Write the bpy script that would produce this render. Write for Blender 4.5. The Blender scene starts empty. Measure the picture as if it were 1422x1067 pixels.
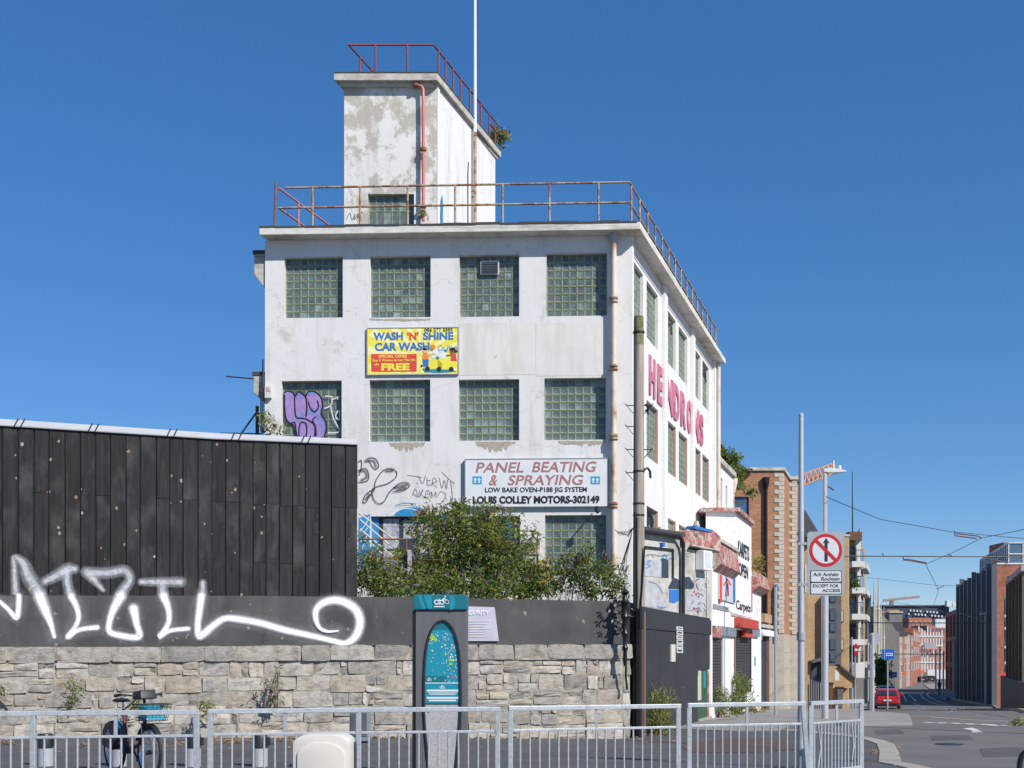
import bpy, bmesh, math, random
import numpy as np
from mathutils import Vector, Matrix
random.seed(7); rng = np.random.default_rng(7)
R = math.radians
scene = bpy.context.scene
# ------------------------------------------------------------------ camera, sky, sun, exposure
F, CX, HY, EYE = 1650.0, 711.0, 907.0, 1.75       # focal length, principal column, horizon row (in photo pixels), eye height
cam_d = bpy.data.cameras.new('camera'); cam = bpy.data.objects.new('camera', cam_d)
scene.collection.objects.link(cam); scene.camera = cam
cam.location = (0, 0, EYE); cam.rotation_euler = (R(90), 0, 0)
cam_d.sensor_width = 36; cam_d.lens = 36*F/1422; cam_d.shift_y = (HY-533.5)/1422
cam_d.clip_start = .1; cam_d.clip_end = 4000
SUN_EL, SUN_AZ = 40.0, 135.0
world = bpy.data.worlds.new('World'); scene.world = world; world.use_nodes = True
wn = world.node_tree; bg = wn.nodes['Background']
sky = wn.nodes.new('ShaderNodeTexSky'); sky.sky_type = 'NISHITA'; sky.sun_disc = False
sky.sun_elevation = R(SUN_EL); sky.sun_rotation = R(SUN_AZ)
sky.altitude = 0; sky.air_density = 0.8; sky.dust_density = 0.0; sky.ozone_density = 8.0
gm = wn.nodes.new('ShaderNodeGamma'); gm.inputs[1].default_value = 0.66          # one even grade over the whole sky
hs = wn.nodes.new('ShaderNodeHueSaturation'); hs.inputs['Hue'].default_value = .507; hs.inputs['Saturation'].default_value = 1.36; hs.inputs['Value'].default_value = 1.22
wn.links.new(sky.outputs[0], gm.inputs[0]); wn.links.new(gm.outputs[0], hs.inputs['Color']); wn.links.new(hs.outputs[0], bg.inputs[0]); bg.inputs[1].default_value = 0.15
sd = bpy.data.lights.new('sun', 'SUN'); sun = bpy.data.objects.new('sun', sd); scene.collection.objects.link(sun)
sd.energy = 4.5; sd.angle = R(.5); sd.color = (1, .945, .865)
sdir = Vector((math.sin(R(SUN_AZ))*math.cos(R(SUN_EL)), math.cos(R(SUN_AZ))*math.cos(R(SUN_EL)), math.sin(R(SUN_EL))))
sun.rotation_euler = sdir.to_track_quat('Z', 'Y').to_euler(); sun.location = (20, -20, 40)
scene.view_settings.view_transform = 'Standard'; scene.view_settings.look = 'None'
scene.view_settings.gamma = 1; scene.view_settings.exposure = 0.25; scene.view_settings.use_curve_mapping = False
scene.render.engine = 'CYCLES'

# ------------------------------------------------------------------ helpers
C = scene.collection
def lin(c):
    return tuple(((v/255)/12.92 if v/255 <= .04045 else ((v/255+.055)/1.055)**2.4) for v in c)
def P(x, y, Y): return Vector(((x-CX)/F*Y, Y, EYE+(HY-y)/F*Y))
def sm(t): t = max(0, min(1, t)); return t*t*(3-2*t)
_gy = [-400, 30, 36, 49, 58, 82, 120, 220, 400, 3000]; _gz = [0, 0, -.05, -.40, -.80, -1.9, -2.65, -4.1, -5.8, -9]
def G(X, Y):
    b = 0
    for dd in (-3, 0, 3): b += float(np.interp(Y+dd, _gy, _gz))/3
    return b - .02*max(0, min(13, X+10))*sm((Y-16)/8)
def GP(x, y):                                   # ground point seen at a photo pixel
    lo, hi = 3.0, 900.0
    for _ in range(50):
        m = (lo+hi)/2; p = P(x, y, m)
        if p.z > G(p.x, m): lo = m
        else: hi = m
    return P(x, y, lo)
def tag(o, label=None, cat=None, group=None, kind=None):
    if label: o['label'] = label
    if cat: o['category'] = cat
    if group: o['group'] = group
    if kind: o['kind'] = kind
    return o
def thing(name, label, cat, loc=(0, 0, 0), group=None, rz=0):
    o = bpy.data.objects.new(name, None); C.objects.link(o); o.location = loc; o.rotation_euler = (0, 0, rz)
    o.empty_display_size = .2
    return tag(o, label, cat, group)
def wloc(o):
    v = Vector((0, 0, 0))
    while o is not None: v += o.location; o = o.parent
    return v
def inst(name, mesh, loc, parent=None, rz=0, local=False, rot=None):
    o = bpy.data.objects.new(name, mesh); C.objects.link(o); o.parent = parent
    o.location = Vector(loc) - (wloc(parent) if parent and not local else Vector((0, 0, 0)))
    o.rotation_euler = rot if rot else (0, 0, rz)
    return o
class Fr:                                       # a vertical plane: origin, direction along it, outward normal
    def __init__(s, O, U, N=None):
        s.O = Vector((O[0], O[1], 0)); s.U = Vector((U[0], U[1], 0)).normalized()
        s.N = Vector((N[0], N[1], 0)).normalized() if N else Vector((s.U.y, -s.U.x, 0))
        s.a = math.atan2(s.U.y, s.U.x)
    def uz(s, x, y):
        E = Vector((0, 0, EYE)); d = Vector(((x-CX)/F, 1, (HY-y)/F))
        t = (s.O+Vector((0, 0, EYE))-E).dot(s.N)/d.dot(s.N); p = E+d*t
        return (p-s.O).dot(s.U), p.z
    def u(s, x): return s.uz(x, 800)[0]
    def pt(s, u, z, n=0): return s.O+s.U*u+s.N*n+Vector((0, 0, z))
    def px(s, x, y, n=0): u, z = s.uz(x, y); return s.pt(u, z, n)
    def off(s, n): return Fr(s.O+s.N*n, s.U, s.N)
class MB:
    def __init__(s): s.v = []; s.f = []; s.m = []; s.uv = None
    def add(s, vs, fs, mi=0):
        b = len(s.v); s.v += [Vector(v) for v in vs]
        for f in fs: s.f.append([b+i for i in f]); s.m.append(mi)
        return s
    def quad(s, a, b, c, d, mi=0): return s.add([a, b, c, d], [(0, 1, 2, 3)], mi)
    def hexa(s, q, mi=0):                       # 8 points: bottom 4 then top 4
        return s.add(q, [(3, 2, 1, 0), (4, 5, 6, 7), (0, 1, 5, 4), (1, 2, 6, 5), (2, 3, 7, 6), (3, 0, 4, 7)], mi)
    def box(s, x0, x1, y0, y1, z0, z1, mi=0):
        return s.hexa([(x0, y0, z0), (x1, y0, z0), (x1, y1, z0), (x0, y1, z0), (x0, y0, z1), (x1, y0, z1), (x1, y1, z1), (x0, y1, z1)], mi)
    def fbox(s, fr, u0, u1, z0, z1, n0, n1, mi=0):
        p = fr.pt
        return s.hexa([p(u0, z0, n1), p(u1, z0, n1), p(u1, z0, n0), p(u0, z0, n0), p(u0, z1, n1), p(u1, z1, n1), p(u1, z1, n0), p(u0, z1, n0)], mi)
    def fboxp(s, fr, x0, x1, y0, y1, n0, n1, mi=0):   # pixel rectangle on a plane, given depth
        u0, z1 = fr.uz(x0, y0); u1, z0 = fr.uz(x1, y1); return s.fbox(fr, u0, u1, z0, z1, n0, n1, mi)
    def fprism(s, fr, pts, n0, n1, mi=0):       # polygon in (u,z), thick from n0 to n1
        k = len(pts); a = [fr.pt(u, z, n1) for u, z in pts]+[fr.pt(u, z, n0) for u, z in pts]
        return s.add(a, [tuple(range(k)), tuple(range(2*k-1, k-1, -1))]+[(i, k+i, k+(i+1) % k, (i+1) % k) for i in range(k)], mi)
    def fprismp(s, fr, pts, n0, n1, mi=0): return s.fprism(fr, [fr.uz(*p) for p in pts], n0, n1, mi)
    def zprism(s, pts, z0, z1, mi=0):
        k = len(pts); a = [(x, y, z0) for x, y in pts]+[(x, y, z1) for x, y in pts]
        return s.add(a, [tuple(range(k-1, -1, -1)), tuple(range(k, 2*k))]+[(i, (i+1) % k, k+(i+1) % k, k+i) for i in range(k)], mi)
    def tube(s, pts, r, n=8, mi=0, cap=True):
        pts = [Vector(p) for p in pts]; k = len(pts); rr = r if isinstance(r, (list, tuple)) else [r]*k
        vs = []; prev = None
        for i, p in enumerate(pts):
            t = (pts[min(i+1, k-1)]-pts[max(i-1, 0)]).normalized()
            if prev is None:
                a = t.orthogonal().normalized() if abs(t.z) < .9 else Vector((1, 0, 0))
                a = (a-t*a.dot(t)).normalized()
            else: a = (prev-t*prev.dot(t)).normalized()
            prev = a; b = t.cross(a)
            for j in range(n):
                q = 2*math.pi*(j+.5)/n; vs.append(p+(a*math.cos(q)+b*math.sin(q))*rr[i])
        fs = [(i*n+j, i*n+(j+1) % n, (i+1)*n+(j+1) % n, (i+1)*n+j) for i in range(k-1) for j in range(n)]
        if cap: fs += [tuple(range(n-1, -1, -1)), tuple(range((k-1)*n, k*n))]
        return s.add(vs, fs, mi)
    def bar(s, p, q, w, h=None, mi=0):          # rectangular bar
        p = Vector(p); q = Vector(q); h = h or w; t = (q-p).normalized()
        up = Vector((0, 0, 1)) if abs(t.z) < .95 else Vector((0, 1, 0))
        a = t.cross(up).normalized()*w/2; b = a.cross(t).normalized()*h/2
        return s.hexa([p-a-b, p+a-b, q+a-b, q-a-b, p-a+b, p+a+b, q+a+b, q-a+b], mi)
    def lathe(s, c, prof, n=16, mi=0):          # profile of (radius, z)
        c = Vector(c); vs = []
        for r, z in prof:
            for j in range(n): a = 2*math.pi*j/n; vs.append(c+Vector((r*math.cos(a), r*math.sin(a), z)))
        fs = [(i*n+j, i*n+(j+1) % n, (i+1)*n+(j+1) % n, (i+1)*n+j) for i in range(len(prof)-1) for j in range(n)]
        fs += [tuple(range(n-1, -1, -1)), tuple(range((len(prof)-1)*n, len(prof)*n))]
        return s.add(vs, fs, mi)
    def pieces(s):
        key = {}; par = list(range(len(s.v)))
        def find(i):
            while par[i] != i: par[i] = par[par[i]]; i = par[i]
            return i
        for i, v in enumerate(s.v):
            k = (round(v.x, 5), round(v.y, 5), round(v.z, 5))
            if k in key: par[find(i)] = find(key[k])
            else: key[k] = i
        for f in s.f:
            for q in f[1:]: par[find(q)] = find(f[0])
        out = {}
        for f, mi in zip(s.f, s.m):
            r = find(f[0]); p, mp = out.setdefault(r, (MB(), {}))
            if s.uv and p.uv is None: p.uv = []
            nf = []
            for q in f:
                if q not in mp:
                    mp[q] = len(p.v); p.v.append(s.v[q])
                    if s.uv: p.uv.append(s.uv[q])
                nf.append(mp[q])
            p.f.append(nf); p.m.append(mi)
        return [p for p, _ in out.values()]
    def build(s, name, mat, parent=None, smooth=False, kind=None, bevel=0, local=False, label=None, split=False):
        if split:
            r = [p.build(name, mat, parent, smooth, kind, bevel, local, label) for p in s.pieces()]; return r[0]
        off = wloc(parent) if parent and not local else Vector((0, 0, 0))
        me = bpy.data.meshes.new(name)
        me.from_pydata([tuple(v-off) for v in s.v], [], s.f)
        mats = mat if isinstance(mat, (list, tuple)) else [mat]
        for m in mats: me.materials.append(m)
        if len(mats) > 1: me.polygons.foreach_set('material_index', s.m)
        if bevel or smooth != 'keep':
            bm = bmesh.new(); bm.from_mesh(me)
            if bevel:
                bmesh.ops.bevel(bm, geom=[e for e in bm.edges if len(e.link_faces) == 2 and e.calc_face_angle(0) > .6], offset=bevel, segments=2, profile=.6, affect='EDGES')
            bmesh.ops.recalc_face_normals(bm, faces=bm.faces) if not s.uv else None
            bm.to_mesh(me); bm.free()
        if s.uv:
            l = me.uv_layers.new(name='UVMap')
            for p in me.polygons:
                for li in p.loop_indices: l.data[li].uv = s.uv[me.loops[li].vertex_index]
        if smooth:
            me.polygons.foreach_set('use_smooth', [True]*len(me.polygons))
            try: me.set_sharp_from_angle(angle=R(38))
            except Exception: pass
        me.update()
        o = bpy.data.objects.new(name, me); C.objects.link(o); o.parent = parent
        if kind: o['kind'] = kind
        if label: o['label'] = label
        return o
def facade(mb, fr, u0, u1, z0, z1, holes, d=.12, mi=0, mr=None):   # wall plane with real openings and reveals
    us = sorted({u0, u1, *[h[0] for h in holes], *[h[1] for h in holes]}); zs = sorted({z0, z1, *[h[2] for h in holes], *[h[3] for h in holes]})
    us = [u for u in us if u0 <= u <= u1]; zs = [z for z in zs if z0 <= z <= z1]
    for i in range(len(us)-1):
        for j in range(len(zs)-1):
            cu = (us[i]+us[i+1])/2; cz = (zs[j]+zs[j+1])/2
            if any(h[0] < cu < h[1] and h[2] < cz < h[3] for h in holes): continue
            mb.quad(fr.pt(us[i], zs[j]), fr.pt(us[i+1], zs[j]), fr.pt(us[i+1], zs[j+1]), fr.pt(us[i], zs[j+1]), mi)
    mr = mi if mr is None else mr
    for a, b, c, e in [h[:4] for h in holes]:
        p = fr.pt
        mb.quad(p(a, c), p(a, e), p(a, e, -d), p(a, c, -d), mr); mb.quad(p(b, c), p(b, c, -d), p(b, e, -d), p(b, e), mr)
        mb.quad(p(a, c), p(a, c, -d), p(b, c, -d), p(b, c), mr); mb.quad(p(a, e), p(b, e), p(b, e, -d), p(a, e, -d), mr)
def text_obj(body, fr, box, mat, parent, depth=.004, n=.01, shear=0, bold=0, name='lettering', pixels=True):
    cu = bpy.data.curves.new('t', 'FONT'); cu.body = body; cu.extrude = .5; cu.offset = bold; cu.shear = 0; cu.resolution_u = 3
    cu.space_line = .95
    to = bpy.data.objects.new('t', cu); C.objects.link(to)
    me = bpy.data.meshes.new_from_object(to.evaluated_get(bpy.context.evaluated_depsgraph_get()))
    bpy.data.objects.remove(to); bpy.data.curves.remove(cu)
    v = np.empty(len(me.vertices)*3); me.vertices.foreach_get('co', v); v = v.reshape(-1, 3)
    lo = v.min(0); hi = v.max(0)
    if pixels:
        x0, x1, y0, y1 = box; ua, zb = fr.uz(x0, y0); ub, za = fr.uz(x1, y1)
        ua = fr.uz(x0, (y0+y1)/2)[0]; ub = fr.uz(x1, (y0+y1)/2)[0]
        xm = (x0+x1)/2; zb = fr.uz(xm, y0)[1]; za = fr.uz(xm, y1)[1]
    else: ua, ub, za, zb = box
    U = (v[:, 0]-lo[0])/(hi[0]-lo[0]); V = (v[:, 1]-lo[1])/(hi[1]-lo[1])
    H = zb-za; uu = ua+(ub-ua-shear*H)*U+shear*H*V; zz = za+H*V; nn = n+depth*(v[:, 2]+.5)
    off = wloc(parent); O = np.array(fr.O-off); Un = np.array(fr.U); Nn = np.array(fr.N)
    w = O+uu[:, None]*Un+nn[:, None]*Nn; w[:, 2] += zz
    me.vertices.foreach_set('co', w.ravel()); me.materials.clear(); me.materials.append(mat); me.update()
    me.name = name
    o = bpy.data.objects.new(name, me); C.objects.link(o); o.parent = parent
    return o
def spline(pts, k=6):
    if len(pts) < 3: return [tuple(p) for p in pts]
    q = [pts[0]]+list(pts)+[pts[-1]]; out = []
    for i in range(1, len(q)-2):
        for j in range(k):
            t = j/k
            out.append(tuple(.5*((2*q[i][c])+(-q[i-1][c]+q[i+1][c])*t+(2*q[i-1][c]-5*q[i][c]+4*q[i+1][c]-q[i+2][c])*t*t+(-q[i-1][c]+3*q[i][c]-3*q[i+1][c]+q[i+2][c])*t**3) for c in range(len(pts[0]))))
    out.append(tuple(pts[-1])); return out
def stroke(mb, fr, pts, w, n=.006, step=.0002, halo=1.0, smooth=True):
    """painted stroke: (x, y[, width]) pixels on a plane; uv carries the distance from the stroke's middle line"""
    if mb.uv is None: mb.uv = []
    pp = spline(pts) if smooth else pts
    ws = [(p[2] if len(p) > 2 else w) for p in pp]
    q = [fr.uz(p[0], p[1]) for p in pp]; k = len(q); rows = []
    def tan(i):
        a = q[max(i-1, 0)]; b = q[min(i+1, k-1)]; l = math.hypot(b[0]-a[0], b[1]-a[1]) or 1; return (b[0]-a[0])/l, (b[1]-a[1])/l
    sc = F/ (fr.px(pp[0][0], pp[0][1]).y)
    for i in range(k):
        h = ws[i]/sc/2*halo; t = tan(i)
        if i == 0: rows.append((q[0][0]-t[0]*h, q[0][1]-t[1]*h, t, h, 1))
        rows.append((q[i][0], q[i][1], t, h, 0))
        if i == k-1: rows.append((q[i][0]+t[0]*h, q[i][1]+t[1]*h, t, h, 1))
    stroke.c = getattr(stroke, 'c', 0)
    b = len(mb.v); vs = []
    for (u, z, t, h, e) in rows:
        stroke.c += 1; nn = n+(len(vs)//3)*step+(stroke.c % 7)*.00003
        for sgn in (-1, 0, 1):
            vs.append(fr.pt(u-t[1]*h*sgn, z+t[0]*h*sgn, nn)); mb.uv.append((e, sgn))
    fs = []
    for i in range(len(rows)-1): o = i*3; fs += [(o, o+1, o+4, o+3), (o+1, o+2, o+5, o+4)]
    mb.add(vs, fs)
    return mb
# ------------------------------------------------------------------ materials
def nodes(name):
    m = bpy.data.materials.new(name); m.use_nodes = True; nt = m.node_tree
    return m, nt, nt.nodes['Principled BSDF'], (lambda a, b: nt.links.new(a, b)), (lambda t, **k: _nn(nt, t, k))
def _nn(nt, t, k):
    n = nt.nodes.new('ShaderNode'+t)
    for a, b in k.items():
        if a.startswith('i_'):
            key = a[2:]; n.inputs[int(key) if key.isdigit() else key].default_value = b
        else: setattr(n, a, b)
    return n
def ramp(N, stops):
    r = N('ValToRGB'); e = r.color_ramp.elements
    while len(e) > 1: e.remove(e[-1])
    e[0].position = stops[0][0]; e[0].color = (*stops[0][1], 1) if len(stops[0][1]) == 3 else stops[0][1]
    for p, c in stops[1:]:
        x = e.new(p); x.color = (*c, 1)
    return r
def g3(v): return (v, v, v)
def mix(N, L, f, a, b, mode='MIX'):
    m = N('Mix', data_type='RGBA', blend_type=mode)
    for s, i in ((f, 0), (a, 6), (b, 7)):
        if hasattr(s, 'links'): L(s, m.inputs[i])
        elif i == 0: m.inputs[0].default_value = s
        else: m.inputs[i].default_value = (*s, 1)
    return m.outputs[2]
def mat(name, col, rough=.7, metal=0, var=.12, scale=3.0, bump=0, bscale=40, stretch=(1, 1, 1), spec=.5, dirt=None, dscale=1.0, dstretch=(1, 1, 1), dlo=.5, dhi=.7, island=0, rand=0, coat=0, dirt2=None, d2scale=8, d2lo=.6, d2hi=.65, coord='Object', detail=6):
    m, nt, bs, L, N = nodes(name)
    tc = N('TexCoord'); src = tc.outputs[coord]
    def noise(sc, st, det=detail, rough_=.6):
        mp = N('Mapping'); mp.inputs['Scale'].default_value = st; L(src, mp.inputs[0])
        n = N('TexNoise', i_Scale=sc, i_Detail=det, i_Roughness=rough_); L(mp.outputs[0], n.inputs['Vector']); return n.outputs[0]
    lo = tuple(max(0, c*(1-var)) for c in col); hi = tuple(min(1, c*(1+var)) for c in col)
    r = ramp(N, [(.3, lo), (.7, hi)]); L(noise(scale, stretch), r.inputs[0]); out = r.outputs[0]
    if island or rand:
        g = N('NewGeometry').outputs['Random Per Island'] if island else N('ObjectInfo').outputs['Random']
        k = island or rand; rr = ramp(N, [(0, g3(1-k)), (1, g3(1+k))]); rr.color_ramp.elements[1].color = (min(1, 1), 1, 1, 1)
        rr.color_ramp.elements[0].color = (*g3(1-k), 1); L(g, rr.inputs[0]); out = mix(N, L, 1.0, out, rr.outputs[0], 'MULTIPLY')
    if dirt:
        rd = ramp(N, [(dlo, g3(0)), (dhi, g3(1))]); L(noise(dscale, dstretch, 8, .7), rd.inputs[0]); out = mix(N, L, rd.outputs[0], out, dirt)
    if dirt2:
        rd = ramp(N, [(d2lo, g3(0)), (d2hi, g3(1))]); L(noise(d2scale, (1, 1, 1), 3, .5), rd.inputs[0]); out = mix(N, L, rd.outputs[0], out, dirt2)
    L(out, bs.inputs['Base Color']); bs.inputs['Roughness'].default_value = rough; bs.inputs['Metallic'].default_value = metal
    bs.inputs['Specular IOR Level'].default_value = spec
    if coat: bs.inputs['Coat Weight'].default_value = coat; bs.inputs['Coat Roughness'].default_value = .08
    if bump:
        b = N('Bump', i_Strength=bump, i_Distance=.02); L(noise(bscale, stretch, 8, .65), b.inputs['Height']); L(b.outputs[0], bs.inputs['Normal'])
    return m
def paintmat(name, col, soft=.5, strength=1.0, grain=0.0, gscale=30):    # sprayed paint: opaque in the middle of the stroke, feathering out
    m, nt, bs, L, N = nodes(name)
    uv = N('UVMap'); ln = N('VectorMath', operation='LENGTH'); L(uv.outputs[0], ln.inputs[0])
    r = ramp(N, [(max(0, 1-soft), g3(strength)), (1-soft*.55, g3(strength*.35)), (.999, g3(0))]); r.color_ramp.interpolation = 'EASE'
    if soft < .1: r = ramp(N, [(.9, g3(strength)), (.999, g3(0))])
    L(ln.outputs['Value'], r.inputs[0]); out = r.outputs[0]
    if grain:
        tc = N('TexCoord'); no = N('TexNoise', i_Scale=gscale, i_Detail=5); L(tc.outputs['Object'], no.inputs['Vector'])
        rr = ramp(N, [(.35, g3(1-grain)), (.6, g3(1))]); L(no.outputs[0], rr.inputs[0]); out = mix(N, L, 1.0, out, rr.outputs[0], 'MULTIPLY')
    L(out, bs.inputs['Alpha']); bs.inputs['Base Color'].default_value = (*col, 1); bs.inputs['Roughness'].default_value = .6
    bs.inputs['Specular IOR Level'].default_value = .2
    return m
def brickmat(name, c1, c2, mortar, scale=1.0, front=True):
    m, nt, bs, L, N = nodes(name)
    tc = N('TexCoord'); sp = N('SeparateXYZ'); L(tc.outputs['Object'], sp.inputs[0])
    ad = N('Math', operation='ADD'); L(sp.outputs[0], ad.inputs[0]); L(sp.outputs[1], ad.inputs[1])
    cb = N('CombineXYZ'); L(ad.outputs[0], cb.inputs[0]); L(sp.outputs[2], cb.inputs[1])
    b = N('TexBrick', i_Scale=scale); b.inputs['Brick Width'].default_value = .23; b.inputs['Row Height'].default_value = .075; b.inputs['Mortar Size'].default_value = .006
    b.inputs['Color1'].default_value = (*c1, 1); b.inputs['Color2'].default_value = (*c2, 1); b.inputs['Mortar'].default_value = (*mortar, 1); b.inputs['Bias'].default_value = 0
    L(cb.outputs[0], b.inputs['Vector'])
    no = N('TexNoise', i_Scale=1.2, i_Detail=8); L(tc.outputs['Object'], no.inputs['Vector'])
    r = ramp(N, [(.3, g3(.72)), (.7, g3(1))]); L(no.outputs[0], r.inputs[0])
    L(mix(N, L, 1.0, b.outputs[0], r.outputs[0], 'MULTIPLY'), bs.inputs['Base Color'])
    bp = N('Bump', i_Strength=.5, i_Distance=.01, invert=True); L(b.outputs['Fac'], bp.inputs['Height']); L(bp.outputs[0], bs.inputs['Normal'])
    bs.inputs['Roughness'].default_value = .85
    return m
M = {}
def rendermat(name, base, peel, plo, phi, pscale=1.3, streak=.5, streakcol=(.33, .30, .25), rust=False):
    m, nt, bs, L, N = nodes(name); tc = N('TexCoord')
    def noise(sc, st, det=8, ro=.65):
        mp = N('Mapping'); mp.inputs['Scale'].default_value = st; L(tc.outputs['Object'], mp.inputs[0])
        n = N('TexNoise', i_Scale=sc, i_Detail=det, i_Roughness=ro); L(mp.outputs[0], n.inputs['Vector']); return n.outputs[0]
    r = ramp(N, [(.3, tuple(c*.93 for c in base)), (.7, base)]); L(noise(1.2, (1, 1, 1)), r.inputs[0]); out = r.outputs[0]
    # soft vertical run-off streaks
    rs = ramp(N, [(.52, g3(0)), (.8, g3(streak))]); L(noise(2.6, (1, 1, .12)), rs.inputs[0]); out = mix(N, L, rs.outputs[0], out, streakcol)
    # dry patches where paint has gone
    rp = ramp(N, [(plo, g3(0)), (phi, g3(.85))]); L(noise(pscale, (1, 1, .8), 12, .72), rp.inputs[0]); out = mix(N, L, rp.outputs[0], out, peel)
    # small dark specks and hairline cracks
    rk = ramp(N, [(.66, g3(0)), (.72, g3(.5))]); L(noise(14, (1, 1, .7), 4, .6), rk.inputs[0]); out = mix(N, L, rk.outputs[0], out, (.28, .26, .22))
    vo = N('TexVoronoi', feature='DISTANCE_TO_EDGE', i_Scale=.55); 
    mp = N('Mapping'); L(tc.outputs['Object'], mp.inputs[0]); nz = N('TexNoise', i_Scale=3, i_Detail=6); L(tc.outputs['Object'], nz.inputs[0])
    av = N('Vector' 'Math', operation='MULTIPLY_ADD'); L(nz.outputs[1], av.inputs[0]); av.inputs[1].default_value = (.5, .5, .5); L(tc.outputs['Object'], av.inputs[2]); L(av.outputs[0], vo.inputs['Vector'])
    rc = ramp(N, [(0, g3(.4)), (.006, g3(0))]); L(vo.outputs['Distance'], rc.inputs[0]); out = mix(N, L, rc.outputs[0], out, (.35, .32, .28))
    L(out, bs.inputs['Base Color']); bs.inputs['Roughness'].default_value = .85; bs.inputs['Specular IOR Level'].default_value = .25
    b = N('Bump', i_Strength=.35, i_Distance=.015); L(noise(9, (1, 1, 1), 10, .7), b.inputs['Height']); L(b.outputs[0], bs.inputs['Normal'])
    return m
M['render'] = rendermat('white_render', (.74, .725, .71), (.50, .46, .40), .58, .68, 1.1, .42)
M['render_side'] = rendermat('white_render_side', (.76, .75, .735), (.55, .52, .46), .66, .76, .9, .18)
M['tower'] = rendermat('peeling_render', (.74, .73, .70), (.42, .39, .33), .485, .545, 1.5, .6)
M['stucco'] = rendermat('dirty_stucco', (.55, .54, .50), (.30, .29, .26), .45, .6, 1.6, .7)
M['shop_white'] = rendermat('shop_white_paint', (.78, .77, .76), (.55, .53, .5), .64, .72, 1.6, .3)
M['concrete_trim'] = mat('concrete_trim', (.50, .475, .42), .85, var=.25, scale=4, bump=.4, bscale=20, dirt=(.22, .20, .165), dscale=2.2, dstretch=(.5, .5, 2), dlo=.5, dhi=.68)
M['eave_paint'] = mat('eave_paint', (.66, .64, .58), .8, var=.12, scale=4, bump=.4, bscale=18, dirt=(.33, .29, .22), dscale=1.7, dstretch=(.4, .4, 3), dlo=.5, dhi=.7)
M['roof_felt'] = mat('roof_felt', (.06, .06, .06), .9, bump=.4)
M['beige_panel'] = mat('beige_panel', (.70, .68, .64), .85, var=.08, scale=1.2, dirt=(.58, .53, .45), dscale=1.6, dstretch=(1, 1, .15), dlo=.5, dhi=.75, dirt2=(.40, .25, .13), d2scale=3.2, d2lo=.68, d2hi=.74)
M['bare_plaster'] = mat('bare_plaster', (.40, .36, .29), .95, var=.2, scale=12, bump=.5, bscale=25)
M['rust_rail'] = mat('rust_rail', (.42, .33, .22), .7, var=.2, scale=6, bump=.3, bscale=60, dirt=(.26, .09, .035), dscale=5, dlo=.48, dhi=.56)
M['red_rail'] = mat('red_rail', (.28, .045, .04), .6, var=.25, scale=6, dirt=(.16, .06, .04), dscale=7, dlo=.5, dhi=.6)
M['pink_pipe'] = mat('pink_pipe', (.52, .19, .17), .5, var=.1, scale=4, dirt=(.3, .12, .07), dscale=4, dlo=.62, dhi=.68)
M['cream_pipe'] = mat('cream_pipe', (.66, .59, .48), .6, var=.12, scale=3, dirt=(.38, .17, .06), dscale=2.5, dstretch=(1, 1, .35), dlo=.52, dhi=.66)
M['rust'] = mat('rust', (.24, .095, .04), .8, var=.35, scale=9, bump=.3)
M['white_paint'] = mat('white_paint', (.78, .78, .77), .4, var=.04)
M['offwhite'] = mat('offwhite', (.62, .62, .6), .6, var=.1, scale=6)
M['black_paint'] = mat('black_paint', (.012, .012, .013), .35, var=.2, bump=.2)
M['dark_metal'] = mat('dark_metal', (.05, .052, .055), .45, metal=.6, var=.1)
M['galv'] = mat('galvanised_steel', (.50, .535, .56), .46, metal=.35, var=.14, scale=28, detail=3, bump=.12, bscale=60, dirt=(.40, .42, .43), dscale=6, dlo=.5, dhi=.65, dirt2=(.33, .27, .22), d2scale=11, d2lo=.69, d2hi=.74)
M['pole_grey'] = mat('pole_grey', (.50, .51, .53), .45, metal=.3, var=.06, scale=5)
M['mast_grey'] = mat('mast_grey', (.36, .38, .40), .5, metal=.3, var=.08)
M['glass_dark'] = mat('window_glass', (.03, .038, .045), .08, var=.3, scale=1.5, spec=.8)
M['glass_blue'] = mat('sky_glass', (.12, .18, .24), .08, metal=.4, var=.2, scale=.6, spec=.8)
# glass blocks: pale rim and dark body, smooth or ribbed
M['block_rim'] = mat('glass_block_rim', (.36, .41, .27), .3, var=.2, scale=5, rand=.25, spec=.6)
def blockmat(name, ribs, col):
    m, nt, bs, L, N = nodes(name); tc = N('TexCoord')
    no = N('TexNoise', i_Scale=6, i_Detail=4); L(tc.outputs['Object'], no.inputs['Vector'])
    r = ramp(N, [(.3, tuple(c*.6 for c in col)), (.7, tuple(c*1.3 for c in col))]); L(no.outputs[0], r.inputs[0]); out = r.outputs[0]
    if ribs:
        mp = N('Mapping'); L(tc.outputs['Object'], mp.inputs[0])
        w = N('TexWave', wave_type='BANDS', bands_direction='X', i_Scale=14); L(mp.outputs[0], w.inputs['Vector'])
        rr = ramp(N, [(.25, g3(.40)), (.75, g3(1))]); L(w.outputs[1], rr.inputs[0]); out = mix(N, L, 1.0, out, rr.outputs[0], 'MULTIPLY')
        b = N('Bump', i_Strength=.6, i_Distance=.01); L(w.outputs[1], b.inputs['Height']); L(b.outputs[0], bs.inputs['Normal'])
    L(out, bs.inputs['Base Color']); bs.inputs['Roughness'].default_value = .22; bs.inputs['Specular IOR Level'].default_value = .55
    return m
M['block_a'] = blockmat('glass_block_ribbed', True, (.19, .235, .225))
M['block_b'] = blockmat('glass_block_plain', False, (.12, .165, .16))
M['block_c'] = blockmat('glass_block_hazy', False, (.22, .28, .26))
M['mortar'] = mat('block_mortar', (.13, .15, .10), .8)
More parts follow.
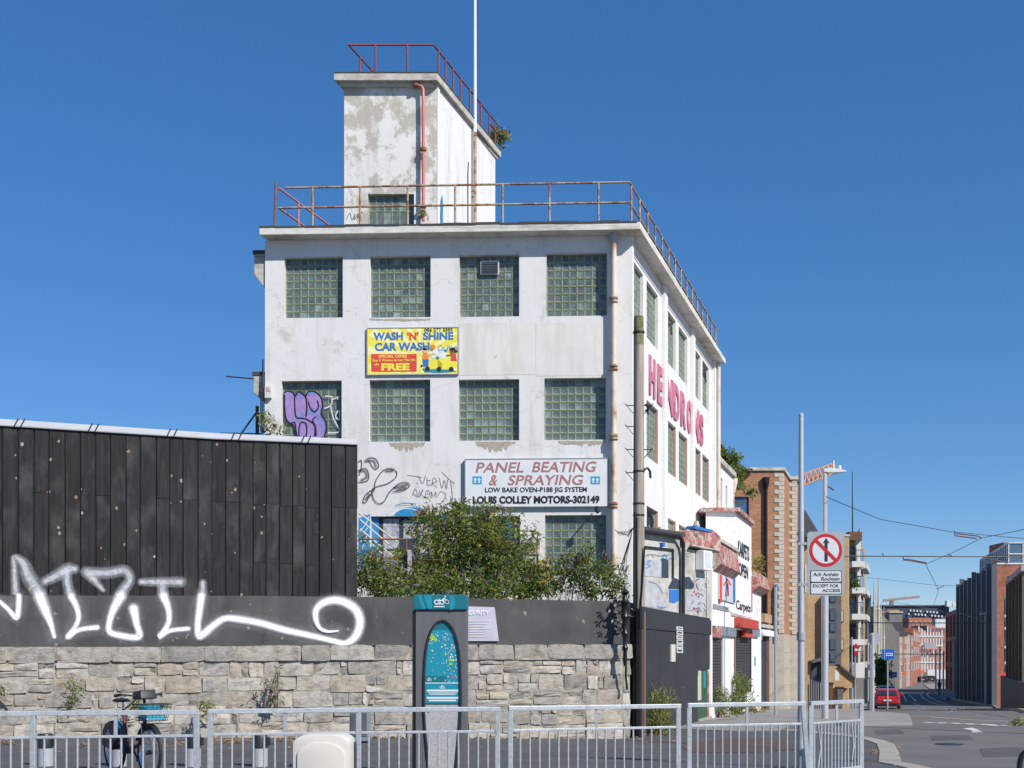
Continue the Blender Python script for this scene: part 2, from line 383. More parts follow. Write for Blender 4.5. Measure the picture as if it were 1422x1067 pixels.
# timber
def plankmat():
    m, nt, bs, L, N = nodes('charred_timber'); tc = N('TexCoord'); oi = N('ObjectInfo')
    av = N('VectorMath', operation='MULTIPLY_ADD'); L(oi.outputs['Random'], av.inputs[0]); av.inputs[1].default_value = (37, 17, 53); L(tc.outputs['Object'], av.inputs[2])
    def noise(sc, st, det=6, ro=.6):
        mp = N('Mapping'); mp.inputs['Scale'].default_value = st; L(av.outputs[0], mp.inputs[0])
        n = N('TexNoise', i_Scale=sc, i_Detail=det, i_Roughness=ro); L(mp.outputs[0], n.inputs['Vector']); return n.outputs[0]
    r = ramp(N, [(.3, (.012, .0115, .012)), (.7, (.042, .039, .038))]); L(noise(6, (3, 3, .22)), r.inputs[0]); out = r.outputs[0]
    rr = ramp(N, [(0, g3(.62)), (1, g3(1))]); L(oi.outputs['Random'], rr.inputs[0]); out = mix(N, L, 1.0, out, rr.outputs[0], 'MULTIPLY')
    r2 = ramp(N, [(.52, g3(0)), (.70, g3(.7))]); L(noise(1.6, (1, 1, .6)), r2.inputs[0]); out = mix(N, L, r2.outputs[0], out, (.075, .073, .072))
    vo = N('TexVoronoi', i_Scale=6.5); mp = N('Mapping'); mp.inputs['Scale'].default_value = (1, 1, .75); L(av.outputs[0], mp.inputs[0]); L(mp.outputs[0], vo.inputs['Vector'])
    sel = N('SeparateColor'); L(vo.outputs['Color'], sel.inputs[0])
    thr = N('Math', operation='MULTIPLY_ADD'); L(sel.outputs[0], thr.inputs[0]); thr.inputs[1].default_value = .26; thr.inputs[2].default_value = -.06
    lt = N('Math', operation='LESS_THAN'); L(vo.outputs['Distance'], lt.inputs[0]); L(thr.outputs[0], lt.inputs[1])
    cc = ramp(N, [(0, (.34, .19, .10)), (.5, (.26, .20, .15)), (1, (.42, .42, .42))]); L(sel.outputs[1], cc.inputs[0]); cm = N('Math', operation='GREATER_THAN'); L(noise(.9, (1, 1, 1), 3, .5), cm.inputs[0]); cm.inputs[1].default_value = .5; cx_ = N('Math', operation='MULTIPLY'); L(lt.outputs[0], cx_.inputs[0]); L(cm.outputs[0], cx_.inputs[1]); out = mix(N, L, cx_.outputs[0], out, cc.outputs[0])
    L(out, bs.inputs['Base Color']); bs.inputs['Roughness'].default_value = .72; bs.inputs['Specular IOR Level'].default_value = .3
    b = N('Bump', i_Strength=.5, i_Distance=.006); L(noise(14, (2, 2, .15)), b.inputs['Height']); L(b.outputs[0], bs.inputs['Normal'])
    return m
M['plank'] = plankmat()
M['board'] = mat('painted_plywood', (.064, .062, .062), .7, var=.34, scale=1.1, bump=.12, bscale=25, dirt=(.11, .105, .10), dscale=1.4, dstretch=(1, 1, .3), dlo=.5, dhi=.72, dirt2=(.26, .22, .17), d2scale=6, d2lo=.70, d2hi=.72)
M['hoard'] = mat('black_hoarding', (.032, .033, .036), .6, var=.2, scale=1.2, dirt=(.07, .07, .072), dscale=2, dstretch=(1, 1, .2), dlo=.6, dhi=.8)
M['flashing'] = mat('grey_flashing', (.42, .43, .45), .5, metal=.2, var=.06, scale=2)
M['mortar_lime'] = mat('lime_mortar', (.36, .32, .26), .95, var=.35, scale=5, bump=.7, bscale=30, dirt=(.12, .105, .085), dscale=3, dlo=.5, dhi=.7)
def stonemat(name, c1, c2, c3):
    m, nt, bs, L, N = nodes(name); tc = N('TexCoord'); oi = N('ObjectInfo')
    r = ramp(N, [(0, c1), (.45, c2), (.8, c3), (1, tuple(c*.6 for c in c2))]); L(oi.outputs['Random'], r.inputs[0])
    av = N('VectorMath', operation='MULTIPLY_ADD'); L(oi.outputs['Random'], av.inputs[0]); av.inputs[1].default_value = (17, 31, 7); L(tc.outputs['Object'], av.inputs[2])
    no = N('TexNoise', i_Scale=5, i_Detail=10, i_Roughness=.7); L(av.outputs[0], no.inputs['Vector'])
    rr = ramp(N, [(.32, g3(.42)), (.5, g3(.85)), (.62, g3(1))]); L(no.outputs[0], rr.inputs[0]); out = mix(N, L, 1.0, r.outputs[0], rr.outputs[0], 'MULTIPLY')
    n2 = N('TexNoise', i_Scale=2.2, i_Detail=5); L(av.outputs[0], n2.inputs['Vector']); r2 = ramp(N, [(.56, g3(0)), (.7, g3(.5))]); L(n2.outputs[0], r2.inputs[0])
    out = mix(N, L, r2.outputs[0], out, (.42, .33, .22))
    L(out, bs.inputs['Base Color']); bs.inputs['Roughness'].default_value = .9
    mu = N('TexNoise', i_Scale=11, i_Detail=12, i_Roughness=.75); 
    mp = N('Mapping'); mp.inputs['Scale'].default_value = (.7, .7, 1.8); mp.inputs['Rotation'].default_value = (0, .25, 0); L(av.outputs[0], mp.inputs[0]); L(mp.outputs[0], mu.inputs['Vector'])
    b = N('Bump', i_Strength=.8, i_Distance=.04); L(mu.outputs[0], b.inputs['Height']); L(b.outputs[0], bs.inputs['Normal'])
    return m
M['stone'] = stonemat('calp_limestone', (.46, .40, .32), (.60, .555, .49), (.40, .375, .34))
M['coping'] = stonemat('dressed_coping_stone', (.43, .40, .345), (.50, .475, .42), (.38, .36, .325))
M['asphalt'] = mat('asphalt', (.140, .132, .124), .85, var=.18, scale=.35, bump=.35, bscale=90, dirt=(.155, .152, .15), dscale=.25, dlo=.45, dhi=.75, dirt2=(.09, .09, .092), d2scale=1.3, d2lo=.66, d2hi=.72, coord='Object')
M['plaza'] = mat('plaza_tarmac', (.088, .086, .088), .9, var=.2, scale=.8, bump=.4, bscale=80, dirt=(.115, .112, .11), dscale=.6, dlo=.5, dhi=.8)
M['pavement'] = mat('concrete_pavement', (.26, .25, .235), .9, var=.12, scale=1.2, bump=.3, bscale=50, dirt=(.18, .172, .16), dscale=.8, dlo=.5, dhi=.75)
M['kerb'] = mat('granite_kerb', (.36, .33, .28), .85, var=.15, scale=3, bump=.35, bscale=50, dirt=(.22, .2, .17), dscale=1.5, dlo=.5, dhi=.75)
M['red_tarmac'] = mat('red_tarmac', (.10, .062, .056), .9, var=.2, scale=2)
M['marking'] = mat('road_marking', (.62, .61, .58), .7, var=.15, scale=4, dirt=(.3, .3, .3), dscale=4, dlo=.52, dhi=.65)
M['rail_steel'] = mat('tram_rail_steel', (.42, .42, .42), .35, metal=.6)
M['wood_pole'] = mat('weathered_pole', (.33, .285, .23), .9, var=.4, scale=5, stretch=(3, 3, .15), bump=.6, bscale=22)
M['pole_moss'] = mat('mossy_pole', (.13, .16, .04), .9, var=.4, scale=9, bump=.5, dirt=(.24, .22, .17), dscale=4, dstretch=(2, 2, .5), dlo=.46, dhi=.6)
def leafmat(name, cols, trans=.25):
    m, nt, bs, L, N = nodes(name); g = N('NewGeometry')
    r = ramp(N, [(i/(len(cols)-1)*.999, c) for i, c in enumerate(cols)]); L(g.outputs['Random Per Island'], r.inputs[0])
    L(r.outputs[0], bs.inputs['Base Color']); bs.inputs['Roughness'].default_value = .55
    tl = N('BsdfTranslucent'); L(r.outputs[0], tl.inputs[0]); ms = N('MixShader'); ms.inputs[0].default_value = trans
    L(bs.outputs[0], ms.inputs[1]); L(tl.outputs[0], ms.inputs[2]); L(ms.outputs[0], nt.nodes['Material Output'].inputs[0])
    return m
M['leaf'] = leafmat('buddleia_leaf', [(.07, .12, .022), (.13, .21, .035), (.17, .26, .045), (.10, .17, .045), (.22, .27, .05), (.32, .32, .07), (.18, .24, .08), (.12, .19, .04)], .45)
M['leaf_dry'] = leafmat('dry_leaf', [(.32, .27, .05), (.45, .30, .04), (.18, .18, .04), (.12, .15, .03)])
M['leaf_orange'] = leafmat('fallen_leaf', [(.42, .19, .06), (.34, .15, .05), (.50, .28, .12), (.22, .12, .06)], .05)
M['weed'] = leafmat('weed_leaf', [(.14, .20, .04), (.22, .26, .07), (.27, .28, .08), (.10, .16, .04)])
M['flower'] = leafmat('buddleia_flower', [(.30, .16, .40), (.38, .22, .48), (.24, .12, .28), (.18, .10, .10)], .2)
M['flower_dead'] = leafmat('spent_flower', [(.14, .07, .05), (.2, .1, .07)], .1)
M['stem'] = mat('shrub_stem', (.26, .21, .16), .9, var=.3, scale=9)
def flat(name, c, rough=.5, **k): M[name] = mat(name, c, rough, var=k.pop('var', .05), **k); return M[name]
flat('sign_yellow', (.85, .74, .07)); flat('sign_rays', (.90, .86, .40)); flat('sign_blue', (.04, .17, .50)); flat('sign_red', (.70, .07, .05))
flat('sign_black', (.015, .015, .018)); flat('sign_white', (.72, .73, .74), .35, dirt=(.60, .58, .54), dscale=1.5, dlo=.55, dhi=.8); flat('sign_maroon', (.40, .17, .165)); flat('sign_cyan', (.02, .33, .62))
flat('letter_pink', (.52, .16, .24), .7, var=.2, scale=5, dirt=(.62, .35, .38), dscale=3, dlo=.55, dhi=.7); flat('skin_light', (.75, .48, .33)); flat('skin_dark', (.22, .10, .05)); flat('orange', (.8, .25, .03))
flat('teal', (.012, .16, .20), .35); flat('teal_light', (.015, .27, .37), .35); flat('terminal_grey', (.22, .215, .22), .5, metal=.2); flat('terminal_dark', (.03, .03, .033), .4)
flat('granite', (.40, .40, .40), .8, scale=60, var=.3); flat('map_green', (.30, .55, .05)); flat('map_pink', (.62, .45, .45)); flat('map_white', (.75, .78, .78))
flat('cream_plastic', (.66, .62, .55), .5, scale=2, var=.06, dirt=(.5, .45, .38), dscale=2, dlo=.6, dhi=.8); flat('rubber', (.02, .02, .02), .7); flat('chrome', (.6, .6, .6), .15, metal=.9)
flat('bike_teal', (.02, .22, .28), .4); flat('bike_red', (.14, .025, .02), .5); flat('car_red', (.50, .018, .015), .25, coat=.7, var=.03); flat('car_white', (.7, .7, .7), .25, coat=.6, var=.03)
flat('car_black', (.02, .02, .025), .25, coat=.6); flat('lamp_red', (.35, .01, .01), .2); flat('plate_white', (.7, .7, .66)); flat('plastic_black', (.02, .02, .022), .5)
flat('sign_grey', (.34, .38, .38), .5, metal=.2); flat('sign_face', (.62, .63, .66), .4); flat('prohib_red', (.50, .012, .016), .4); flat('bus_blue', (.01, .12, .50), .35)
flat('door_green', (.03, .10, .05), .5, var=.3, scale=6); flat('awning_red', (.40, .14, .13), .85, var=.35, scale=6, bump=.5, dirt=(.46, .41, .33), dscale=2.6, dlo=.50, dhi=.55, dirt2=(.13, .11, .10), d2scale=4, d2lo=.56, d2hi=.66); flat('shutter', (.085, .08, .078), .55, metal=.3)
flat('fascia_red', (.50, .07, .05), .5, var=.15, scale=3); flat('fascia_grey', (.22, .25, .29), .5, var=.2, scale=4); flat('mural_blue', (.02, .26, .55), .7, var=.15, scale=5); flat('mural_grey', (.42, .43, .46), .8, var=.2, scale=4)
flat('poster', (.42, .43, .47), .6, var=.5, scale=9); flat('slate', (.06, .062, .068), .7, var=.25, scale=8, bump=.3); flat('crane_orange', (.75, .33, .07), .6)
flat('jersey', (.04, .045, .07)); flat('stone_pale', (.50, .46, .38), .9, bump=.3, var=.15, scale=5); flat('stone_church', (.34, .31, .27), .9, var=.25, scale=2, bump=.5, bscale=8); flat('balcony_white', (.62, .60, .56), .7)
flat('navy', (.035, .05, .08), .6); flat('bldg_dark', (.10, .105, .115), .7, var=.2, scale=1.5); flat('far_grey', (.20, .19, .175), .9, var=.15, scale=.6); flat('far_white', (.62, .62, .62), .8)
flat('pier_blue', (.15, .165, .19), .5, metal=.2); flat('pier_stone', (.17, .145, .11), .8, var=.2); flat('garage', (.44, .39, .32), .9, var=.1, scale=1.5, dirt=(.3, .27, .23), dscale=2, dlo=.5, dhi=.7); flat('timber_brown', (.13, .06, .03), .7); flat('hair', (.02, .012, .008), .8); flat('barrier_orange', (.8, .12, .04)); flat('steel_pole_red', (.20, .11, .085), .7)
flat('graf_purple', (.36, .23, .50), .7, var=.18, scale=7, dirt=(.10, .22, .50), dscale=2.4, dlo=.5, dhi=.62)
M['brick_orange'] = brickmat('orange_brick', (.40, .16, .075), (.50, .24, .125), (.38, .30, .22)); M['brick_yellow'] = brickmat('yellow_brick', (.50, .31, .15), (.58, .38, .20), (.45, .38, .28))
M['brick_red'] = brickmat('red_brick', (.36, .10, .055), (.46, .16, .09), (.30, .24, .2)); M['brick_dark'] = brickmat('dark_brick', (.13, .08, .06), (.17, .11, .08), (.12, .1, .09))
M['spray_white'] = paintmat('white_spray', (.90, .90, .92), .62, 1.0, .22, 18); M['spray_faint'] = paintmat('faint_white_spray', (.66, .68, .72), .85, .75, .35, 14); M['spray_black'] = paintmat('black_marker', (.02, .02, .022), .5, .9, .3, 25)
M['spray_grey'] = paintmat('grey_spray', (.10, .10, .11), .7, .7, .4, 20); M['spray_edge'] = paintmat('dark_outline', (.02, .015, .04), .25, 1); M['spray_blue'] = paintmat('blue_spray', (.03, .3, .62), .3, 1, .3); M['spray_red'] = paintmat('red_spray', (.6, .05, .06), .4, 1, .4)
M['spray_pale'] = paintmat('pale_spray', (.75, .78, .80), .4, .9, .3); M['spray_halo'] = paintmat('overspray', (.75, .77, .8), .98, .22, .5, 9)
# ------------------------------------------------------------------ ground
TS = .3333; D = Vector((.3162, .9487, 0)); STN = (.9487, -.3162)      # street direction, normal of its left-hand fronts
def sx(c, Y): return TS*Y+c                                            # X of a line along the street
xs = sorted(set(list(np.arange(-60, 60, 1.0))+list(np.arange(-600, -60, 60))+list(np.arange(60, 640, 20))))
ys = sorted(set(list(np.arange(-20, 100, 1.0))+list(np.arange(100, 300, 10))+list(np.arange(300, 3000, 150))+[-200, -60]))
mb = MB(); mb.v = [Vector((x, y, G(x, y))) for y in ys for x in xs]; nx = len(xs)
mb.f = [(j*nx+i, j*nx+i+1, (j+1)*nx+i+1, (j+1)*nx+i) for j in range(len(ys)-1) for i in range(nx-1)]; mb.m = [0]*len(mb.f)
mb.build('road', M['asphalt'], kind='structure', smooth=True)
def drape(name, poly, dz, m, grid=1.0, skirt=.2, kind='structure', parent=None):
    """sheet that follows the ground inside a world polygon, with a skirt down its edges"""
    bm = bmesh.new(); vs = [bm.verts.new((x, y, 0)) for x, y in poly]; bm.faces.new(vs)
    x0, x1 = min(p[0] for p in poly), max(p[0] for p in poly); y0, y1 = min(p[1] for p in poly), max(p[1] for p in poly)
    for a, lo, hi in ((0, x0, x1), (1, y0, y1)):
        k = math.ceil(lo/grid)
        while k*grid < hi:
            co = [0, 0, 0]; no = [0, 0, 0]; co[a] = k*grid; no[a] = 1
            bmesh.ops.bisect_plane(bm, geom=bm.verts[:]+bm.edges[:]+bm.faces[:], plane_co=co, plane_no=no); k += 1
    for v in bm.verts: v.co.z = G(v.co.x, v.co.y)+dz
    if skirt:
        be = [e for e in bm.edges if e.is_boundary]; r = bmesh.ops.extrude_edge_only(bm, edges=be)
        for v in r['geom']:
            if isinstance(v, bmesh.types.BMVert): v.co.z -= skirt
    bmesh.ops.recalc_face_normals(bm, faces=bm.faces); me = bpy.data.meshes.new(name); bm.to_mesh(me); bm.free(); me.materials.append(m)
    o = bpy.data.objects.new(name, me); C.objects.link(o); o['kind'] = kind; o.parent = parent; return o
gp = lambda pts: [tuple(GP(*p)[:2]) for p in pts]
# pavement along the shops and out to the crossing, then on down the street
pv = gp([(1262, 994), (1267, 1007), (1200, 1008), (1096, 1008), (1072, 1020), (1020, 1019), (925, 1015)])
left = [(sx(-6.3, y), y) for y in (31, 60, 100, 160, 240)]; right = [(sx(-2.6, y), y) for y in (240, 160, 100, 72, 58, 50)]
drape('pavement', left+right+pv, .07, M['pavement'], 2.0)
# plaza on which the railings, docks and terminal stand, with its kerb
ke = gp([(1100, 1019), (1150, 1023), (1202, 1029), (1226, 1034), (1242, 1040), (1248, 1051), (1252, 1067)]); ke += [(6.0, 15), (5.9, 5), (5.9, -12)]
ki = []
for i, (x, y) in enumerate(ke):
    a = ke[max(i-1, 0)]; b = ke[min(i+1, len(ke)-1)]; tx, ty = b[0]-a[0], b[1]-a[1]; l = math.hypot(tx, ty); ki.append((x+ty/l*.36, y-tx/l*.36))
plaza = [(-20, -12), (-20, 23.2), (-10.16, 23.5), (2.5, 26.5), (3.0, 27.3)]+gp([(925, 1017), (1010, 1021), (1060, 1020)])+[p for p in ki]
drape('plaza', plaza, .085, M['plaza'], 1.0)
mb = MB()
kerbroot = None
for i in range(len(ke)-1):
    a, b, c_, d_ = ke[i], ke[i+1], ki[i+1], ki[i]; L_ = math.hypot(b[0]-a[0], b[1]-a[1]); ns = max(1, round(L_/.9))
    for k in range(ns):
        lerp = lambda p, q, t: (p[0]+(q[0]-p[0])*t, p[1]+(q[1]-p[1])*t)
        t0, t1 = k/ns+.006, (k+1)/ns-.006; q = [lerp(a, b, t0), lerp(a, b, t1), lerp(d_, c_, t1), lerp(d_, c_, t0)]
        m_ = MB(); m_.hexa([(x, y, G(x, y)-.1) for x, y in q]+[(x, y, G(x, y)+.105) for x, y in q])
        o = m_.build('kerb_stone', M['kerb'], kerbroot, bevel=.02)
        if kerbroot is None: kerbroot = o; tag(o, kind='structure'); o.name = 'kerb'
drape('red_surfacing', gp([(945, 1042), (1010, 1031), (1090, 1034), (1118, 1046), (1040, 1052), (960, 1052)]), .094, M['red_tarmac'], 1.0, skirt=0)
drape('cycle_strip', gp([(870, 1031), (1060, 1040), (1060, 1044), (870, 1034)]), .092, M['red_tarmac'], 1.0, skirt=0)
# pavement on the far side of the street
pts = gp([(1422, 988), (1380, 980), (1340, 974), (1318, 969)]); r_in = [(sx(6.5, y), y) for y in (105, 80, 60, 45)]
drape('far_pavement', [(sx(2.2, 62), 60)]+pts+[(sx(3.5, 110), 110), (sx(3.2, 240), 240), (sx(6.5, 240), 240)]+r_in, .1, M['pavement'], 3.0)
drape('kerb_line', gp([(1422, 990.5), (1380, 982), (1340, 976), (1318, 970.5), (1318, 969.2), (1340, 974.3), (1380, 980.3), (1422, 988.3)]), .12, M['kerb'], 3.0)
def groundline(name, pts, w, m, dz=.008):
    mb = MB(); q = [GP(*p) for p in spline(pts, 5)]
    q = [Vector((p.x, p.y, G(p.x, p.y)+dz)) for p in q]
    for i in range(len(q)-1):
        t = (q[i+1]-q[i]); t.z = 0; s_ = Vector((t.y, -t.x, 0)).normalized()*w/2
        if i == 0: L0, R0 = q[0]-s_, q[0]+s_
        L1, R1 = q[i+1]-s_, q[i+1]+s_; mb.quad(L0, R0, R1, L1); L0, R0 = L1, R1
    return mb.build(name, m, kind='structure')
for pts in ([(1252.5, 960), (1255, 966), (1258.5, 974.5)], [(1262.5, 965), (1267, 969), (1272, 974.5)], [(1283, 960), (1279, 966), (1290, 974.5), (1322, 986), (1310, 992)],
            [(1292, 960), (1288, 966), (1305, 975), (1352, 989), (1422, 1000)], [(1269, 977), (1283, 983.5), (1272, 988)], [(1308, 978), (1345, 987), (1400, 996)]):
    groundline('tram_rail', pts, .09, M['rail_steel'])
for a, b, c_, d_ in ((1305, 1004, 1313, 1005), (1324, 1004.4, 1331, 1005.6), (1343, 1005.2, 1351, 1006.5), (1364, 1006, 1371, 1007.2), (1374, 1006.6, 1382, 1008.4), (1393, 1007.4, 1400, 1008.4), (1286, 1003.4, 1294, 1004.4)):
    groundline('road_dash', [(a, b), (c_, d_)], .28, M['marking'])
drape('road_arrow', gp([(1337, 1012.5), (1348, 1011), (1352, 1011.6), (1357, 1013.5), (1365, 1017.5), (1350, 1017.8), (1349, 1014.6)]), .008, M['marking'], 50, skirt=0)
groundline('stop_line', [(1200, 1008.8), (1268, 1008.8)], .10, M['marking'])
groundline('lane_line', [(1290, 996), (1340, 999.5), (1422, 1003)], .12, M['marking'])

# ------------------------------------------------------------------ corner building
FO = P(368, 500, 32.42); FC = Vector((3.24, 32.0, 0)); FF = Fr((FO.x, FO.y), (FC.x-FO.x, FC.y-FO.y)); FL = FF.u(878)
ZR0, ZR1 = 13.0, 13.2
SF = Fr((FC.x, FC.y), D, STN); SL = (46.1-32)/.9487; SR = SF.off(-.10)           # side: pier face and recessed face
B = thing('warehouse_building', 'white rendered three-storey corner building with green glass-block windows and rooftop tower', 'building', (FC.x, FC.y, -.5))
zb = -.6
def fh(x0, x1, y0, y1):
    u0, za = FF.uz(x0, (y0+y1)/2); u1 = FF.u(x1); xm = (x0+x1)/2
    return (u0, u1, FF.uz(xm, y1)[1], FF.uz(xm, y0)[1])
WIN = [fh(395, 476, 357, 441.5), fh(514, 598, 355.5, 441), fh(638, 721, 354, 440), fh(759, 843, 351.5, 439),
       fh(391, 474.5, 529, 614), fh(513, 597.5, 527.5, 613.5), fh(637, 721, 527, 612), fh(756, 841.5, 525, 611),
       fh(757, 842, 715.5, 800)]
DOOR = [fh(515, 612, 717, 800), fh(640, 722, 717, 790)]
mb = MB()
facade(mb, FF, 0, FL, zb, ZR0, WIN+DOOR, .16)
bl = FF.pt(0, 0)+D*14; br = FC+D*SL
mb.quad(FF.pt(0, zb), FF.pt(0, ZR0), bl+Vector((0, 0, ZR0)), bl+Vector((0, 0, zb)))
mb.quad(bl+Vector((0, 0, zb)), bl+Vector((0, 0, ZR0)), br+Vector((0, 0, ZR0)), br+Vector((0, 0, zb)))
wall = mb.build('front_wall', M['render'], B)
# side wall with piers
y2u = lambda dy: dy/.9487
zt, zm, zg = (10.85, 12.5), (7.42, 9.05), (4.3, 6.0)
SW = []
for a, b in ((.25, 1.75), (2.2, 3.75), (5.0, 6.5), (7.0, 8.5), (9.75, 11.1), (11.5, 12.9)):
    for z in (zt, zm, zg): SW.append((y2u(a), y2u(b), z[0], z[1]))
mb = MB(); facade(mb, SR, y2u(.02), SL-.02, zb, ZR0, SW, .10)
mb.build('side_wall', M['render_side'], B)
mb = MB()
for a, b in ((0, .2), (4.2, 4.7), (8.95, 9.45), (13.65, 14.1)):
    p = MB(); p.fbox(SF, y2u(a), y2u(b), zb, ZR0, -.11, .012 if a else 0); p.build('pier', M['render_side'], B)
for h in SW:
    if h[2] < 9: continue
p = MB()
for z in (12.62,):      # shallow string between the piers over the windows
    for a, b in ((.2, 4.2), (4.7, 8.95), (9.45, 13.65)): p.fbox(SR, y2u(a), y2u(b), z, z+.10, 0, .02)
p.build('string_course', M['render_side'], B, split=True)
# roof slab and soffit
def off2(n1, n2, k=0):      # corner of the slab: front overhang n1, side overhang n2
    p = FC+FF.N*n1+SF.N*n2/ .95; return p
e0 = FF.pt(-.04, 0, .45); 
fdir = FF.U; A = FF.pt(FL, 0, .45); Bp = SF.pt(0, 0, .30)
# intersection of the two eave lines
t = ((Bp-A).cross(D)).z/(fdir.cross(D)).z; ec = A+fdir*t
ee = SF.pt(SL+.35, 0, .30); eb = bl+D*.35
poly = [(e0.x, e0.y), (ec.x, ec.y), (ee.x, ee.y), (eb.x-.1, eb.y)]
m_ = MB(); m_.zprism(poly, ZR0, ZR1); m_.build('roof_slab', M['eave_paint'], B, bevel=.012)
m_ = MB(); inner = [(x*.0+cx, y*0+cy) for (x, y), (cx, cy) in zip(poly, [(e0.x+.03, e0.y+.03), (ec.x-.04, ec.y+.03), (ee.x-.04, ee.y-.03), (eb.x, eb.y-.03)])]
m_.zprism(inner, ZR1+.002, ZR1+.035); m_.build('roof_felt', M['roof_felt'], B)
# ragged black felt edge along the front
m_ = MB(); L_ = (ec-e0).length; k = 0; u = 0
while u < L_-.3:
    w = random.uniform(.25, .8); m_.fbox(Fr((e0.x, e0.y), fdir), u, min(u+w, L_), ZR1-.004-random.random()*.02, ZR1+.02+random.random()*.03, -.05, .012+random.random()*.012); u += w
m_.build('felt_edge', M['roof_felt'], B, split=True)
# glass block windows
def block_mesh(kind, w=.2, h=.2):
    g = .006; a, b = w/2-g, h/2-g; i = .017; d = .022  # rim shaped wider at left and bottom to imitate lit edges
    vs = [(-a, 0, -b), (a, 0, -b), (a, 0, b), (-a, 0, b), (-a, -d, -b), (a, -d, -b), (a, -d, b), (-a, -d, b),
          (-a+i, -d, -b+i), (a-i*.55, -d, -b+i), (a-i*.55, -d, b-i*.55), (-a+i, -d, b-i*.55), (-a+i+.006, -d+.012, -b+i+.006), (a-i*.55-.006, -d+.012, -b+i+.006), (a-i*.55-.006, -d+.012, b-i*.55-.006), (-a+i+.006, -d+.012, b-i*.55-.006)]
    fs = [(0, 1, 5, 4), (1, 2, 6, 5), (2, 3, 7, 6), (3, 0, 4, 7)]+[(4, 5, 9, 8), (5, 6, 10, 9), (6, 7, 11, 10), (7, 4, 8, 11)]+[(8, 9, 13, 12), (9, 10, 14, 13), (10, 11, 15, 14), (11, 8, 12, 15), (12, 13, 14, 15)]
    return vs, fs, [0]*12+[1]
def block_data(kind, w, h):
    vs, fs, mi = block_mesh(kind, w, h); me = bpy.data.meshes.new('glass_block'); me.from_pydata(vs, [], fs)
    me.materials.append(M['block_rim']); me.materials.append(M['block_'+kind]); me.polygons.foreach_set('material_index', mi); me.update(); return me
stuff_blocks = {}
def glass_window(fr, h, nc, nr, individual, parent, d=.16, dark=()):
    u0, u1, z0, z1 = h; w = (u1-u0)/nc; hh = (z1-z0)/nr
    m_ = MB(); m_.fbox(fr, u0-.01, u1+.01, z0-.01, z1+.01, -d-.08, -d-.03); win = m_.build('glass_block_window', M['mortar'], parent)
    meshes = {k: block_data(k, w, hh) for k in 'abc'} if individual else None
    for i in range(nc):
        for j in range(nr):
            k = 'a' if (i+j) % 2 else 'b'
            if random.random() < .12: k = 'b' if k == 'a' else 'a'
            if random.random() < .09 or (i, j) in dark: k = 'c'
            c = fr.pt(u0+(i+.5)*w, z0+(j+.5)*hh, -d-.028+random.uniform(-.002, .002))
            if individual: inst('glass_block', meshes[k], c, win, fr.a)
            else:
                sb = stuff_blocks.setdefault(parent.name, MB()); vs, fs, mi = block_mesh(k, w, hh); ca, sa = math.cos(fr.a), math.sin(fr.a)
                b0 = len(sb.v); sb.v += [Vector((c.x+x*ca-y*sa, c.y+x*sa+y*ca, c.z+z)) for x, y, z in vs]
                for f, q in zip(fs, mi): sb.f.append([b0+v for v in f]); sb.m.append(0 if q == 0 else 'abc'.index(k)+1)
    return win
DK = {5: [(3, 6), (4, 6)], 6: [(2, 2), (3, 2), (4, 2), (5, 2), (3, 1), (4, 1), (1, 1), (5, 1), (1, 3)], 1: [(1, 1), (2, 1), (3, 1), (5, 2), (6, 2)], 0: [(6, 2)], 3: [], 7: [(4, 4)], 8: [(6, 3), (6, 2)]}
wins = []
for i, h in enumerate(WIN):
    wins.append(glass_window(FF, h, 8, 8, i in (5, 6, 7), B, dark=DK.get(i, ())) )
for h in SW:
    nc = 7 if h[1]-h[0] > 1.5 else 6; glass_window(SR, h, nc, 8, False, B, d=.10)
# pink painted reveals low on the side, dark broken corners
flat('reveal_pink', (.50, .27, .22), .8, var=.1); m_ = MB()
for h in SW:
    if h[2] < 9: m_.fbox(SR, h[1]-.008, h[1]-.002, h[2]+.01, h[3]-.01, -.075, -.004)
m_.build('painted_reveal', M['reveal_pink'], B, split=True)
# small vent in the third top window
u0, u1, z0, z1 = fh(667, 693, 361, 380); m_ = MB(); m_.fbox(FF, u0, u1, z0, z1, -.13, -.08); vent = m_.build('vent', M['offwhite'], B)
m_ = MB()
for k in range(7): zz = z0+.03+(z1-z0-.05)*k/7; m_.fbox(FF, u0+.03, u1-.03, zz, zz+.02, -.08, -.055)
m_.build('louvre', M['dark_metal'], vent, split=True)
# recessed panels and bare plaster
for (x0, x1, y0, y1) in ((638, 743, 448, 521), (744, 843, 448, 522)):
    h = fh(x0, x1, y0, y1); m_ = MB(); m_.fbox(FF, h[0], h[1]-.004, h[2], h[3], 0, .005); m_.build('wall_panel', M['beige_panel'], B)
def ragged(fr, x0, x1, y0, y1, n, m, parent, name='bare_plaster_patch', k=26, seed=0, th=.003, cut=0):
    rr = random.Random(seed); pts = []
    for i in range(k+1): pts.append((x0+(x1-x0)*i/k, y0+rr.uniform(0, 1)))
    for i in range(k, -1, -1):
        s_ = max(0, math.sin(math.pi*i/k))**.5; pts.append((x0+(x1-x0)*i/k, y0+2+(y1-y0)*s_*rr.uniform(.25, 1)))
    m_ = MB(); q = [fr.uz(*p) for p in pts]; a = [fr.pt(u, z, n) for u, z in q]
    for i in range(k): m_.quad(a[i], a[i+1], a[2*k-i], a[2*k+1-i])
    return m_.build(name, m, parent)
ragged(FF, 541, 590, 614.5, 627, .004, M['bare_plaster'], B, seed=1); ragged(FF, 660, 716, 613, 627, .004, M['bare_plaster'], B, seed=2); ragged(FF, 775, 841, 612, 619, .004, M['bare_plaster'], B, seed=3)
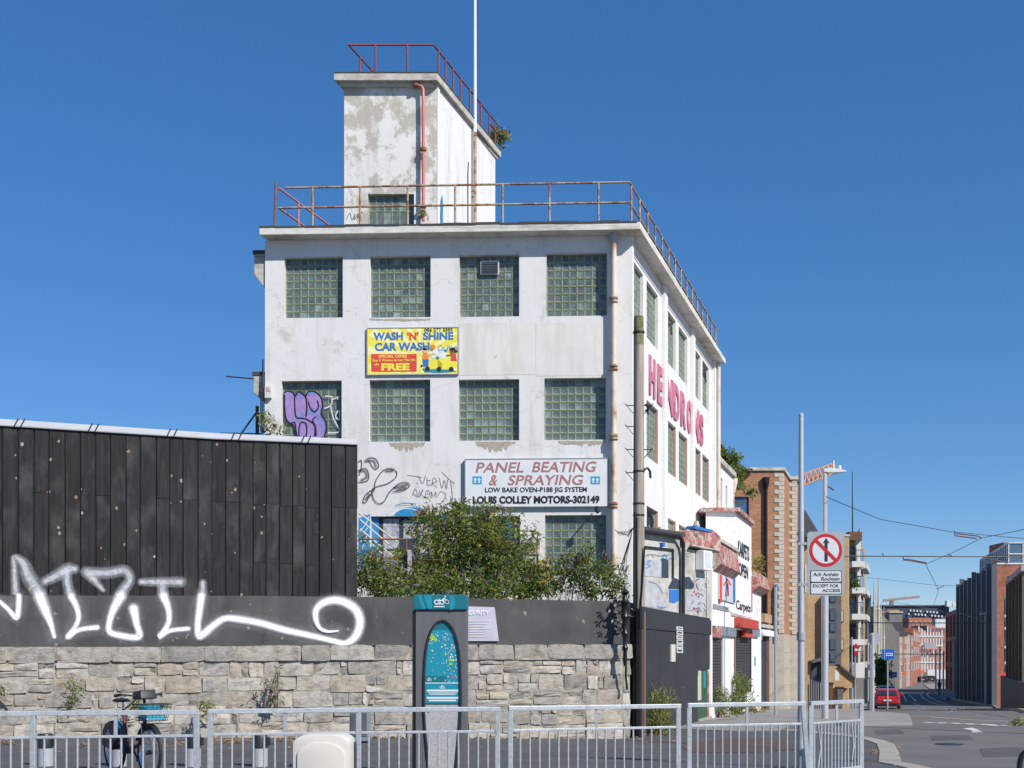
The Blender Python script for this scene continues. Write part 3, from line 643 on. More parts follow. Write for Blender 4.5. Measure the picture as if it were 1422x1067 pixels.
ragged(FF, 513, 598, 442.5, 445, .004, M['bare_plaster'], B, seed=4)
# downpipe
def pipe(fr, x, y0, y1, r, n, m, parent, collars=(), hopper=None, name='downpipe', extra=()):
    m_ = MB(); a = fr.px(x, y0, n); b = fr.px(x, y1, n); b.x, b.y = a.x, a.y
    pts = [a, b]
    m_.tube(pts, r, 12); o = m_.build(name, m, parent, smooth=True)
    for y in collars:
        c = fr.px(x, y, n); c.x, c.y = a.x, a.y; k = MB(); k.lathe(c, [(r*1.1, -.09), (r*1.55, -.07), (r*1.55, -.03), (r*1.15, -.02), (r*1.15, .02), (r*1.6, .03), (r*1.6, .07), (r*1.1, .09)], 12)
        k.build('collar', M['rust_rail'] if name == 'downpipe' else m, o, smooth=True)
    return o
pipe(FF, 852, 330, 800, .075, .16, M['cream_pipe'], B, (419, 513, 609, 703))
m_ = MB(); c = FF.px(852, 325, .16); m_.lathe(c, [(.08, -.3), (.13, -.1), (.14, .0), (.12, .06)], 12); m_.build('hopper', M['mast_grey'], B, smooth=True)
for Y_, yy in ((46.3, 0),): 
    m_ = MB(); p = SF.pt(SL-.1, 0, .1); m_.tube([p+Vector((0, 0, 12.8)), p+Vector((0, 0, .2))], .07, 10); m_.tube([p+Vector((0, 0, 12.8)), p+Vector((-.1, .1, 13))], .09, 10); m_.build('downpipe', M['cream_pipe'], B, smooth=True)
# left side: two consoles with render peeling, alarm box, dangling cables
for y0, y1, y2, x0 in ((352, 388, 400, 352), (521, 552, 560, 351)):
    z0, z1, z2 = FF.uz(368, y0)[1], FF.uz(368, y1)[1], FF.uz(368, y2)[1]; m_ = MB(); u0 = FF.u(x0)
    m_.fprism(FF, [(u0, z1+.15), (-.02, z2), (-.02, z0), (u0, z0)], -.6, -.05); c = m_.build('console', M['concrete_trim'], B, bevel=.02)
    m_ = MB(); m_.fbox(FF, u0-.03, -.01, z0, z0+.1, -.62, -.03); m_.build('console_cap', M['roof_felt'], c)
m_ = MB(); m_.fboxp(FF, 369, 378, 537, 554, .01, .12); ab = m_.build('alarm_box', M['offwhite'], B, bevel=.01); text_obj('NO 81\nYMURT', FF, (370.5, 376.5, 540, 546), M['sign_red'], ab, n=.122, depth=.002)
m_ = MB(); q = FF
m_.tube([q.px(307, 517, -.5), q.px(353, 521, -.5), q.px(366, 521, -.2)], .02, 6); m_.tube([q.px(352, 560, -.4), q.px(352, 600, -.4)], .05, 8); m_.tube([q.px(366, 500, .03), q.px(365.5, 540, .04), q.px(366.5, 601, .03)], .03, 6)
m_.tube([q.px(330, 598, -.4), q.px(350, 570, -.4)], .025, 6); m_.tube([q.px(300, 598, -.4), q.px(360, 599, -.4)], .02, 6); m_.tube([q.px(352, 545, -.3), q.px(363, 545, .04), q.px(363, 600, .04)], .022, 6)
m_.build('bracket_pipework', M['dark_metal'], B, smooth=True, split=True)
# dark broken slats hanging in side windows
for h in (SW[6], SW[15], SW[5]):
    m_ = MB()
    for k in range(7):
        u = h[0]+(h[1]-h[0])*random.uniform(.2, .75); z = h[3]-.08
        m_.bar(SR.pt(u, z, -.1), SR.pt(u+random.uniform(-.15, .15), z-random.uniform(.2, .55), -.05), .06, .03)
    m_.build('broken_slats', M['dark_metal'], B, split=True)
# ---- tower
TO = P(478, 300, 34.5); TC = P(606.5, 300, 34.5); TF = Fr((TO.x, TO.y), (1, 0)); TSd = Fr((TC.x, TC.y), D, STN); TL = 5.15; zt1 = 18.25
TW = [TF.uz(511, 290)[0], TF.uz(575, 290)[0], ZR1+.05, TF.uz(540, 269.5)[1]]
m_ = MB(); facade(m_, TF, 0, TF.u(606.5), ZR1-.1, zt1, [TW], .14)
tb = TC+D*TL; tl = TO+D*TL
up = lambda p, z: Vector((p.x, p.y, z))
m_.quad(up(TC, 13.1), up(tb, 13.1), up(tb, zt1), up(TC, zt1), 1); m_.quad(up(tb, 13.1), up(tl, 13.1), up(tl, zt1), up(tb, zt1)); m_.quad(up(tl, 13.1), up(TO, 13.1), up(TO, zt1), up(tl, zt1))
m_.build('tower_wall', [M['tower'], rendermat('tower_side_render', (.76, .755, .745), (.50, .48, .43), .60, .70, 1.2, .5)], B)
m_ = MB(); m_.fbox(TSd, .0, .17, 13.1, zt1, 0, .03); m_.build('tower_corner_pier', M['render_side'], B)
n_ = .28; a = TF.pt(-.26, 0, n_); bq = TF.pt(0, 0, n_); s0 = TSd.pt(0, 0, .12); t = ((s0-a).cross(D)).z/(Vector((1, 0, 0)).cross(D)).z; tc_ = a+Vector((1, 0, 0))*t; te = TSd.pt(TL+.25, 0, .12)
m_ = MB(); m_.zprism([(a.x, a.y), (tc_.x, tc_.y), (te.x, te.y), (te.x-3.2, te.y)], zt1, zt1+.2); m_.zprism([(a.x+.14, a.y+.14), (tc_.x-.14, tc_.y+.14), (te.x-.1, te.y-.1), (te.x-3, te.y-.1)], zt1-.1, zt1-.002); m_.build('tower_roof_slab', M['concrete_trim'], B, bevel=.012, split=True)
m_ = MB(); m_.zprism([(a.x-.01, a.y-.01), (tc_.x+.01, tc_.y-.01), (te.x+.01, te.y), (te.x-3.2, te.y)], zt1+.202, zt1+.235); m_.build('tower_felt', M['roof_felt'], B)
glass_window(TF, TW, 6, 4, True, B, d=.14)
for x0, x1 in ((497, 511), (586, 604)):
    m_ = MB(); p = P(x0, 97, 36); q = P(x1, 97, 36); m_.box(p.x, q.x, 35.6, 36.4, zt1+.24, zt1+.38); m_.build('roof_hatch', M['roof_felt'], B, bevel=.02)
# tower downpipe with its swan neck
m_ = MB(); g_ = lambda x, y, n: TF.px(x, y, n)
m_.tube([g_(577.5, 112, .06), g_(577.5, 119, .10), g_(580, 122, .16), g_(586, 124, .16), g_(588, 128, .16), g_(588.5, 160, .16), g_(588.5, 310, .16)], .048, 12); dp = m_.build('tower_downpipe', M['pink_pipe'], B, smooth=True)
for y in (122, 211, 290): k = MB(); k.lathe(g_(588.5 if y > 125 else 578, y, .16), [(.065, -.05), (.09, -.04), (.09, .04), (.065, .05)], 12); k.build('collar', M['rust'], dp, smooth=True)
# blue flash and thin cable on the tower side
m_ = MB(); m_.fprism(TSd, [(.25, 14.5), (.27, 15.0), (.36, 15.2), (.42, 14.9), (.40, 14.3), (.30, 14.1)], .031, .034); m_.build('blue_paint_mark', M['mural_blue'], B, split=True)
m_ = MB(); u = TSd.u(649); m_.tube([TSd.pt(u, 13.2, .02), TSd.pt(u, 16.6, .02), TSd.pt(u+.05, 17, .02)], .018, 6); m_.build('cable', M['dark_metal'], B)
m_ = MB(); stroke(m_, TF, [(481, 305), (486, 296), (489, 306), (493, 298), (492, 305), (498, 297), (497, 303), (503, 294), (501, 300)], 1.0, n=.01); m_.build('tag_scribble', M['spray_black'], B, split=True)
# ---- roof railings (main roof)
def railing(name, label, posts, toprails, midrails, m, r=.028, group=None, mrail=None):
    t_ = thing(name, label, 'railing', posts[0][0])
    for a, b in posts:
        k = MB(); k.tube([a, b], r*1.1, 8); k.build('post', m, t_, smooth=True)
    for a, b in toprails: k = MB(); k.tube([a, b], r, 8); k.build('top_rail', mrail or m, t_, smooth=True)
    for a, b in midrails: k = MB(); k.tube([a, b], r, 8); k.build('mid_rail', mrail or m, t_, smooth=True)
    return t_
FE = Fr((e0.x, e0.y), fdir).off(-.12); zt_, zm_ = 14.30, 13.76
SE = Fr((ec.x, ec.y), D, STN).off(-.30); ue = SL+.5
_t = ((SE.O-FE.O).cross(SE.U)).z/(FE.U.cross(SE.U)).z; RC = FE.O+FE.U*_t; RCt = Vector((RC.x, RC.y, zt_)); RCm = Vector((RC.x, RC.y, zm_))
def fe(x, z): return FE.pt(FE.u(x), z)
posts = [(fe(x, 13.2), fe(x, zt_)) for x in (434, 500, 566, 632, 698, 763, 831)]
railing('roof_railing', 'rusty two-bar railing along the front edge of the main roof', posts, [(fe(396, zt_), RCt)], [(fe(386, zm_), RCm)], M['rust_rail'])
posts = [(SE.pt(.25+k*ue/14.6, 13.2), SE.pt(.25+k*ue/14.6, zt_)) for k in range(15)]
railing('roof_railing', 'rusty railing running back along the street side of the main roof', posts, [(RCt, SE.pt(ue, zt_))], [(RCm, SE.pt(ue, zm_))], M['rust_rail'])
lp = fe(387, 0); LE = Fr((lp.x, lp.y), D, STN)
posts = [(LE.pt(u, 13.2), LE.pt(u, zt_)) for u in (1.1, 2.9, 4.9, 7, 9)]
railing('roof_railing', 'red-primed railing running back along the left edge of the main roof', posts, [(LE.pt(0, zt_), LE.pt(10, zt_))], [(LE.pt(0, zm_), LE.pt(10, zm_))], M['pink_pipe'])
m_ = MB(); p = fe(381, 0); m_.tube([up(p, 13.2), up(p+Vector((.04, 0, 0)), 14.45)], .03, 8); tag(m_.build('railing_stub', M['rust'], smooth=True), 'lone rusty upright standing at the left front corner of the main roof', 'post')
# tower railing
TE = Fr((a.x, a.y), (1, 0)).off(-.1); tz = zt1+.24; th = tz+.82
te_ = lambda x, z: TE.pt(TE.u(x), z)
TS2 = Fr((tc_.x, tc_.y), D, STN).off(-.08); cR = te_(602, th)
posts = [(te_(521.5, tz), te_(521.5, th)), (te_(565.5, tz), te_(565.5, th))]+[(TS2.pt(u, tz), TS2.pt(u, th)) for u in (.3, .85, 1.45, 2.1, 2.9, 3.9, 4.7, 5.3)]
l0 = te_(484, th); LD = Fr((l0.x, l0.y), D, STN)
posts += [(LD.pt(u, tz), LD.pt(u, th)) for u in (.75, 1.5, 3, 5)]
railing('tower_railing', 'dark red railing round the top of the rooftop tower', posts, [(te_(484, th), cR), (cR, TS2.pt(5.5, th)), (LD.pt(0, th), LD.pt(5, th))], [(TS2.pt(4.7, th-.3), TS2.pt(5.5, th-.3))], M['red_rail'], r=.026)
# flagpole
b0 = P(659.5, 308, 37.2); b0.z = 13.2; T = thing('flagpole', 'tall flagpole beside the tower, rusty below and white above', 'flagpole', b0)
m_ = MB(); m_.tube([b0, up(b0, 18.05)], .055, 10); m_.build('lower_mast', M['rust_rail'], T, smooth=True)
m_ = MB(); m_.tube([up(b0, 18.05), up(b0, 23.5)], [.06, .045], 10); m_.build('upper_mast', M['white_paint'], T, smooth=True)
m_ = MB(); m_.tube([up(b0, 16.2)+Vector((-.33, .1, .1)), up(b0, 16.2), up(b0, 16.05), up(b0, 16.0)+Vector((-.3, .1, 0))], .025, 6); m_.build('bracket', M['rust_rail'], T, split=True)
# HENDRONS letters on the recessed side wall
hx = {'H': (900.6, 908.6), 'E': (911.8, 919.8), 'D': (934.8, 942), 'R': (944.3, 951.3), 'O': (953.2, 958.8), 'S': (970.6, 975.4)}
LT = thing('raised_lettering', 'large raised pink capitals spelling HENDRONS across the street side of the corner building', 'lettering', SR.pt(2, 9.3))
ub = lambda x: SR.u(x)
LZ = (9.27, 10.42); lw = ub(908.6)-ub(900.2)
spans = [(k, ub(a_), ub(b_)) for k, (a_, b_) in hx.items()]; spans.insert(2, ('N', ub(934.8)-lw-.5, ub(934.8)-.16)); spans.insert(6, ('N', ub(970.8)-lw-.5, ub(970.8)-.2))
for k, a_, b_ in spans: text_obj(k, SR, (a_, b_, *LZ), M['letter_pink'], LT, depth=.035, n=.01, bold=.04, name='letter_'+k.lower(), pixels=False)
# ---- signs on the facade
def signbase(name, label, fr, x0, x1, y0, y1, m, mf, th=.05, n=.02, frame=.02):
    c = fr.px(x0, y1, n); T = thing(name, label, 'sign', c); k = MB(); u0, z1 = fr.uz(x0, (y0+y1)/2)[0], fr.uz((x0+x1)/2, y0)[1]; u1, z0 = fr.u(x1), fr.uz((x0+x1)/2, y1)[1]
    k.fbox(fr, u0, u1, z0, z1, n, n+th); k.build('board', m, T)
    if frame:
        for q in ((u0-.015, u1+.015, z1-.005, z1+.02), (u0-.015, u1+.015, z0-.02, z0+.005), (u0-.015, u0+.01, z0+.006, z1-.006), (u1-.01, u1+.015, z0+.006, z1-.006)):
            k = MB(); k.fbox(fr, *q, n-.005, n+th+.01); k.build('edge_trim', mf, T)
    return T, n+th
T, n = signbase('carwash_sign', 'yellow car wash sign with blue lettering and red offer panel on the white wall', FF, 510.5, 636.5, 456.5, 520.5, M['sign_yellow'], M['mast_grey'], th=.03)
m_ = MB(); cx, cy = 585, 494
def clipray(cx, cy, a, b, rect):
    x0, x1, y0, y1 = rect
    def hit(t):
        dx, dy = math.cos(t), math.sin(t); s_ = min((x1-cx)/dx if dx > 1e-6 else ((x0-cx)/dx if dx < -1e-6 else 1e9), (y1-cy)/dy if dy > 1e-6 else ((y0-cy)/dy if dy < -1e-6 else 1e9)); return cx+dx*s_, cy+dy*s_
    return [(cx, cy), hit(a), hit(b)]
for k in range(18):
    a_ = 2*math.pi*k/18; pts = clipray(cx, cy, a_, a_+.17, (511.5, 635.5, 457.5, 519.5)); q = [FF.uz(*p) for p in pts]; m_.add([FF.pt(u, z, n+.002) for u, z in q], [(0, 1, 2)])
m_.build('sun_rays', M['sign_rays'], T, split=True)
tx = lambda s, box, m, dp=.003, nn=None, **k: text_obj(s, FF, box, M[m], T, depth=dp, n=(nn or n+.005), **k)
tx('086 277 3355', (589.5, 629, 456.8, 461.4), 'sign_black', bold=.02); tx('WASH', (519, 560, 462.2, 473.5), 'sign_blue', bold=.035); tx("'N'", (566, 581.5, 462, 473.5), 'sign_red', bold=.035); tx('SHINE', (588, 630, 462, 473), 'sign_blue', bold=.035); tx('CAR WASH', (521, 597, 476.5, 488), 'sign_blue', bold=.035)
tx('Car Wash', (608, 636, 480, 488), 'sign_blue', shear=.2)
m_ = MB(); m_.fprismp(FF, [(516, 492.5), (579, 492.5), (579, 517), (516, 517)], n+.004, n+.006); m_.build('offer_panel', M['sign_red'], T)
tx('SPECIAL OFFER', (526, 566, 493.5, 498), 'sign_yellow', nn=n+.008, bold=.03); tx('Buy 4 Washes & Get The 5th', (518, 577, 499.5, 503.8), 'sign_yellow', nn=n+.008, bold=.02); tx('FREE', (530, 569, 505.5, 515.5), 'sign_yellow', nn=n+.008, bold=.05); tx('*', (520, 527, 505.5, 512), 'sign_yellow', nn=n+.008, bold=.05)
def disc(mb, fr, x, y, r, n0, n1, k=16, ry=None, mi=0):
    mb.fprismp(fr, [(x+r*math.cos(2*math.pi*i/k), y+(ry or r)*math.sin(2*math.pi*i/k)) for i in range(k)], n0, n1, mi)
def ring(mb, fr, x, y, r0, r1, n0, n1, k=24):
    for i in range(k):
        a0, a1 = 2*math.pi*i/k, 2*math.pi*(i+1)/k; mb.fprismp(fr, [(x+r0*math.cos(a0), y+r0*math.sin(a0)), (x+r1*math.cos(a0), y+r1*math.sin(a0)), (x+r1*math.cos(a1), y+r1*math.sin(a1)), (x+r0*math.cos(a1), y+r0*math.sin(a1))], n0, n1)
def art(parts):
    for i, (name, mt, shapes) in enumerate(parts):
        k = MB()
        for sh in shapes:
            if sh[0] == 'd': disc(k, FF, sh[1], sh[2], sh[3], n+.003+i*.001, n+.004+i*.001, 12, sh[4] if len(sh) > 4 else None)
            else: k.fprismp(FF, sh[1], n+.003+i*.001, n+.004+i*.001)
        k.build(name, M[mt], T, split=True)
art([('printed_water', 'teal_light', [('p', [(586, 513), (600, 509), (625, 511), (634, 517), (610, 519), (590, 518)])]), ('printed_car', 'sign_yellow', [('p', [(590, 506), (597, 500), (608, 500), (614, 505), (614, 513), (590, 514)]), ('p', [(608, 502), (616, 496), (628, 498), (632, 506), (630, 514), (608, 514)])]),
     ('printed_suds', 'map_white', [('d', 606, 490, 5), ('d', 612, 487, 4), ('d', 616, 494, 5), ('d', 602, 495, 3.5)]), ('printed_bubble', 'teal_light', [('d', 600, 486, 2), ('d', 619, 488, 2.2), ('d', 608, 498, 2.5)]),
     ('printed_shirt', 'orange', [('p', [(588, 491), (594, 491), (596, 500), (587, 500)])]), ('printed_trousers', 'sign_blue', [('p', [(587, 500), (596, 500), (595, 510), (588, 510)])]),
     ('printed_dress', 'sign_red', [('p', [(627, 492), (633, 492), (635, 502), (626, 502)])]), ('printed_face', 'skin_light', [('d', 590.5, 488, 3.4), ('p', [(594, 493), (602, 492), (602, 494), (594, 495)])]), ('printed_face', 'skin_dark', [('d', 628.5, 488.5, 3.6), ('p', [(620, 494), (627, 493), (627, 495), (620, 496)])]),
     ('printed_hair', 'hair', [('d', 590.5, 485.8, 3.4, 1.9), ('d', 629, 486, 4.2, 2.2), ('d', 633.5, 489, 2)]), ('printed_wheel', 'sign_black', [('d', 594, 513, 3.2), ('d', 610, 513.5, 3.2), ('d', 627, 513.5, 3.2), ('d', 586, 509, 1.5)]), ('printed_smile', 'orange', [('d', 601.5, 483, 3.6)])])
T, n = signbase('garage_sign', 'white panel beating and spraying sign above the bushes', FF, 646.5, 844.5, 638.5, 704, M['sign_white'], M['mast_grey'], th=.08)
tx('PANEL', (661, 730, 643, 657), 'sign_maroon', shear=.22, bold=.012); tx('BEATING', (739, 829, 642, 656.5), 'sign_maroon', shear=.22, bold=.012); tx('&', (679, 693, 660.5, 675), 'sign_maroon', shear=.22, bold=.012); tx('SPRAYING', (705, 811, 660.5, 674.5), 'sign_maroon', shear=.22, bold=.012)
tx('LOW BAKE OVEN-P188 JIG SYSTEM', (674, 815, 677.5, 686.5), 'sign_black', bold=.02); tx('LOUIS COLLEY MOTORS-302149', (657, 832.5, 689.5, 700.5), 'sign_black', bold=.045)
for x0 in (656.5, 820):
    m_ = MB(); m_.fprismp(FF, [(x0, 662.5), (x0+13, 662.5), (x0+13, 673.5), (x0, 673.5)], n+.002, n+.004); m_.build('logo_square', M['sign_cyan'], T)
    m_ = MB()
    for dx in (3.7, 9.3): m_.fprismp(FF, [(x0+dx, 664.3), (x0+dx+2.6, 667.6), (x0+dx+1.1, 667.6), (x0+dx+1.1, 671.5), (x0+dx-1.1, 671.5), (x0+dx-1.1, 667.6), (x0+dx-2.6, 667.6)], n+.006, n+.008)
    m_.build('logo_arrows', M['white_paint'], T, split=True)
m_ = MB(); m_.tube([FF.px(828, 707, .1), FF.px(828, 707, .5)], .02, 6); m_.lathe(FF.px(829, 709, .5), [(.02, -.14), (.07, -.1), (.07, .04)], 8); m_.build('spotlight', M['dark_metal'], T, split=True)
m_ = MB()
for x, y in ((514, 458), (633, 458), (514, 519), (633, 519), (545, 519), (575, 519)): disc(m_, FF, x, y, .8, .08, .085, 8)
# ---- graffiti on the front
m_ = MB(); nn_ = -.115
GA = lambda pts: m_.fprismp(FF, pts, nn_, nn_+.002)
GA(spline([(393, 545), (398, 542), (405, 545), (408, 549), (412, 543), (418, 545), (423, 550), (427, 543), (436, 543), (444, 550), (447, 562), (445, 574), (451, 584), (452, 596), (448, 606), (430, 607), (412, 606), (409, 598), (406, 588), (398, 586), (394, 576), (393, 560)], 3))
m_.build('graffiti_fill', M['graf_purple'], B)
m_ = MB()
for pts in ([(393, 545), (398, 542), (405, 544), (409, 549), (413, 543), (419, 546), (424, 552), (425, 565), (424, 577)], [(408, 549), (408, 562), (410, 578), (418, 580), (426, 582), (436, 590), (436, 604)], [(423, 551), (427, 543), (436, 543), (444, 550), (447, 562), (445, 574), (451, 584), (452, 596), (449, 606)],
            [(394, 548), (394, 565), (396, 580), (402, 587), (408, 586), (410, 598), (412, 607)], [(414, 606), (414, 594), (417, 586), (423, 587), (425, 596), (424, 606)], [(427, 558), (430, 566), (436, 571), (441, 564), (440, 556)], [(437, 578), (433, 583), (437, 592), (438, 604)]):
    stroke(m_, FF, pts, 2.2, n=nn_+.004)
m_.build('graffiti_outline', M['spray_edge'], B, split=True)
m_ = MB()
for pts in ([(451, 549), (460, 551), (458, 562), (450, 566)], [(458, 562), (462, 580), (470, 598), (455, 600)], [(462, 553), (470, 550), (468, 553)], [(468, 570), (465, 577), (470, 582), (470, 570), (466, 572)]): stroke(m_, FF, pts, 2.4, n=nn_+.004)
m_.build('graffiti_tag', M['spray_pale'], B, split=True)
m_ = MB()
for pts in ([(498, 642), (502, 640), (502, 650), (499, 660)], [(499, 653), (508, 651), (512, 658), (511, 667), (503, 670), (498, 670)], [(507, 640), (514, 636), (522, 638), (526, 647), (522, 652), (517, 648), (513, 641), (507, 642)], [(504, 698), (506, 690), (513, 683), (520, 680), (513, 690), (508, 698), (504, 698)],
            [(520, 680), (522, 668), (532, 654), (543, 651), (551, 656), (549, 664), (538, 672), (524, 676), (517, 681), (519, 693), (526, 700), (534, 696), (541, 684), (553, 673), (564, 670), (569, 675), (560, 681), (546, 683)]): stroke(m_, FF, pts, 2.0, n=.012)
m_.build('graffiti_loops', M['spray_black'], B, split=True)
m_ = MB()
for pts in ([(499, 655), (507, 655), (509, 663), (502, 667)], [(512, 640), (519, 641), (522, 648)], [(508, 694), (513, 687)], [(548, 678), (556, 676), (565, 673)], [(536, 655), (545, 654)], [(552, 681), (563, 677)]): stroke(m_, FF, pts, 6, n=.006)
m_.build('graffiti_shading', M['spray_grey'], B, split=True)
m_ = MB(); rs = random.Random(5)
for pts in ([(582, 662), (587, 672), (591, 661)], [(593, 664), (594, 674), (599, 673)], [(593, 668), (598, 667)], [(600, 675), (602, 664), (607, 669), (601, 671), (607, 677)], [(610, 664), (614, 678), (617, 667), (620, 679), (622, 666)], [(573, 688), (577, 679), (580, 690), (574, 686)], [(583, 681), (582, 691), (588, 680), (584, 686), (589, 690)], [(592, 682), (591, 690), (596, 690), (596, 682), (592, 682)], [(599, 692), (599, 683), (602, 690), (605, 683), (606, 691)], [(608, 689), (612, 683), (619, 687), (614, 698), (605, 700)], [(626, 668), (629, 694)], [(578, 671), (580, 672)], [(614, 656), (625, 667), (632, 672)], [(566, 660), (585, 663)]): stroke(m_, FF, pts, 1.0, n=.01)
m_.build('graffiti_scribble', M['spray_black'], B, split=True)
# blue mural low on the front, around the openings
m_ = MB()
m_.fprismp(FF, spline([(547, 717), (552, 710), (560, 706), (570, 704.5), (580, 705), (590, 709), (606, 717)], 3), .003, .005); m_.fprismp(FF, [(498, 720), (514, 714), (514, 790), (498, 790)], .003, .005); m_.fprismp(FF, [(612, 712), (640, 708), (640, 716), (612, 725)], .003, .005)
m_.build('mural', M['mural_blue'], B, split=True)
m_ = MB()
for pts in ([(538, 714), (549, 704), (562, 701), (577, 702), (592, 707)], [(545, 716), (556, 708), (570, 707), (584, 711)], [(500, 738), (508, 728), (512, 718)], [(501, 752), (507, 738), (513, 731)], [(502, 765), (507, 752), (509, 745)], [(620, 706), (628, 700), (640, 704)], [(616, 712), (626, 706), (636, 708)]): stroke(m_, FF, pts, 2, n=.012)
m_.build('mural_lines', M['spray_pale'], B, split=True)
m_ = MB()
for pts in ([(550, 702), (562, 699), (578, 700)], [(618, 702), (630, 697), (640, 700)], [(500, 714), (508, 716)]): stroke(m_, FF, pts, 1.6, n=.014)
m_.build('mural_lines', M['spray_blue'], B, split=True)
# openings: dark recess with posters
for h, ps in ((DOOR[0], ((531, 553, 720, 762), (559, 577, 722, 748), (580, 600, 722, 775), (531, 558, 765, 795))), (DOOR[1], ((714, 718, 720, 760), (650, 690, 722, 780)))):
    m_ = MB(); m_.fbox(FF, h[0]-.01, h[1]+.01, h[2]-.01, h[3]+.01, -.3, -.16); w_ = m_.build('boarded_opening', M['navy'], B)
    for x0, x1, y0, y1 in ps: k = MB(); k.fboxp(FF, x0, x1, y0, y1, -.158, -.15); k.build('poster', M['poster'], w_)
    k = MB(); k.fboxp(FF, 515.5 if h is DOOR[0] else 703, 525 if h is DOOR[0] else 710, 718, 790, -.159, -.13); k.build('blue_jamb', M['mural_blue'], w_)
sb = stuff_blocks[B.name]; sb.build('glass_blocks', [M['block_rim'], M['block_a'], M['block_b'], M['block_c']], B, kind='stuff')
# potted geranium plaque between the lower windows
T = thing('red_flower_sign', 'small rusty board with red flowers hung beside the lower glass-block window', 'wall sign', FF.px(728, 770, .05))
m_ = MB(); m_.fboxp(FF, 726.5, 750, 748, 770, .02, .05); m_.build('board', M['concrete_trim'], T)
m_ = MB()
for k in range(60): x, y = random.uniform(730, 748), random.uniform(758, 769); p = FF.px(x, y, random.uniform(.06, .16)); s_ = .035; v = [p+Vector((random.uniform(-s_, s_), random.uniform(-s_, s_), random.uniform(-s_, s_))) for _ in range(3)]; m_.add(v, [(0, 1, 2)])
m_.build('red_flowers', M['sign_red'], T, split=True)
# ------------------------------------------------------------------ stone boundary wall with boarding and timber fence
W0 = P(0, 900, 23.6); W1 = P(868, 900, 26.6); WF = Fr((W0.x, W0.y), (W1.x-W0.x, W1.y-W0.y)); WL = WF.u(868)
uL = WF.u(-190)
zc1 = WF.uz(500, 896.5)[1]; zc0 = WF.uz(500, 917.5)[1]
ST = thing('stone_wall', 'old grey limestone wall with dressed coping stones along the back of the plaza', 'wall', WF.pt(0, 0))
m_ = MB(); m_.fbox(WF, uL, WL-.05, -.6, zc0+.005, -.45, -.014)
m_.fbox(WF, uL, WL-.1, zc0+.01, zc1-.04, -.3, .035)
m_.build('mortar_core', M['mortar_lime'], ST, split=True)
def topz(x): return np.interp(x, [-200, 0, 500, 868], [WF.uz(0, 901)[1]]*2+[WF.uz(500, 896.5)[1], WF.uz(868, 895.5)[1]])
def botz(x): return np.interp(x, [-200, 0, 500, 868], [WF.uz(0, 922)[1]]*2+[WF.uz(500, 917.5)[1], WF.uz(868, 915)[1]])
def stone(u0, u1, z0, z1, rs, name, m, parent, fr=WF, thick=.10, rough=.015, slope=0.0, chamf=.007, nx=4, nz=3):
    g = .012; u0 += g; u1 -= g; z0 += g*.8; z1 -= g*.8
    j = lambda s_: rs.uniform(-s_, s_)
    vs = []; pro = rs.uniform(0, rough*1.3); tu, tz_ = j(.02), j(.02)
    rows = []
    for b in range(nz+1):
        for a in range(nx+1):
            fu, fz = a/nx, b/nz; e = (a in (0, nx)) or (b in (0, nz))
            u = u0+(u1-u0)*fu+(j(.012) if not e else j(.009)); z = z0+(z1-z0)*fz+(j(.012) if not e else j(.008))
            if a in (0, nx) and b in (0, nz): u += (.006 if a == 0 else -.006)*rs.uniform(.2, 3); z += (.005 if b == 0 else -.005)*rs.uniform(.2, 3)
            n = pro+tu*(fu-.5)*2+tz_*(fz-.5)*2+(j(rough) if not e else -chamf+j(.006))
            vs.append(fr.pt(u, z, n))
    k = (nx+1)*(nz+1); idx = lambda a, b: b*(nx+1)+a
    fs = [(idx(a, b), idx(a+1, b), idx(a+1, b+1), idx(a, b+1)) for b in range(nz) for a in range(nx)]
    ring_ = [idx(a, 0) for a in range(nx+1)]+[idx(nx, b) for b in range(1, nz+1)]+[idx(a, nz) for a in range(nx-1, -1, -1)]+[idx(0, b) for b in range(nz-1, 0, -1)]
    for q in ring_: vs.append(vs[q]-fr.N*thick)
    nr = len(ring_)
    for i in range(nr): i2 = (i+1) % nr; fs.append((ring_[i], k+i, k+i2, ring_[i2]))
    c = fr.pt((u0+u1)/2, (z0+z1)/2, 0); off = wloc(parent)
    me = bpy.data.meshes.new(name); me.from_pydata([tuple(v-c) for v in vs], [], fs); me.materials.append(m)
    me.update()
    o = bpy.data.objects.new(name, me); C.objects.link(o); o.parent = parent; o.location = c-off; return o
rs = random.Random(11)
cj = [-190, -120, -45, 0+10, 78, 155, 223, 283, 324, 418, 458, 519, 570, 612, 664, 713, 760, 811, 862]
for a_, b_ in zip(cj[:-1], cj[1:]):
    u0, u1 = WF.u(a_), WF.u(b_); xm = (a_+b_)/2
    stone(u0, u1, botz(xm)+rs.uniform(-.01, .005), topz(xm)+.02, rs, 'coping_stone', M['coping'], ST, thick=.42, rough=.005, chamf=.009, fr=WF.off(.05))
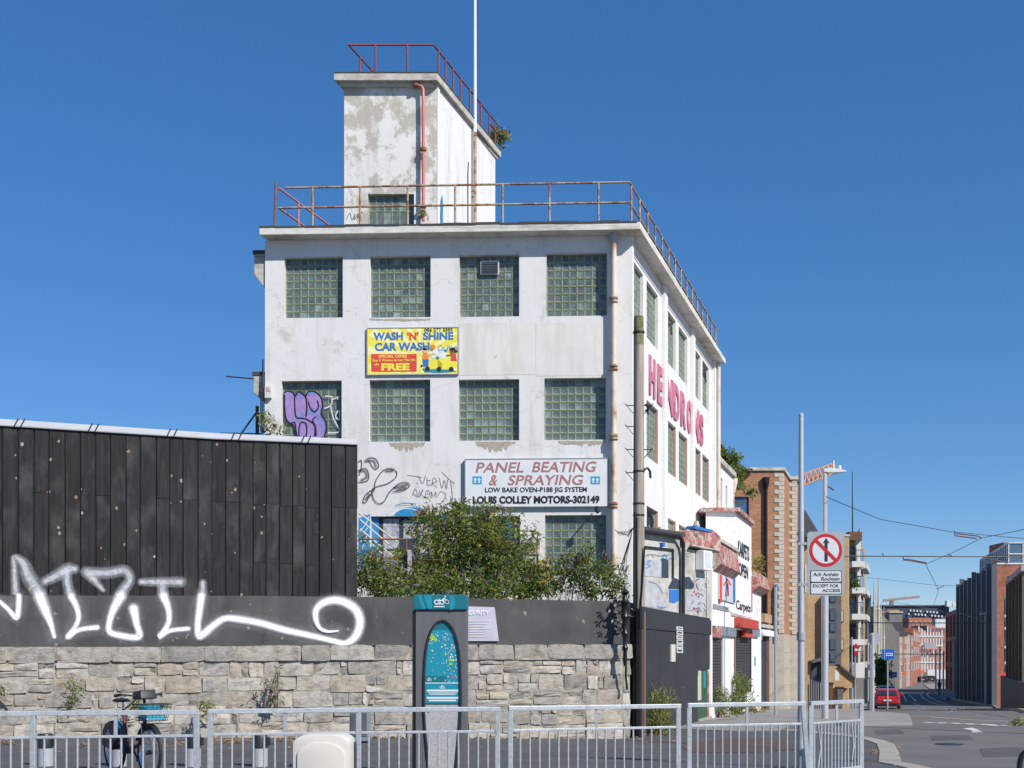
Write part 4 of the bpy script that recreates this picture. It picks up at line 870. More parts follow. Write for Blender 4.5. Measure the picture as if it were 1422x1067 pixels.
# rubble courses
xz = lambda x: botz(x)
nst = 0
def gz(u): p = WF.pt(u, 0); return G(p.x, p.y)+.085
fr_ = [0, .185, .385, .575, .79, 1.0]
brk = {}
for c_ in range(5):
    u = uL; f0, f1 = fr_[c_], fr_[c_+1]
    while u < WL-.06:
        w = rs.choice([.3, .42, .5, .58, .66, .78])*rs.uniform(.85, 1.15); 
        if u+w > WL-.3: w = WL-.05-u
        um = u+w/2; p = WF.pt(um, 0); x_ = CX+F*p.x/p.y; zt0 = botz(x_); zg0 = gz(um)-.05; H_ = zt0-zg0
        wob = lambda s_: .03*math.sin(u*1.7+s_*9.1)
        z1 = zt0-f0*H_+(wob(c_) if c_ else .03); z0 = zt0-f1*H_+(wob(c_+1) if c_ < 4 else 0)
        r = rs.random(); 
        if x_ > 655 and r < .75 and x_ < 800: r = .1
        if r < .20:   # two thin stones one over the other
            f = rs.uniform(.38, .62); zm = z0+(z1-z0)*f
            stone(u, u+w, z0, zm, rs, 'stone', M['stone'], ST); 
            if rs.random() < .4: h_ = w*rs.uniform(.35, .65); stone(u, u+h_, zm, z1, rs, 'stone', M['stone'], ST, nx=2); stone(u+h_, u+w, zm, z1, rs, 'stone', M['stone'], ST, nx=2); nst += 1
            else: stone(u, u+w, zm, z1, rs, 'stone', M['stone'], ST)
            nst += 2
        elif r < .30:
            h_ = rs.uniform(.12, .2); zm = z0+(z1-z0)*rs.uniform(.4, .6)
            stone(u, u+w-h_, z0, z1, rs, 'stone', M['stone'], ST); stone(u+w-h_, u+w, z0, zm, rs, 'stone', M['stone'], ST, nx=1, nz=1); stone(u+w-h_, u+w, zm, z1, rs, 'stone', M['stone'], ST, nx=1, nz=1); nst += 3
        else: stone(u, u+w, z0, z1, rs, 'stone', M['stone'], ST); nst += 1
        u += w
print('stones', nst)
# squared end of the wall turning the corner
EFr = Fr((WF.pt(WL-.03, 0).x, WF.pt(WL-.03, 0).y), D, STN)
m_ = MB(); m_.fbox(EFr, .03, .7, -.6, botz(868), -.4, -.02); m_.build('mortar_core', M['mortar_lime'], ST)
zz = gz(WL)-.1
for k in range(5):
    h_ = (botz(868)-zz)/5; stone(.0, .36 if k % 2 else .62, zz+k*h_, zz+(k+1)*h_, rs, 'stone', M['stone'], ST, fr=EFr); 
    if k % 2: stone(.36, .62, zz+k*h_, zz+(k+1)*h_, rs, 'stone', M['stone'], ST, fr=EFr)
stone(-.02, .66, botz(868), topz(868)+.02, rs, 'coping_stone', M['coping'], ST, fr=EFr.off(.04), thick=.4, rough=.006)
# boarding on top of the wall
BF = WF.off(-.06); BD = thing('plywood_boarding', 'dark grey painted plywood boarding standing on top of the stone wall', 'hoarding', BF.pt(3, zc1))
def strip_panel(fr, xa, xb, ta, tb_, ba, bb, n0, n1, name, m, parent, lean=0):
    ua, ub_ = fr.u(xa), fr.u(xb); z = lambda x, y: fr.uz(x, y)[1]
    k = MB(); g = .0015
    k.fprism(fr, [(ua+g+lean, z(xa, ba)), (ub_-g+lean, z(xb, bb)), (ub_-g, z(xb, tb_)), (ua+g, z(xa, ta))], n0, n1); return k.build(name, m, parent)
ty = lambda x: np.interp(x, [-200, 0, 500, 868], [826.5, 827, 828, 835.5]); by = lambda x: np.interp(x, [-200, 0, 500, 868], [901.5, 901, 896.8, 895])
for k, (a_, b_) in enumerate(((-190, 126), (126, 364), (364, 600), (600, 737), (737, 866))): strip_panel(BF, a_, b_, ty(a_), ty(b_), by(a_)-.3, by(b_)-.3, -.02, (.0, .004, .001, .005, .002)[k], 'plywood_sheet', M['board'], BD, lean=.02)
BE = Fr((BF.pt(BF.u(866), 0).x, BF.pt(BF.u(866), 0).y), D, STN); m_ = MB(); m_.fbox(BE, .02, 1.0, zc1+.0, BF.uz(866, 835.3)[1], -.04, 0); m_.build('plywood_sheet', M['hoard'], BD)
# timber fence above
p0 = P(0, 700, 23.95); p1 = P(496, 700, 26.2); PF = Fr((p0.x, p0.y), (p1.x-p0.x, p1.y-p0.y))
TFn = thing('timber_fence', 'tall charred-black vertical board fence with pale metal capping, daubed with white spray paint', 'fence', PF.pt(3, 2))
joints = [-60, -38, -17, 3.2, 24.6, 46.8, 68, 90.4, 111.4, 132.4, 153, 175, 194.5, 216.6, 235.5, 254, 274.8, 293.3]
joints = [j_ for j_ in joints]+[260+v/4.74 for v in (160, 252, 342, 432, 518, 606, 692, 777, 866, 948, 1038, 1124)]
topy = lambda x: np.interp(x, [-80, 0, 296, 497], [588.5, 592, 610.5, 618.5])
zbp = WF.uz(250, 829)[1]-.15; rs = random.Random(3)
seam = {3: (), }
for i, (a_, b_) in enumerate(zip(joints[:-1], joints[1:])):
    ua, ub_ = PF.u(a_), PF.u(b_); top = PF.uz((a_+b_)/2, topy((a_+b_)/2))[1]+.05
    cuts = []
    q = rs.random()
    ys_ = {0: (), 1: (682+ (a_/20), ), 2: (682+a_/18, 764+a_/20), 3: (765+a_/18,)}[rs.choice([0, 1, 2, 2, 1, 0]) if i % 2 else rs.choice([0, 0, 1])]
    zs_ = [zbp]+sorted(PF.uz((a_+b_)/2, y)[1] for y in ys_)+[top]
    for z0, z1 in zip(zs_[:-1], zs_[1:]):
        g1, g2 = rs.uniform(.008, .022), rs.uniform(.008, .022); l1, l2 = rs.uniform(-.006, .006), rs.uniform(-.006, .006); n = rs.uniform(0, .010)
        k = MB(); k.hexa([PF.pt(ua+g1+l1, z0+.004, n+rs.uniform(0, .004)), PF.pt(ub_-g2+l1, z0+.004, n+rs.uniform(0, .006)), PF.pt(ub_-g2+l1, z0+.004, -.03), PF.pt(ua+g1+l1, z0+.004, -.03), PF.pt(ua+g1+l2, z1-.002, n), PF.pt(ub_-g2+l2, z1-.002, n), PF.pt(ub_-g2+l2, z1-.002, -.03), PF.pt(ua+g1+l2, z1-.002, -.03)])
        k.build('plank', M['plank'], TFn, bevel=.004)
m_ = MB(); m_.fprism(PF, [(PF.u(-60), zbp), (PF.u(495), zbp), PF.uz(495, 618), PF.uz(0, 592), (PF.u(-60), PF.uz(0, 589)[1])], -.08, -.032); m_.build('backing_board', M['black_paint'], TFn)
_q = PF.px(495.5, 700); m_ = MB(); m_.fbox(Fr((_q.x, _q.y), (_q.x*1.1, _q.y)), .0, 1.5, zbp, PF.uz(497, 618)[1], -.04, 0); m_.build('return_board', M['plank'], TFn)
# sloping metal capping and its dark straps
def cap(x): return PF.uz(x, topy(x))[1], PF.uz(x, topy(x)-np.interp(x, [0, 497], [10.5, 8.5]))[1]
m_ = MB(); A = []
for x in (-60, 0, 296, 495.5):
    lo, hi = cap(x); u = PF.u(x); A.append([PF.pt(u, lo, .05), PF.pt(u, lo+.02, .055), PF.pt(u, hi, -.02), PF.pt(u, hi, -.45), PF.pt(u, lo, -.45)])
for i in range(3):
    for j in range(4): m_.quad(A[i][j], A[i+1][j], A[i+1][j+1], A[i][j+1])
    m_.quad(A[i][0], A[i][4], A[i+1][4], A[i+1][0])
m_.add(A[3], [(0, 1, 2, 3, 4)]); m_.v = [v.copy() for v in m_.v]; m_.build('capping', M['flashing'], TFn)
for x in (20, 29, 123, 132, 232, 241, 321, 331, 418, 427):
    lo, hi = cap(x); u = PF.u(x); k = MB(); k.bar(PF.pt(u, lo+.005, .066), PF.pt(u+.075, hi+.03, -.012), .03, .012); k.build('strap', M['navy'], TFn)
# white spray lettering, over the boards and over the planks
GB = thing('plank_graffiti', 'faint upper half of the white spray lettering, on the black planks', 'graffiti', PF.pt(2, 1.6, .02)); GB2 = thing('boarding_graffiti', 'bright white sprayed letters with a long looping tail along the plywood boarding', 'graffiti', BF.pt(2, 1, .02))
z3 = lambda L: [(x/4.74, 740+y/4.74, w/4.74) for x, y, w in L]
z4 = lambda L: [(260+x/4.74, 760+y/4.74, w/4.74) for x, y, w in L]
lo = [z3([(0, 455, 26), (60, 510, 30), (108, 560, 36), (122, 500, 36), (125, 418, 36)]), z3([(262, 420, 70), (300, 510, 60), (335, 600, 36), (358, 685, 24)]), z3([(470, 420, 46), (505, 490, 36), (518, 560, 32), (495, 620, 30), (445, 690, 34), (520, 640, 30), (640, 624, 34)]),
      z3([(795, 420, 64), (755, 490, 52), (725, 570, 40), (722, 650, 40), (800, 678, 42), (915, 685, 42), (900, 600, 44), (880, 500, 60)]), z3([(1078, 420, 56), (1108, 500, 40), (1112, 580, 34), (1085, 640, 34), (1050, 685, 34), (1120, 645, 30), (1240, 632, 28)]),
      z3([(1325, 420, 50), (1312, 520, 46), (1302, 600, 42), (1308, 680, 42)])+z4([(110, 570, 50), (180, 510, 46), (250, 470, 42), (340, 475, 46), (480, 500, 46), (640, 545, 46), (800, 580, 42), (950, 615, 38), (1040, 632, 40), (1105, 590, 56), (1135, 510, 60), (1120, 430, 62), (1060, 375, 60), (980, 350, 56), (900, 365, 52), (850, 410, 44), (845, 470, 38), (870, 530, 26), (920, 555, 20), (990, 552, 12)])]
up_ = [z3([(105, 430, 40), (100, 330, 44), (95, 240, 36), (92, 160, 30), (150, 200, 60), (190, 290, 76), (240, 370, 80), (262, 425, 76)]), z3([(300, 320, 50), (380, 280, 60), (450, 240, 66), (490, 240, 50)]), z3([(440, 250, 50), (445, 340, 50), (470, 425, 52)]), z3([(570, 260, 60), (620, 310, 50), (680, 380, 24)]), z3([(600, 265, 60), (720, 265, 60), (820, 250, 60), (855, 310, 52), (810, 380, 60), (790, 425, 66)]),
       z3([(930, 325, 40), (1040, 325, 50), (1190, 325, 56)]), z3([(1065, 340, 54), (1075, 425, 56)]), z3([(1335, 330, 40), (1328, 425, 50)])]
for k, s_ in enumerate(lo):
    m_ = MB(); stroke(m_, BF, s_, 10, n=.012+k*.0006, halo=1.45); m_.build('sprayed_letter', M['spray_white'], GB2, smooth='keep')
    m_ = MB(); stroke(m_, BF, [(x, y, 30) for x, y, w in s_], 30, n=.008, smooth=False, step=.00004); m_.build('overspray', M['spray_halo'], GB2, smooth='keep')
for k, s_ in enumerate(up_): m_ = MB(); stroke(m_, PF, s_, 10, n=.022+k*.0006, halo=1.6); m_.build('sprayed_letter', M['spray_faint'], GB, smooth='keep')
m_ = MB(); m_.fbox(BF, uL, BF.u(860), zc1-.02, BF.uz(500, 829)[1]-.03, -.06, -.025); m_.build('backing_board', M['black_paint'], BD)
# laminated security notice leaning on the boarding
T = thing('security_notice', 'shiny silver security notice sheet on the boarding, right of the teal-topped terminal', 'notice', BF.px(668, 889, .04)); m_ = MB()
q = [BF.px(646, 890.5, .03), BF.px(692, 890.5, .06), BF.px(686.5, 843.5, .03), BF.px(640, 842, .02)]; m_.hexa([q[0]-BF.N*.01, q[1]-BF.N*.01, q[1], q[0], q[3]-BF.N*.01, q[2]-BF.N*.01, q[2], q[3]]); M['notice'] = mat('notice_foil', (.74, .66, .68), .28, metal=.55, var=.08); m_.build('sheet', M['notice'], T)
NF = BF.off(.045); text_obj('SECURITY', NF, (643, 679, 847.5, 853), M['white_paint'], T, n=.02, depth=.003); 
for k in range(7): m_ = MB(); m_.fboxp(NF, 652, 680-(k % 3)*3, 862+k*3.6, 862.8+k*3.6, .014, .018); m_.build('printed_line', M['offwhite'], T)
# ornate cast-iron bracket at the wall corner
c0 = BF.px(861, 925, .35); T = thing('iron_finial', 'ornate black cast-iron scroll bracket on the right-hand end of the boarding', 'ironwork', c0)
m_ = MB(); h_ = lambda y: (925-y)/62
prof = [(.03, 0), (.05, .1), (.04, h_(905)), (.075, h_(900)), (.04, h_(896)), (.055, h_(885)), (.085, h_(880)), (.05, h_(875)), (.06, h_(862)), (.095, h_(857)), (.06, h_(852)), (.07, h_(842)), (.11, h_(837)), (.06, h_(833)), (.045, h_(828)), (.10, h_(824)), (.04, h_(820)), (.015, h_(815))]
m_.lathe(c0, prof, 14); m_.build('post', M['black_paint'], T, smooth=True)
for sgn, ys2 in ((-1, 845), (-1, 868), (1, 850)):
    m_ = MB(); cc = c0+Vector((sgn*.14, 0, h_(ys2))); pts = [cc+Vector((sgn*(.02+.011*i)*math.cos(i*.55)*1.0, 0, (.02+.012*i)*math.sin(i*.55))) for i in range(11)]; m_.tube(pts, .02, 6); m_.tube([cc+Vector((0, .02, -.05)), c0+Vector((0, 0, h_(ys2)-.3))], .02, 6); m_.build('scroll', M['black_paint'], T)
for x, y in ((851, 832), (848, 846), (852, 860), (856, 838)):
    m_ = MB(); cc = P(x, y, c0.y-.02)
    for k in range(5): a_ = k*1.26; m_.add([cc, cc+Vector((math.cos(a_)*.07, -.03, math.sin(a_)*.07)), cc+Vector((math.cos(a_+.5)*.1, -.05, math.sin(a_+.5)*.1)), cc+Vector((math.cos(a_+.9)*.06, -.02, math.sin(a_+.9)*.06))], [(0, 1, 2, 3)])
    m_.build('iron_leaf', M['black_paint'], T)
m_ = MB(); m_.tube([c0+Vector((.02, 0, .1)), P(869, 940, c0.y+.1), P(871, 958, c0.y+.1)], .025, 6); m_.build('tail', M['black_paint'], T)
# ------------------------------------------------------------------ utility pole
pb = P(887, 1030, 27.4); pb.z = G(pb.x, pb.y); T = thing('utility_pole', 'weathered wooden utility pole with mossy top and climbing pegs in front of the white building', 'pole', pb)
zz = lambda y: P(887, y, 27.4).z
m_ = MB(); m_.tube([pb, Vector((pb.x, pb.y, zz(480)))], [.145, .118], 16); m_.build('shaft', M['wood_pole'], T, smooth=True)
m_ = MB(); m_.tube([Vector((pb.x, pb.y, zz(480.2))), Vector((pb.x, pb.y, zz(440)))], [.119, .112], 16); m_.build('mossy_top', M['pole_moss'], T, smooth=True)
for y in (564, 593, 625, 657):
    for sgn in (-1, 1):
        if sgn > 0 and y in (593, 657): continue
        m_ = MB(); z = zz(y); m_.tube([(pb.x+sgn*.1, pb.y-.05, z), (pb.x+sgn*.30, pb.y-.06, z), (pb.x+sgn*.31, pb.y-.06, z+.04)], .014, 6); m_.tube([(pb.x+sgn*.28, pb.y-.06, z-.01), (pb.x+sgn*.11, pb.y-.05, z-.2)], .010, 5); m_.build('climbing_peg', M['dark_metal'], T)
for y in (462, 700, 655, 716):
    m_ = MB(); m_.lathe((pb.x, pb.y, zz(y)), [(.13, -.02), (.137, -.02), (.137, .02), (.13, .02)], 16); m_.build('band', M['dark_metal'], T)
rs = random.Random(8)
for k, (dx, y0, m) in enumerate(((-.10, 712, 'black_paint'), (-.06, 720, 'black_paint'), (-.12, 735, 'dark_metal'), (-.02, 760, 'black_paint'))):
    m_ = MB(); m_.tube([(pb.x+dx+(.14 if k == 3 else 0)*max(0, 1-i/4)+rs.uniform(-.01, .01), pb.y-.14, zz(y0)+(pb.z-zz(y0))*i/9) for i in range(10)], .022, 6); m_.build('cable', M[m], T, smooth=True)
for dx, y0, m in ((.06, 856, 'steel_pole_red'), (.11, 850, 'steel_pole_red'), (.02, 862, 'dark_metal')):
    m_ = MB(); m_.tube([(pb.x+dx, pb.y-.15, zz(y0)), (pb.x+dx, pb.y-.15, pb.z)], .035, 8); m_.build('conduit', M[m], T, smooth=True)
m_ = MB(); m_.tube([(pb.x+.12, pb.y-.05, zz(653)), (pb.x+.2, pb.y-.02, zz(650)), (pb.x+.26, pb.y, zz(655)), (pb.x+.27, pb.y, zz(664))], .03, 8); m_.tube([(pb.x+.15, pb.y-.05, zz(562)), (pb.x+.2, pb.y-.05, zz(566)), (pb.x+.2, pb.y-.05, zz(576)), (pb.x+.15, pb.y-.05, zz(570))], .03, 8); m_.build('cable_joint', M['black_paint'], T, split=True)
m_ = MB()
for k in range(5): m_.tube([P(853+k*1.5, 735+k*2, 31.5), P(858+k*3, 739+k, 29.5), P(872, 738+k*2, 27.6), P(880, 733, 27.4)], .007, 5)
for k in range(5):
    m_.tube([P(878, 738, 27.5), P(871-k*2.2, 770+k*4, 27.7), P(866-k*4.0, 812+k*3, 28+k*.1)], .006, 5)
tag(m_.build('hanging_cables', M['dark_metal'], kind='stuff'), None)
# ------------------------------------------------------------------ side hoarding behind the pole
H0 = P(880, 900, 27.9); HF = Fr((sx(-6.08, 27.0), 27.0), D, STN); T = thing('black_hoarding', 'tall black-painted hoarding running back from the utility pole to the shop', 'hoarding', HF.pt(2, -.3))
zt2 = EYE+1.06
def hz(u): p = HF.pt(u, 0); return G(p.x, p.y)-.05
ue2 = HF.u(987); ud = HF.u(969)
for k, (a_, b_) in enumerate(((.1, HF.u(915)), (HF.u(915), HF.u(945)), (HF.u(945), ud))):
    m_ = MB(); m_.fbox(HF, a_+.004, b_-.004, hz(b_)-.1, zt2-.52, -.05, 0); m_.build('hoarding_panel', M['hoard'], T)
for a_, b_ in ((.1, HF.u(935)), (HF.u(935), ue2)): m_ = MB(); m_.fbox(HF, a_+.003, b_-.003, zt2-.5, zt2+.0, -.04, .02); m_.build('top_board', M['hoard'], T)
m_ = MB(); m_.fbox(HF, ud+.02, ue2-.01, zt2-1.55, zt2-.51, -.05, 0); m_.build('hoarding_panel', M['hoard'], T)
# lower dark structure between wall and pole
for z0, z1, n in ((-.3, .6, 0), (.62, 1.35, -.02), (1.37, 2.1, .02), (2.12, 2.75, 0)):
    m_ = MB(); m_.fbox(Fr((EFr.O.x, EFr.O.y), D, STN), .72, 1.9, z0, z1, -.3, n-.15); m_.build('side_board', M['hoard'], T)
m_ = MB(); m_.fboxp(HF, 931, 936.5, 895, 919, .0, .03); tag(m_.build('timber_batten', M['cream_plastic'], split=True), 'short pale upright strip fixed to the black hoarding left of the notices', 'batten')
T = thing('notice_sheet', 'curled white notice with grey printed panels pinned on the black hoarding', 'notice', HF.px(942, 905, .03))
for k in range(6):
    y = 870+k*6.2; m_ = MB(); m_.fboxp(HF, 938+(k % 2)*.3, 946.8+(k % 2)*.3, y, y+6.0, .022, .03); m_.build('sheet', M['offwhite'], T); m_ = MB(); m_.fboxp(HF, 939.5, 945.5, y+1.3, y+4.0, .031, .034); m_.build('printed_block', M['jersey'] if k % 2 else M['fascia_grey'], T)
m_ = MB(); m_.fbox(HF, .1, ue2-.03, zt2-1.7, zt2-.05, -.12, -.06); m_.build('backing_board', M['black_paint'], T)
m_ = MB(); m_.fbox(HF, .1, ud-.02, -.8, zt2-1.71, -.12, -.06); m_.build('backing_board', M['black_paint'], T)
# painted green door
T = thing('mural_door', 'narrow green door painted with pale totem stripes between the hoarding and the white shop', 'door', HF.pt(ud+.5, -.3)); m_ = MB(); m_.fbox(HF, ud+.03, ue2-.25, hz(ue2)-.05, zt2-1.57, -.08, -.04); m_.build('door_leaf', M['door_green'], T)
m_ = MB(); m_.fbox(HF, ue2-.24, ue2, hz(ue2)-.3, zt2-1.57, -.06, .0); m_.build('door_frame', M['shop_white'], T); m_ = MB(); m_.fbox(HF, ue2-.36, ue2-.25, hz(ue2), zt2-1.6, -.05, -.01); m_.build('painted_jamb', M['awning_red'], T)
for (x0, x1, y0, y1, mm) in ((968.6, 972.3, 905, 929, 'stone_pale'), (976, 980.5, 906, 929, 'stone_pale'), (973, 975, 908, 930, 'sign_blue'), (981, 983, 906, 928, 'teal_light'), (970.5, 975.5, 931, 972, 'stone_pale'), (978.5, 981.5, 932, 955, 'teal_light'), (969, 971.5, 930, 940, 'map_green'), (971.5, 973, 908, 916, 'map_green')):
    m_ = MB(); m_.fboxp(HF, x0, x1, y0, y1, -.039, -.034); m_.build('painted_figure', M[mm], T)
m_ = MB(); m_.fbox(HF, ud-.02, ue2, hz(ue2)-.3, hz(ue2)+.22, -.2, -.09); m_.fbox(HF, ud+.03, ue2-.02, hz(ue2)-.3, hz(ue2)+.2, -.06, .05); m_.build('step', M['kerb'], T, split=True)

# ------------------------------------------------------------------ foreground guard rails
def gY(x, y): return F*.65/(y-HY)
def rail_panel(label, xa, ya, xb, yb, stubs=True, nb=None, bent=(), lean=0, endpost=True, dz=0):
    A = P(xa, ya, gY(xa, ya)); Bq = P(xb, yb, gY(xb, yb)); A.z = Bq.z = 1.1-.03
    T = thing('pedestrian_guardrail', label, 'guardrail', (A.x, A.y, .08), 'galvanised guardrail panels in a line along the kerb')
    t = (Bq-A); L_ = t.length; t.normalize(); z = lambda p, v: Vector((p.x, p.y, v)); w = .06
    k = MB(); k.bar(A-t*w/2, Bq+t*w/2, w, .055); k.build('top_rail', M['galv'], T, bevel=.006)
    for zz_, nm in ((.80, 'mid_rail'), (.14, 'bottom_rail')): k = MB(); k.bar(z(A, zz_)+t*w/2, z(Bq, zz_)-t*w/2, .03, .03); k.build(nm, M['galv'], T, bevel=.004)
    for p, s_ in ((A, 0), (Bq, lean)):
        if p is Bq and not endpost: continue
        k = MB(); k.bar(z(p, 0.0)+t*s_, z(p, 1.042), w, .058); k.build('post', M['galv'], T, bevel=.006)
    k = MB(); m2 = A+t*L_/2; k.bar(z(m2, .816), z(m2, 1.041), .034, .034); k.build('stub', M['galv'], T)
    nb = nb or max(3, round(L_/.122)-1); me = None
    for i in range(1, nb+1):
        p = A+t*(L_*i/(nb+1))
        if i in bent:
            k = MB(); s_ = bent[i]; k.tube([z(p, .14), z(p, .3)+t*s_*.4, z(p, .45)+t*s_, z(p, .62)+t*s_*.5, z(p, .79)], .0125, 8); k.build('baluster', M['galv'], T, smooth=True)
        elif me is None:
            k = MB(); k.tube([(0, 0, .155), (0, 0, .786)], .0125, 8); o = k.build('baluster', M['galv'], T, smooth=True, local=True); o.location = Vector((p.x, p.y, 0))-wloc(T); me = o.data
        else: inst('baluster', me, (p.x, p.y, 0), T)
    return T
rail_panel('guardrail panel cut by the left edge of the picture', -196, 990, 46, 987.2, endpost=False)
rail_panel('guardrail panel in front of the parked bicycle with the blue basket', 46, 987.2, 273, 985.5)
rail_panel('guardrail panel just right of the bicycle, behind the cream rounded cabinet', 292, 984.5, 498, 982.6, endpost=False)
rail_panel('guardrail panel in front of the teal-topped bike hire terminal', 498, 982.6, 691, 981.4)
rail_panel('guardrail panel in front of the bare stretch of stone wall and the utility pole', 709, 980.6, 942, 977.4)
rail_panel('leaning guardrail panel between the weeds by the black hoarding and the tall grey pole', 957, 976.2, 1115, 974.2, lean=.09)
rail_panel('short end guardrail panel with bent bars beside the curved kerb', 1126, 973.8, 1196, 970.8, nb=14, bent={2: .07, 12: .05})
# ------------------------------------------------------------------ bike hire terminal
tY = 15.6; TT = thing('bike_hire_terminal', 'tall grey ribbed bike hire terminal with teal header and arched map panel', 'terminal', (P(610, 1000, tY).x, tY, .08))
KF = Fr((P(578, 1000, tY).x, tY), (1, .0)); s_ = F/tY
kz = lambda y: KF.uz(610, y)[1]; ku = KF.u
dep = .34
m_ = MB(); pf = [(ku(571)-.0, 0)]
def body(y0, y1, n1, m, name, x0=572, x1=649, bev=.02):
    k = MB(); k.fbox(KF, ku(x0), ku(x1), kz(y1), kz(y0), -dep, n1); return k.build(name, M[m], TT, bevel=bev)
k = MB(); k.fbox(KF, ku(572), ku(649), .05, kz(847), -dep, -.022); k.build('body', M['terminal_dark'], TT, bevel=.03)
# ribbed front with an arched opening
def archx(y):      # half width of the opening at row y
    if y < 862: return 0
    if y <= 985: return 25.5*math.sqrt(max(0, 1-((985-y)/123)**3.8))
    return 25.5-6.5*((y-985)/82)**1.4
k = MB(); xs_ = np.arange(577.5, 649, 1.55)  # ribs start late: bare dark strip imitates the terminal's shaded left side
for x in xs_:
    c = abs(x+.7-614.5)
    ytop = 848; yo = next((y for y in range(862, 1100) if archx(y) >= c), None)
    nn = .0
    if yo is None or c > 25.5: k.fbox(KF, ku(x), ku(x+1.05), .06, kz(ytop), -.03, .0)
    else:
        k.fbox(KF, ku(x), ku(x+1.05), kz(yo), kz(ytop), -.03, .0)
        yb_ = next((y for y in range(1000, 1100) if archx(y) < c), None)
        if yb_: k.fbox(KF, ku(x), ku(x+1.05), .06, kz(yb_), -.03, .0)
for p_ in k.pieces(): p_.build('rib', M['terminal_grey'], TT)
k = MB(); pts = [(614.5+s2*(archx(y)), y) for s2, ys3 in ((-1, range(1078, 861, -2)), (1, range(863, 1079, 2))) for y in ys3]
q = [KF.px(x, y, .012) for x, y in pts]; k.tube(q, .016, 8); k.build('arch_trim', M['terminal_dark'], TT, smooth=True)
k = MB(); k.fprismp(KF, [(614.5+s2*(archx(y)-1.0), y) for s2, r_ in ((-1, range(976, 863, -2)), (1, range(864, 977, 2))) for y in r_], -.025, -.005); mp_ = k.build('map_panel', M['teal_light'], TT)
k = MB(); k.fprismp(KF, [(602, 868.5), (606, 865), (614.5, 864.5), (623, 865), (627, 868.5), (630.5, 874), (598.5, 874)], -.004, -.001); k.build('map_header', M['teal'], TT)
k = MB()
rs = random.Random(4)
for i in range(150):
    y = rs.uniform(877, 950); hw = archx(y)-3
    if y > 925 and rs.random() < .7: continue
    x = 614.5+rs.uniform(-hw, hw)*(1 if y < 905 else .95); x = x if y < 900 else 614.5+abs(x-614.5)*(1 if rs.random() < .75 else -1)
    r_ = rs.choice([.6, .8, 1.0]); mt = rs.choice([0, 0, 1, 2]); disc(k, KF, x, y, r_*1.1, -.0045+i*.00001, -.003+i*.00001, 6, mi=mt)
k.build('map_dots', [M['map_pink'], M['map_white'], M['map_green']], TT, kind='stuff')
k = MB(); k.fprismp(KF, [(596, 882), (600, 880), (603, 884), (607, 888), (606, 892), (601, 888), (596, 887)], -.0035, -.002); k.fprismp(KF, [(623, 915), (630, 915), (628, 919), (623, 918)], -.0035, -.002); k.fprismp(KF, [(624, 921), (627, 920), (627, 924), (624, 924)], -.0035, -.002); k.build('map_park', M['map_green'], TT, split=True)
k = MB(); k.fboxp(KF, 590.5, 620, 939, 947, -.004, -.002); k.build('map_key', M['teal'], TT); k = MB(); disc(k, KF, 629, 941, 2.4, -.004, -.002, 3); k.build('map_emblem', M['sign_red'], TT)
text_obj('db', KF, (593, 599, 941, 946), M['map_white'], TT, n=-.001, depth=.002)
k = MB(); k.fprismp(KF, [(589.5, 949.5), (639.5, 949.5), (639.8, 978), (589.2, 978)], -.02, -.006); k.build('info_panel', M['teal'], TT)
k = MB(); k.fboxp(KF, 589, 640, 948.2, 949.6, -.02, .0); k.build('divider', M['offwhite'], TT)
for y0, y1, w_ in ((958, 960.5, 22), (962, 963, 20), (964, 965, 18), (968.2, 970.6, 22), (972, 974, 19)): k = MB(); k.fboxp(KF, 614.5-w_, 614.5+w_, y0, y1, -.005, -.002); k.build('printed_line', M['map_white'], TT)
text_obj('db', KF, (610.5, 617.5, 951.5, 956.8), M['map_white'], TT, n=-.004, depth=.002)
k = MB(); k.fprismp(KF, [(589, 979), (640, 979), (639, 1005), (636.6, 1030), (632.5, 1062), (630, 1078), (599, 1078), (596.5, 1062), (592.4, 1030), (590, 1005)], -.03, -.008); k.build('stone_panel', M['granite'], TT)
k = MB(); k.fbox(KF, ku(574), ku(649.5), kz(847.2), kz(826), -dep, .03); k.build('header', M['teal'], TT, bevel=.015)
k = MB(); k.fprismp(KF, [(581, 827), (600, 827), (600.5, 846), (587, 846), (583, 838)], .031, .033); k.fprismp(KF, spline([(623, 827), (630, 828), (632, 836), (630, 846), (624, 846), (626, 836)], 3), .031, .033); k.build('printed_swirl', M['teal_light'], TT, split=True)
k = MB(); k.fprismp(KF, [(586, 827), (589, 827), (595, 845.5), (592, 845.5)], .034, .036); k.build('printed_stripe', M['teal'], TT)
k = MB(); ring(k, KF, 606.5, 836.6, 2.1, 3.6, .034, .038); k.build('logo_ring', M['map_white'], TT); k = MB(); ring(k, KF, 614, 836.6, 2.1, 3.6, .034, .038); k.build('logo_ring', M['map_white'], TT); k = MB(); ring(k, KF, 621, 836.4, 2.3, 3.0, .034, .038); k.build('logo_ring', M['map_white'], TT)
k = MB(); k.fboxp(KF, 609.4, 610.8, 832, 840, .034, .038); k.build('logo_stem', M['map_white'], TT); k = MB(); k.fprismp(KF, [(613.5, 835), (616.5, 830.5), (618, 831), (620.5, 834), (619.5, 834.6), (617.3, 832.6), (615, 836)], .035, .04); disc(k, KF, 618.6, 829, 1.1, .035, .04, 10); k.build('logo_rider', M['map_white'], TT, split=True)
k = MB(); k.fboxp(KF, 603, 617.5, 842, 843.6, .034, .037); k.build('printed_line', M['map_white'], TT)
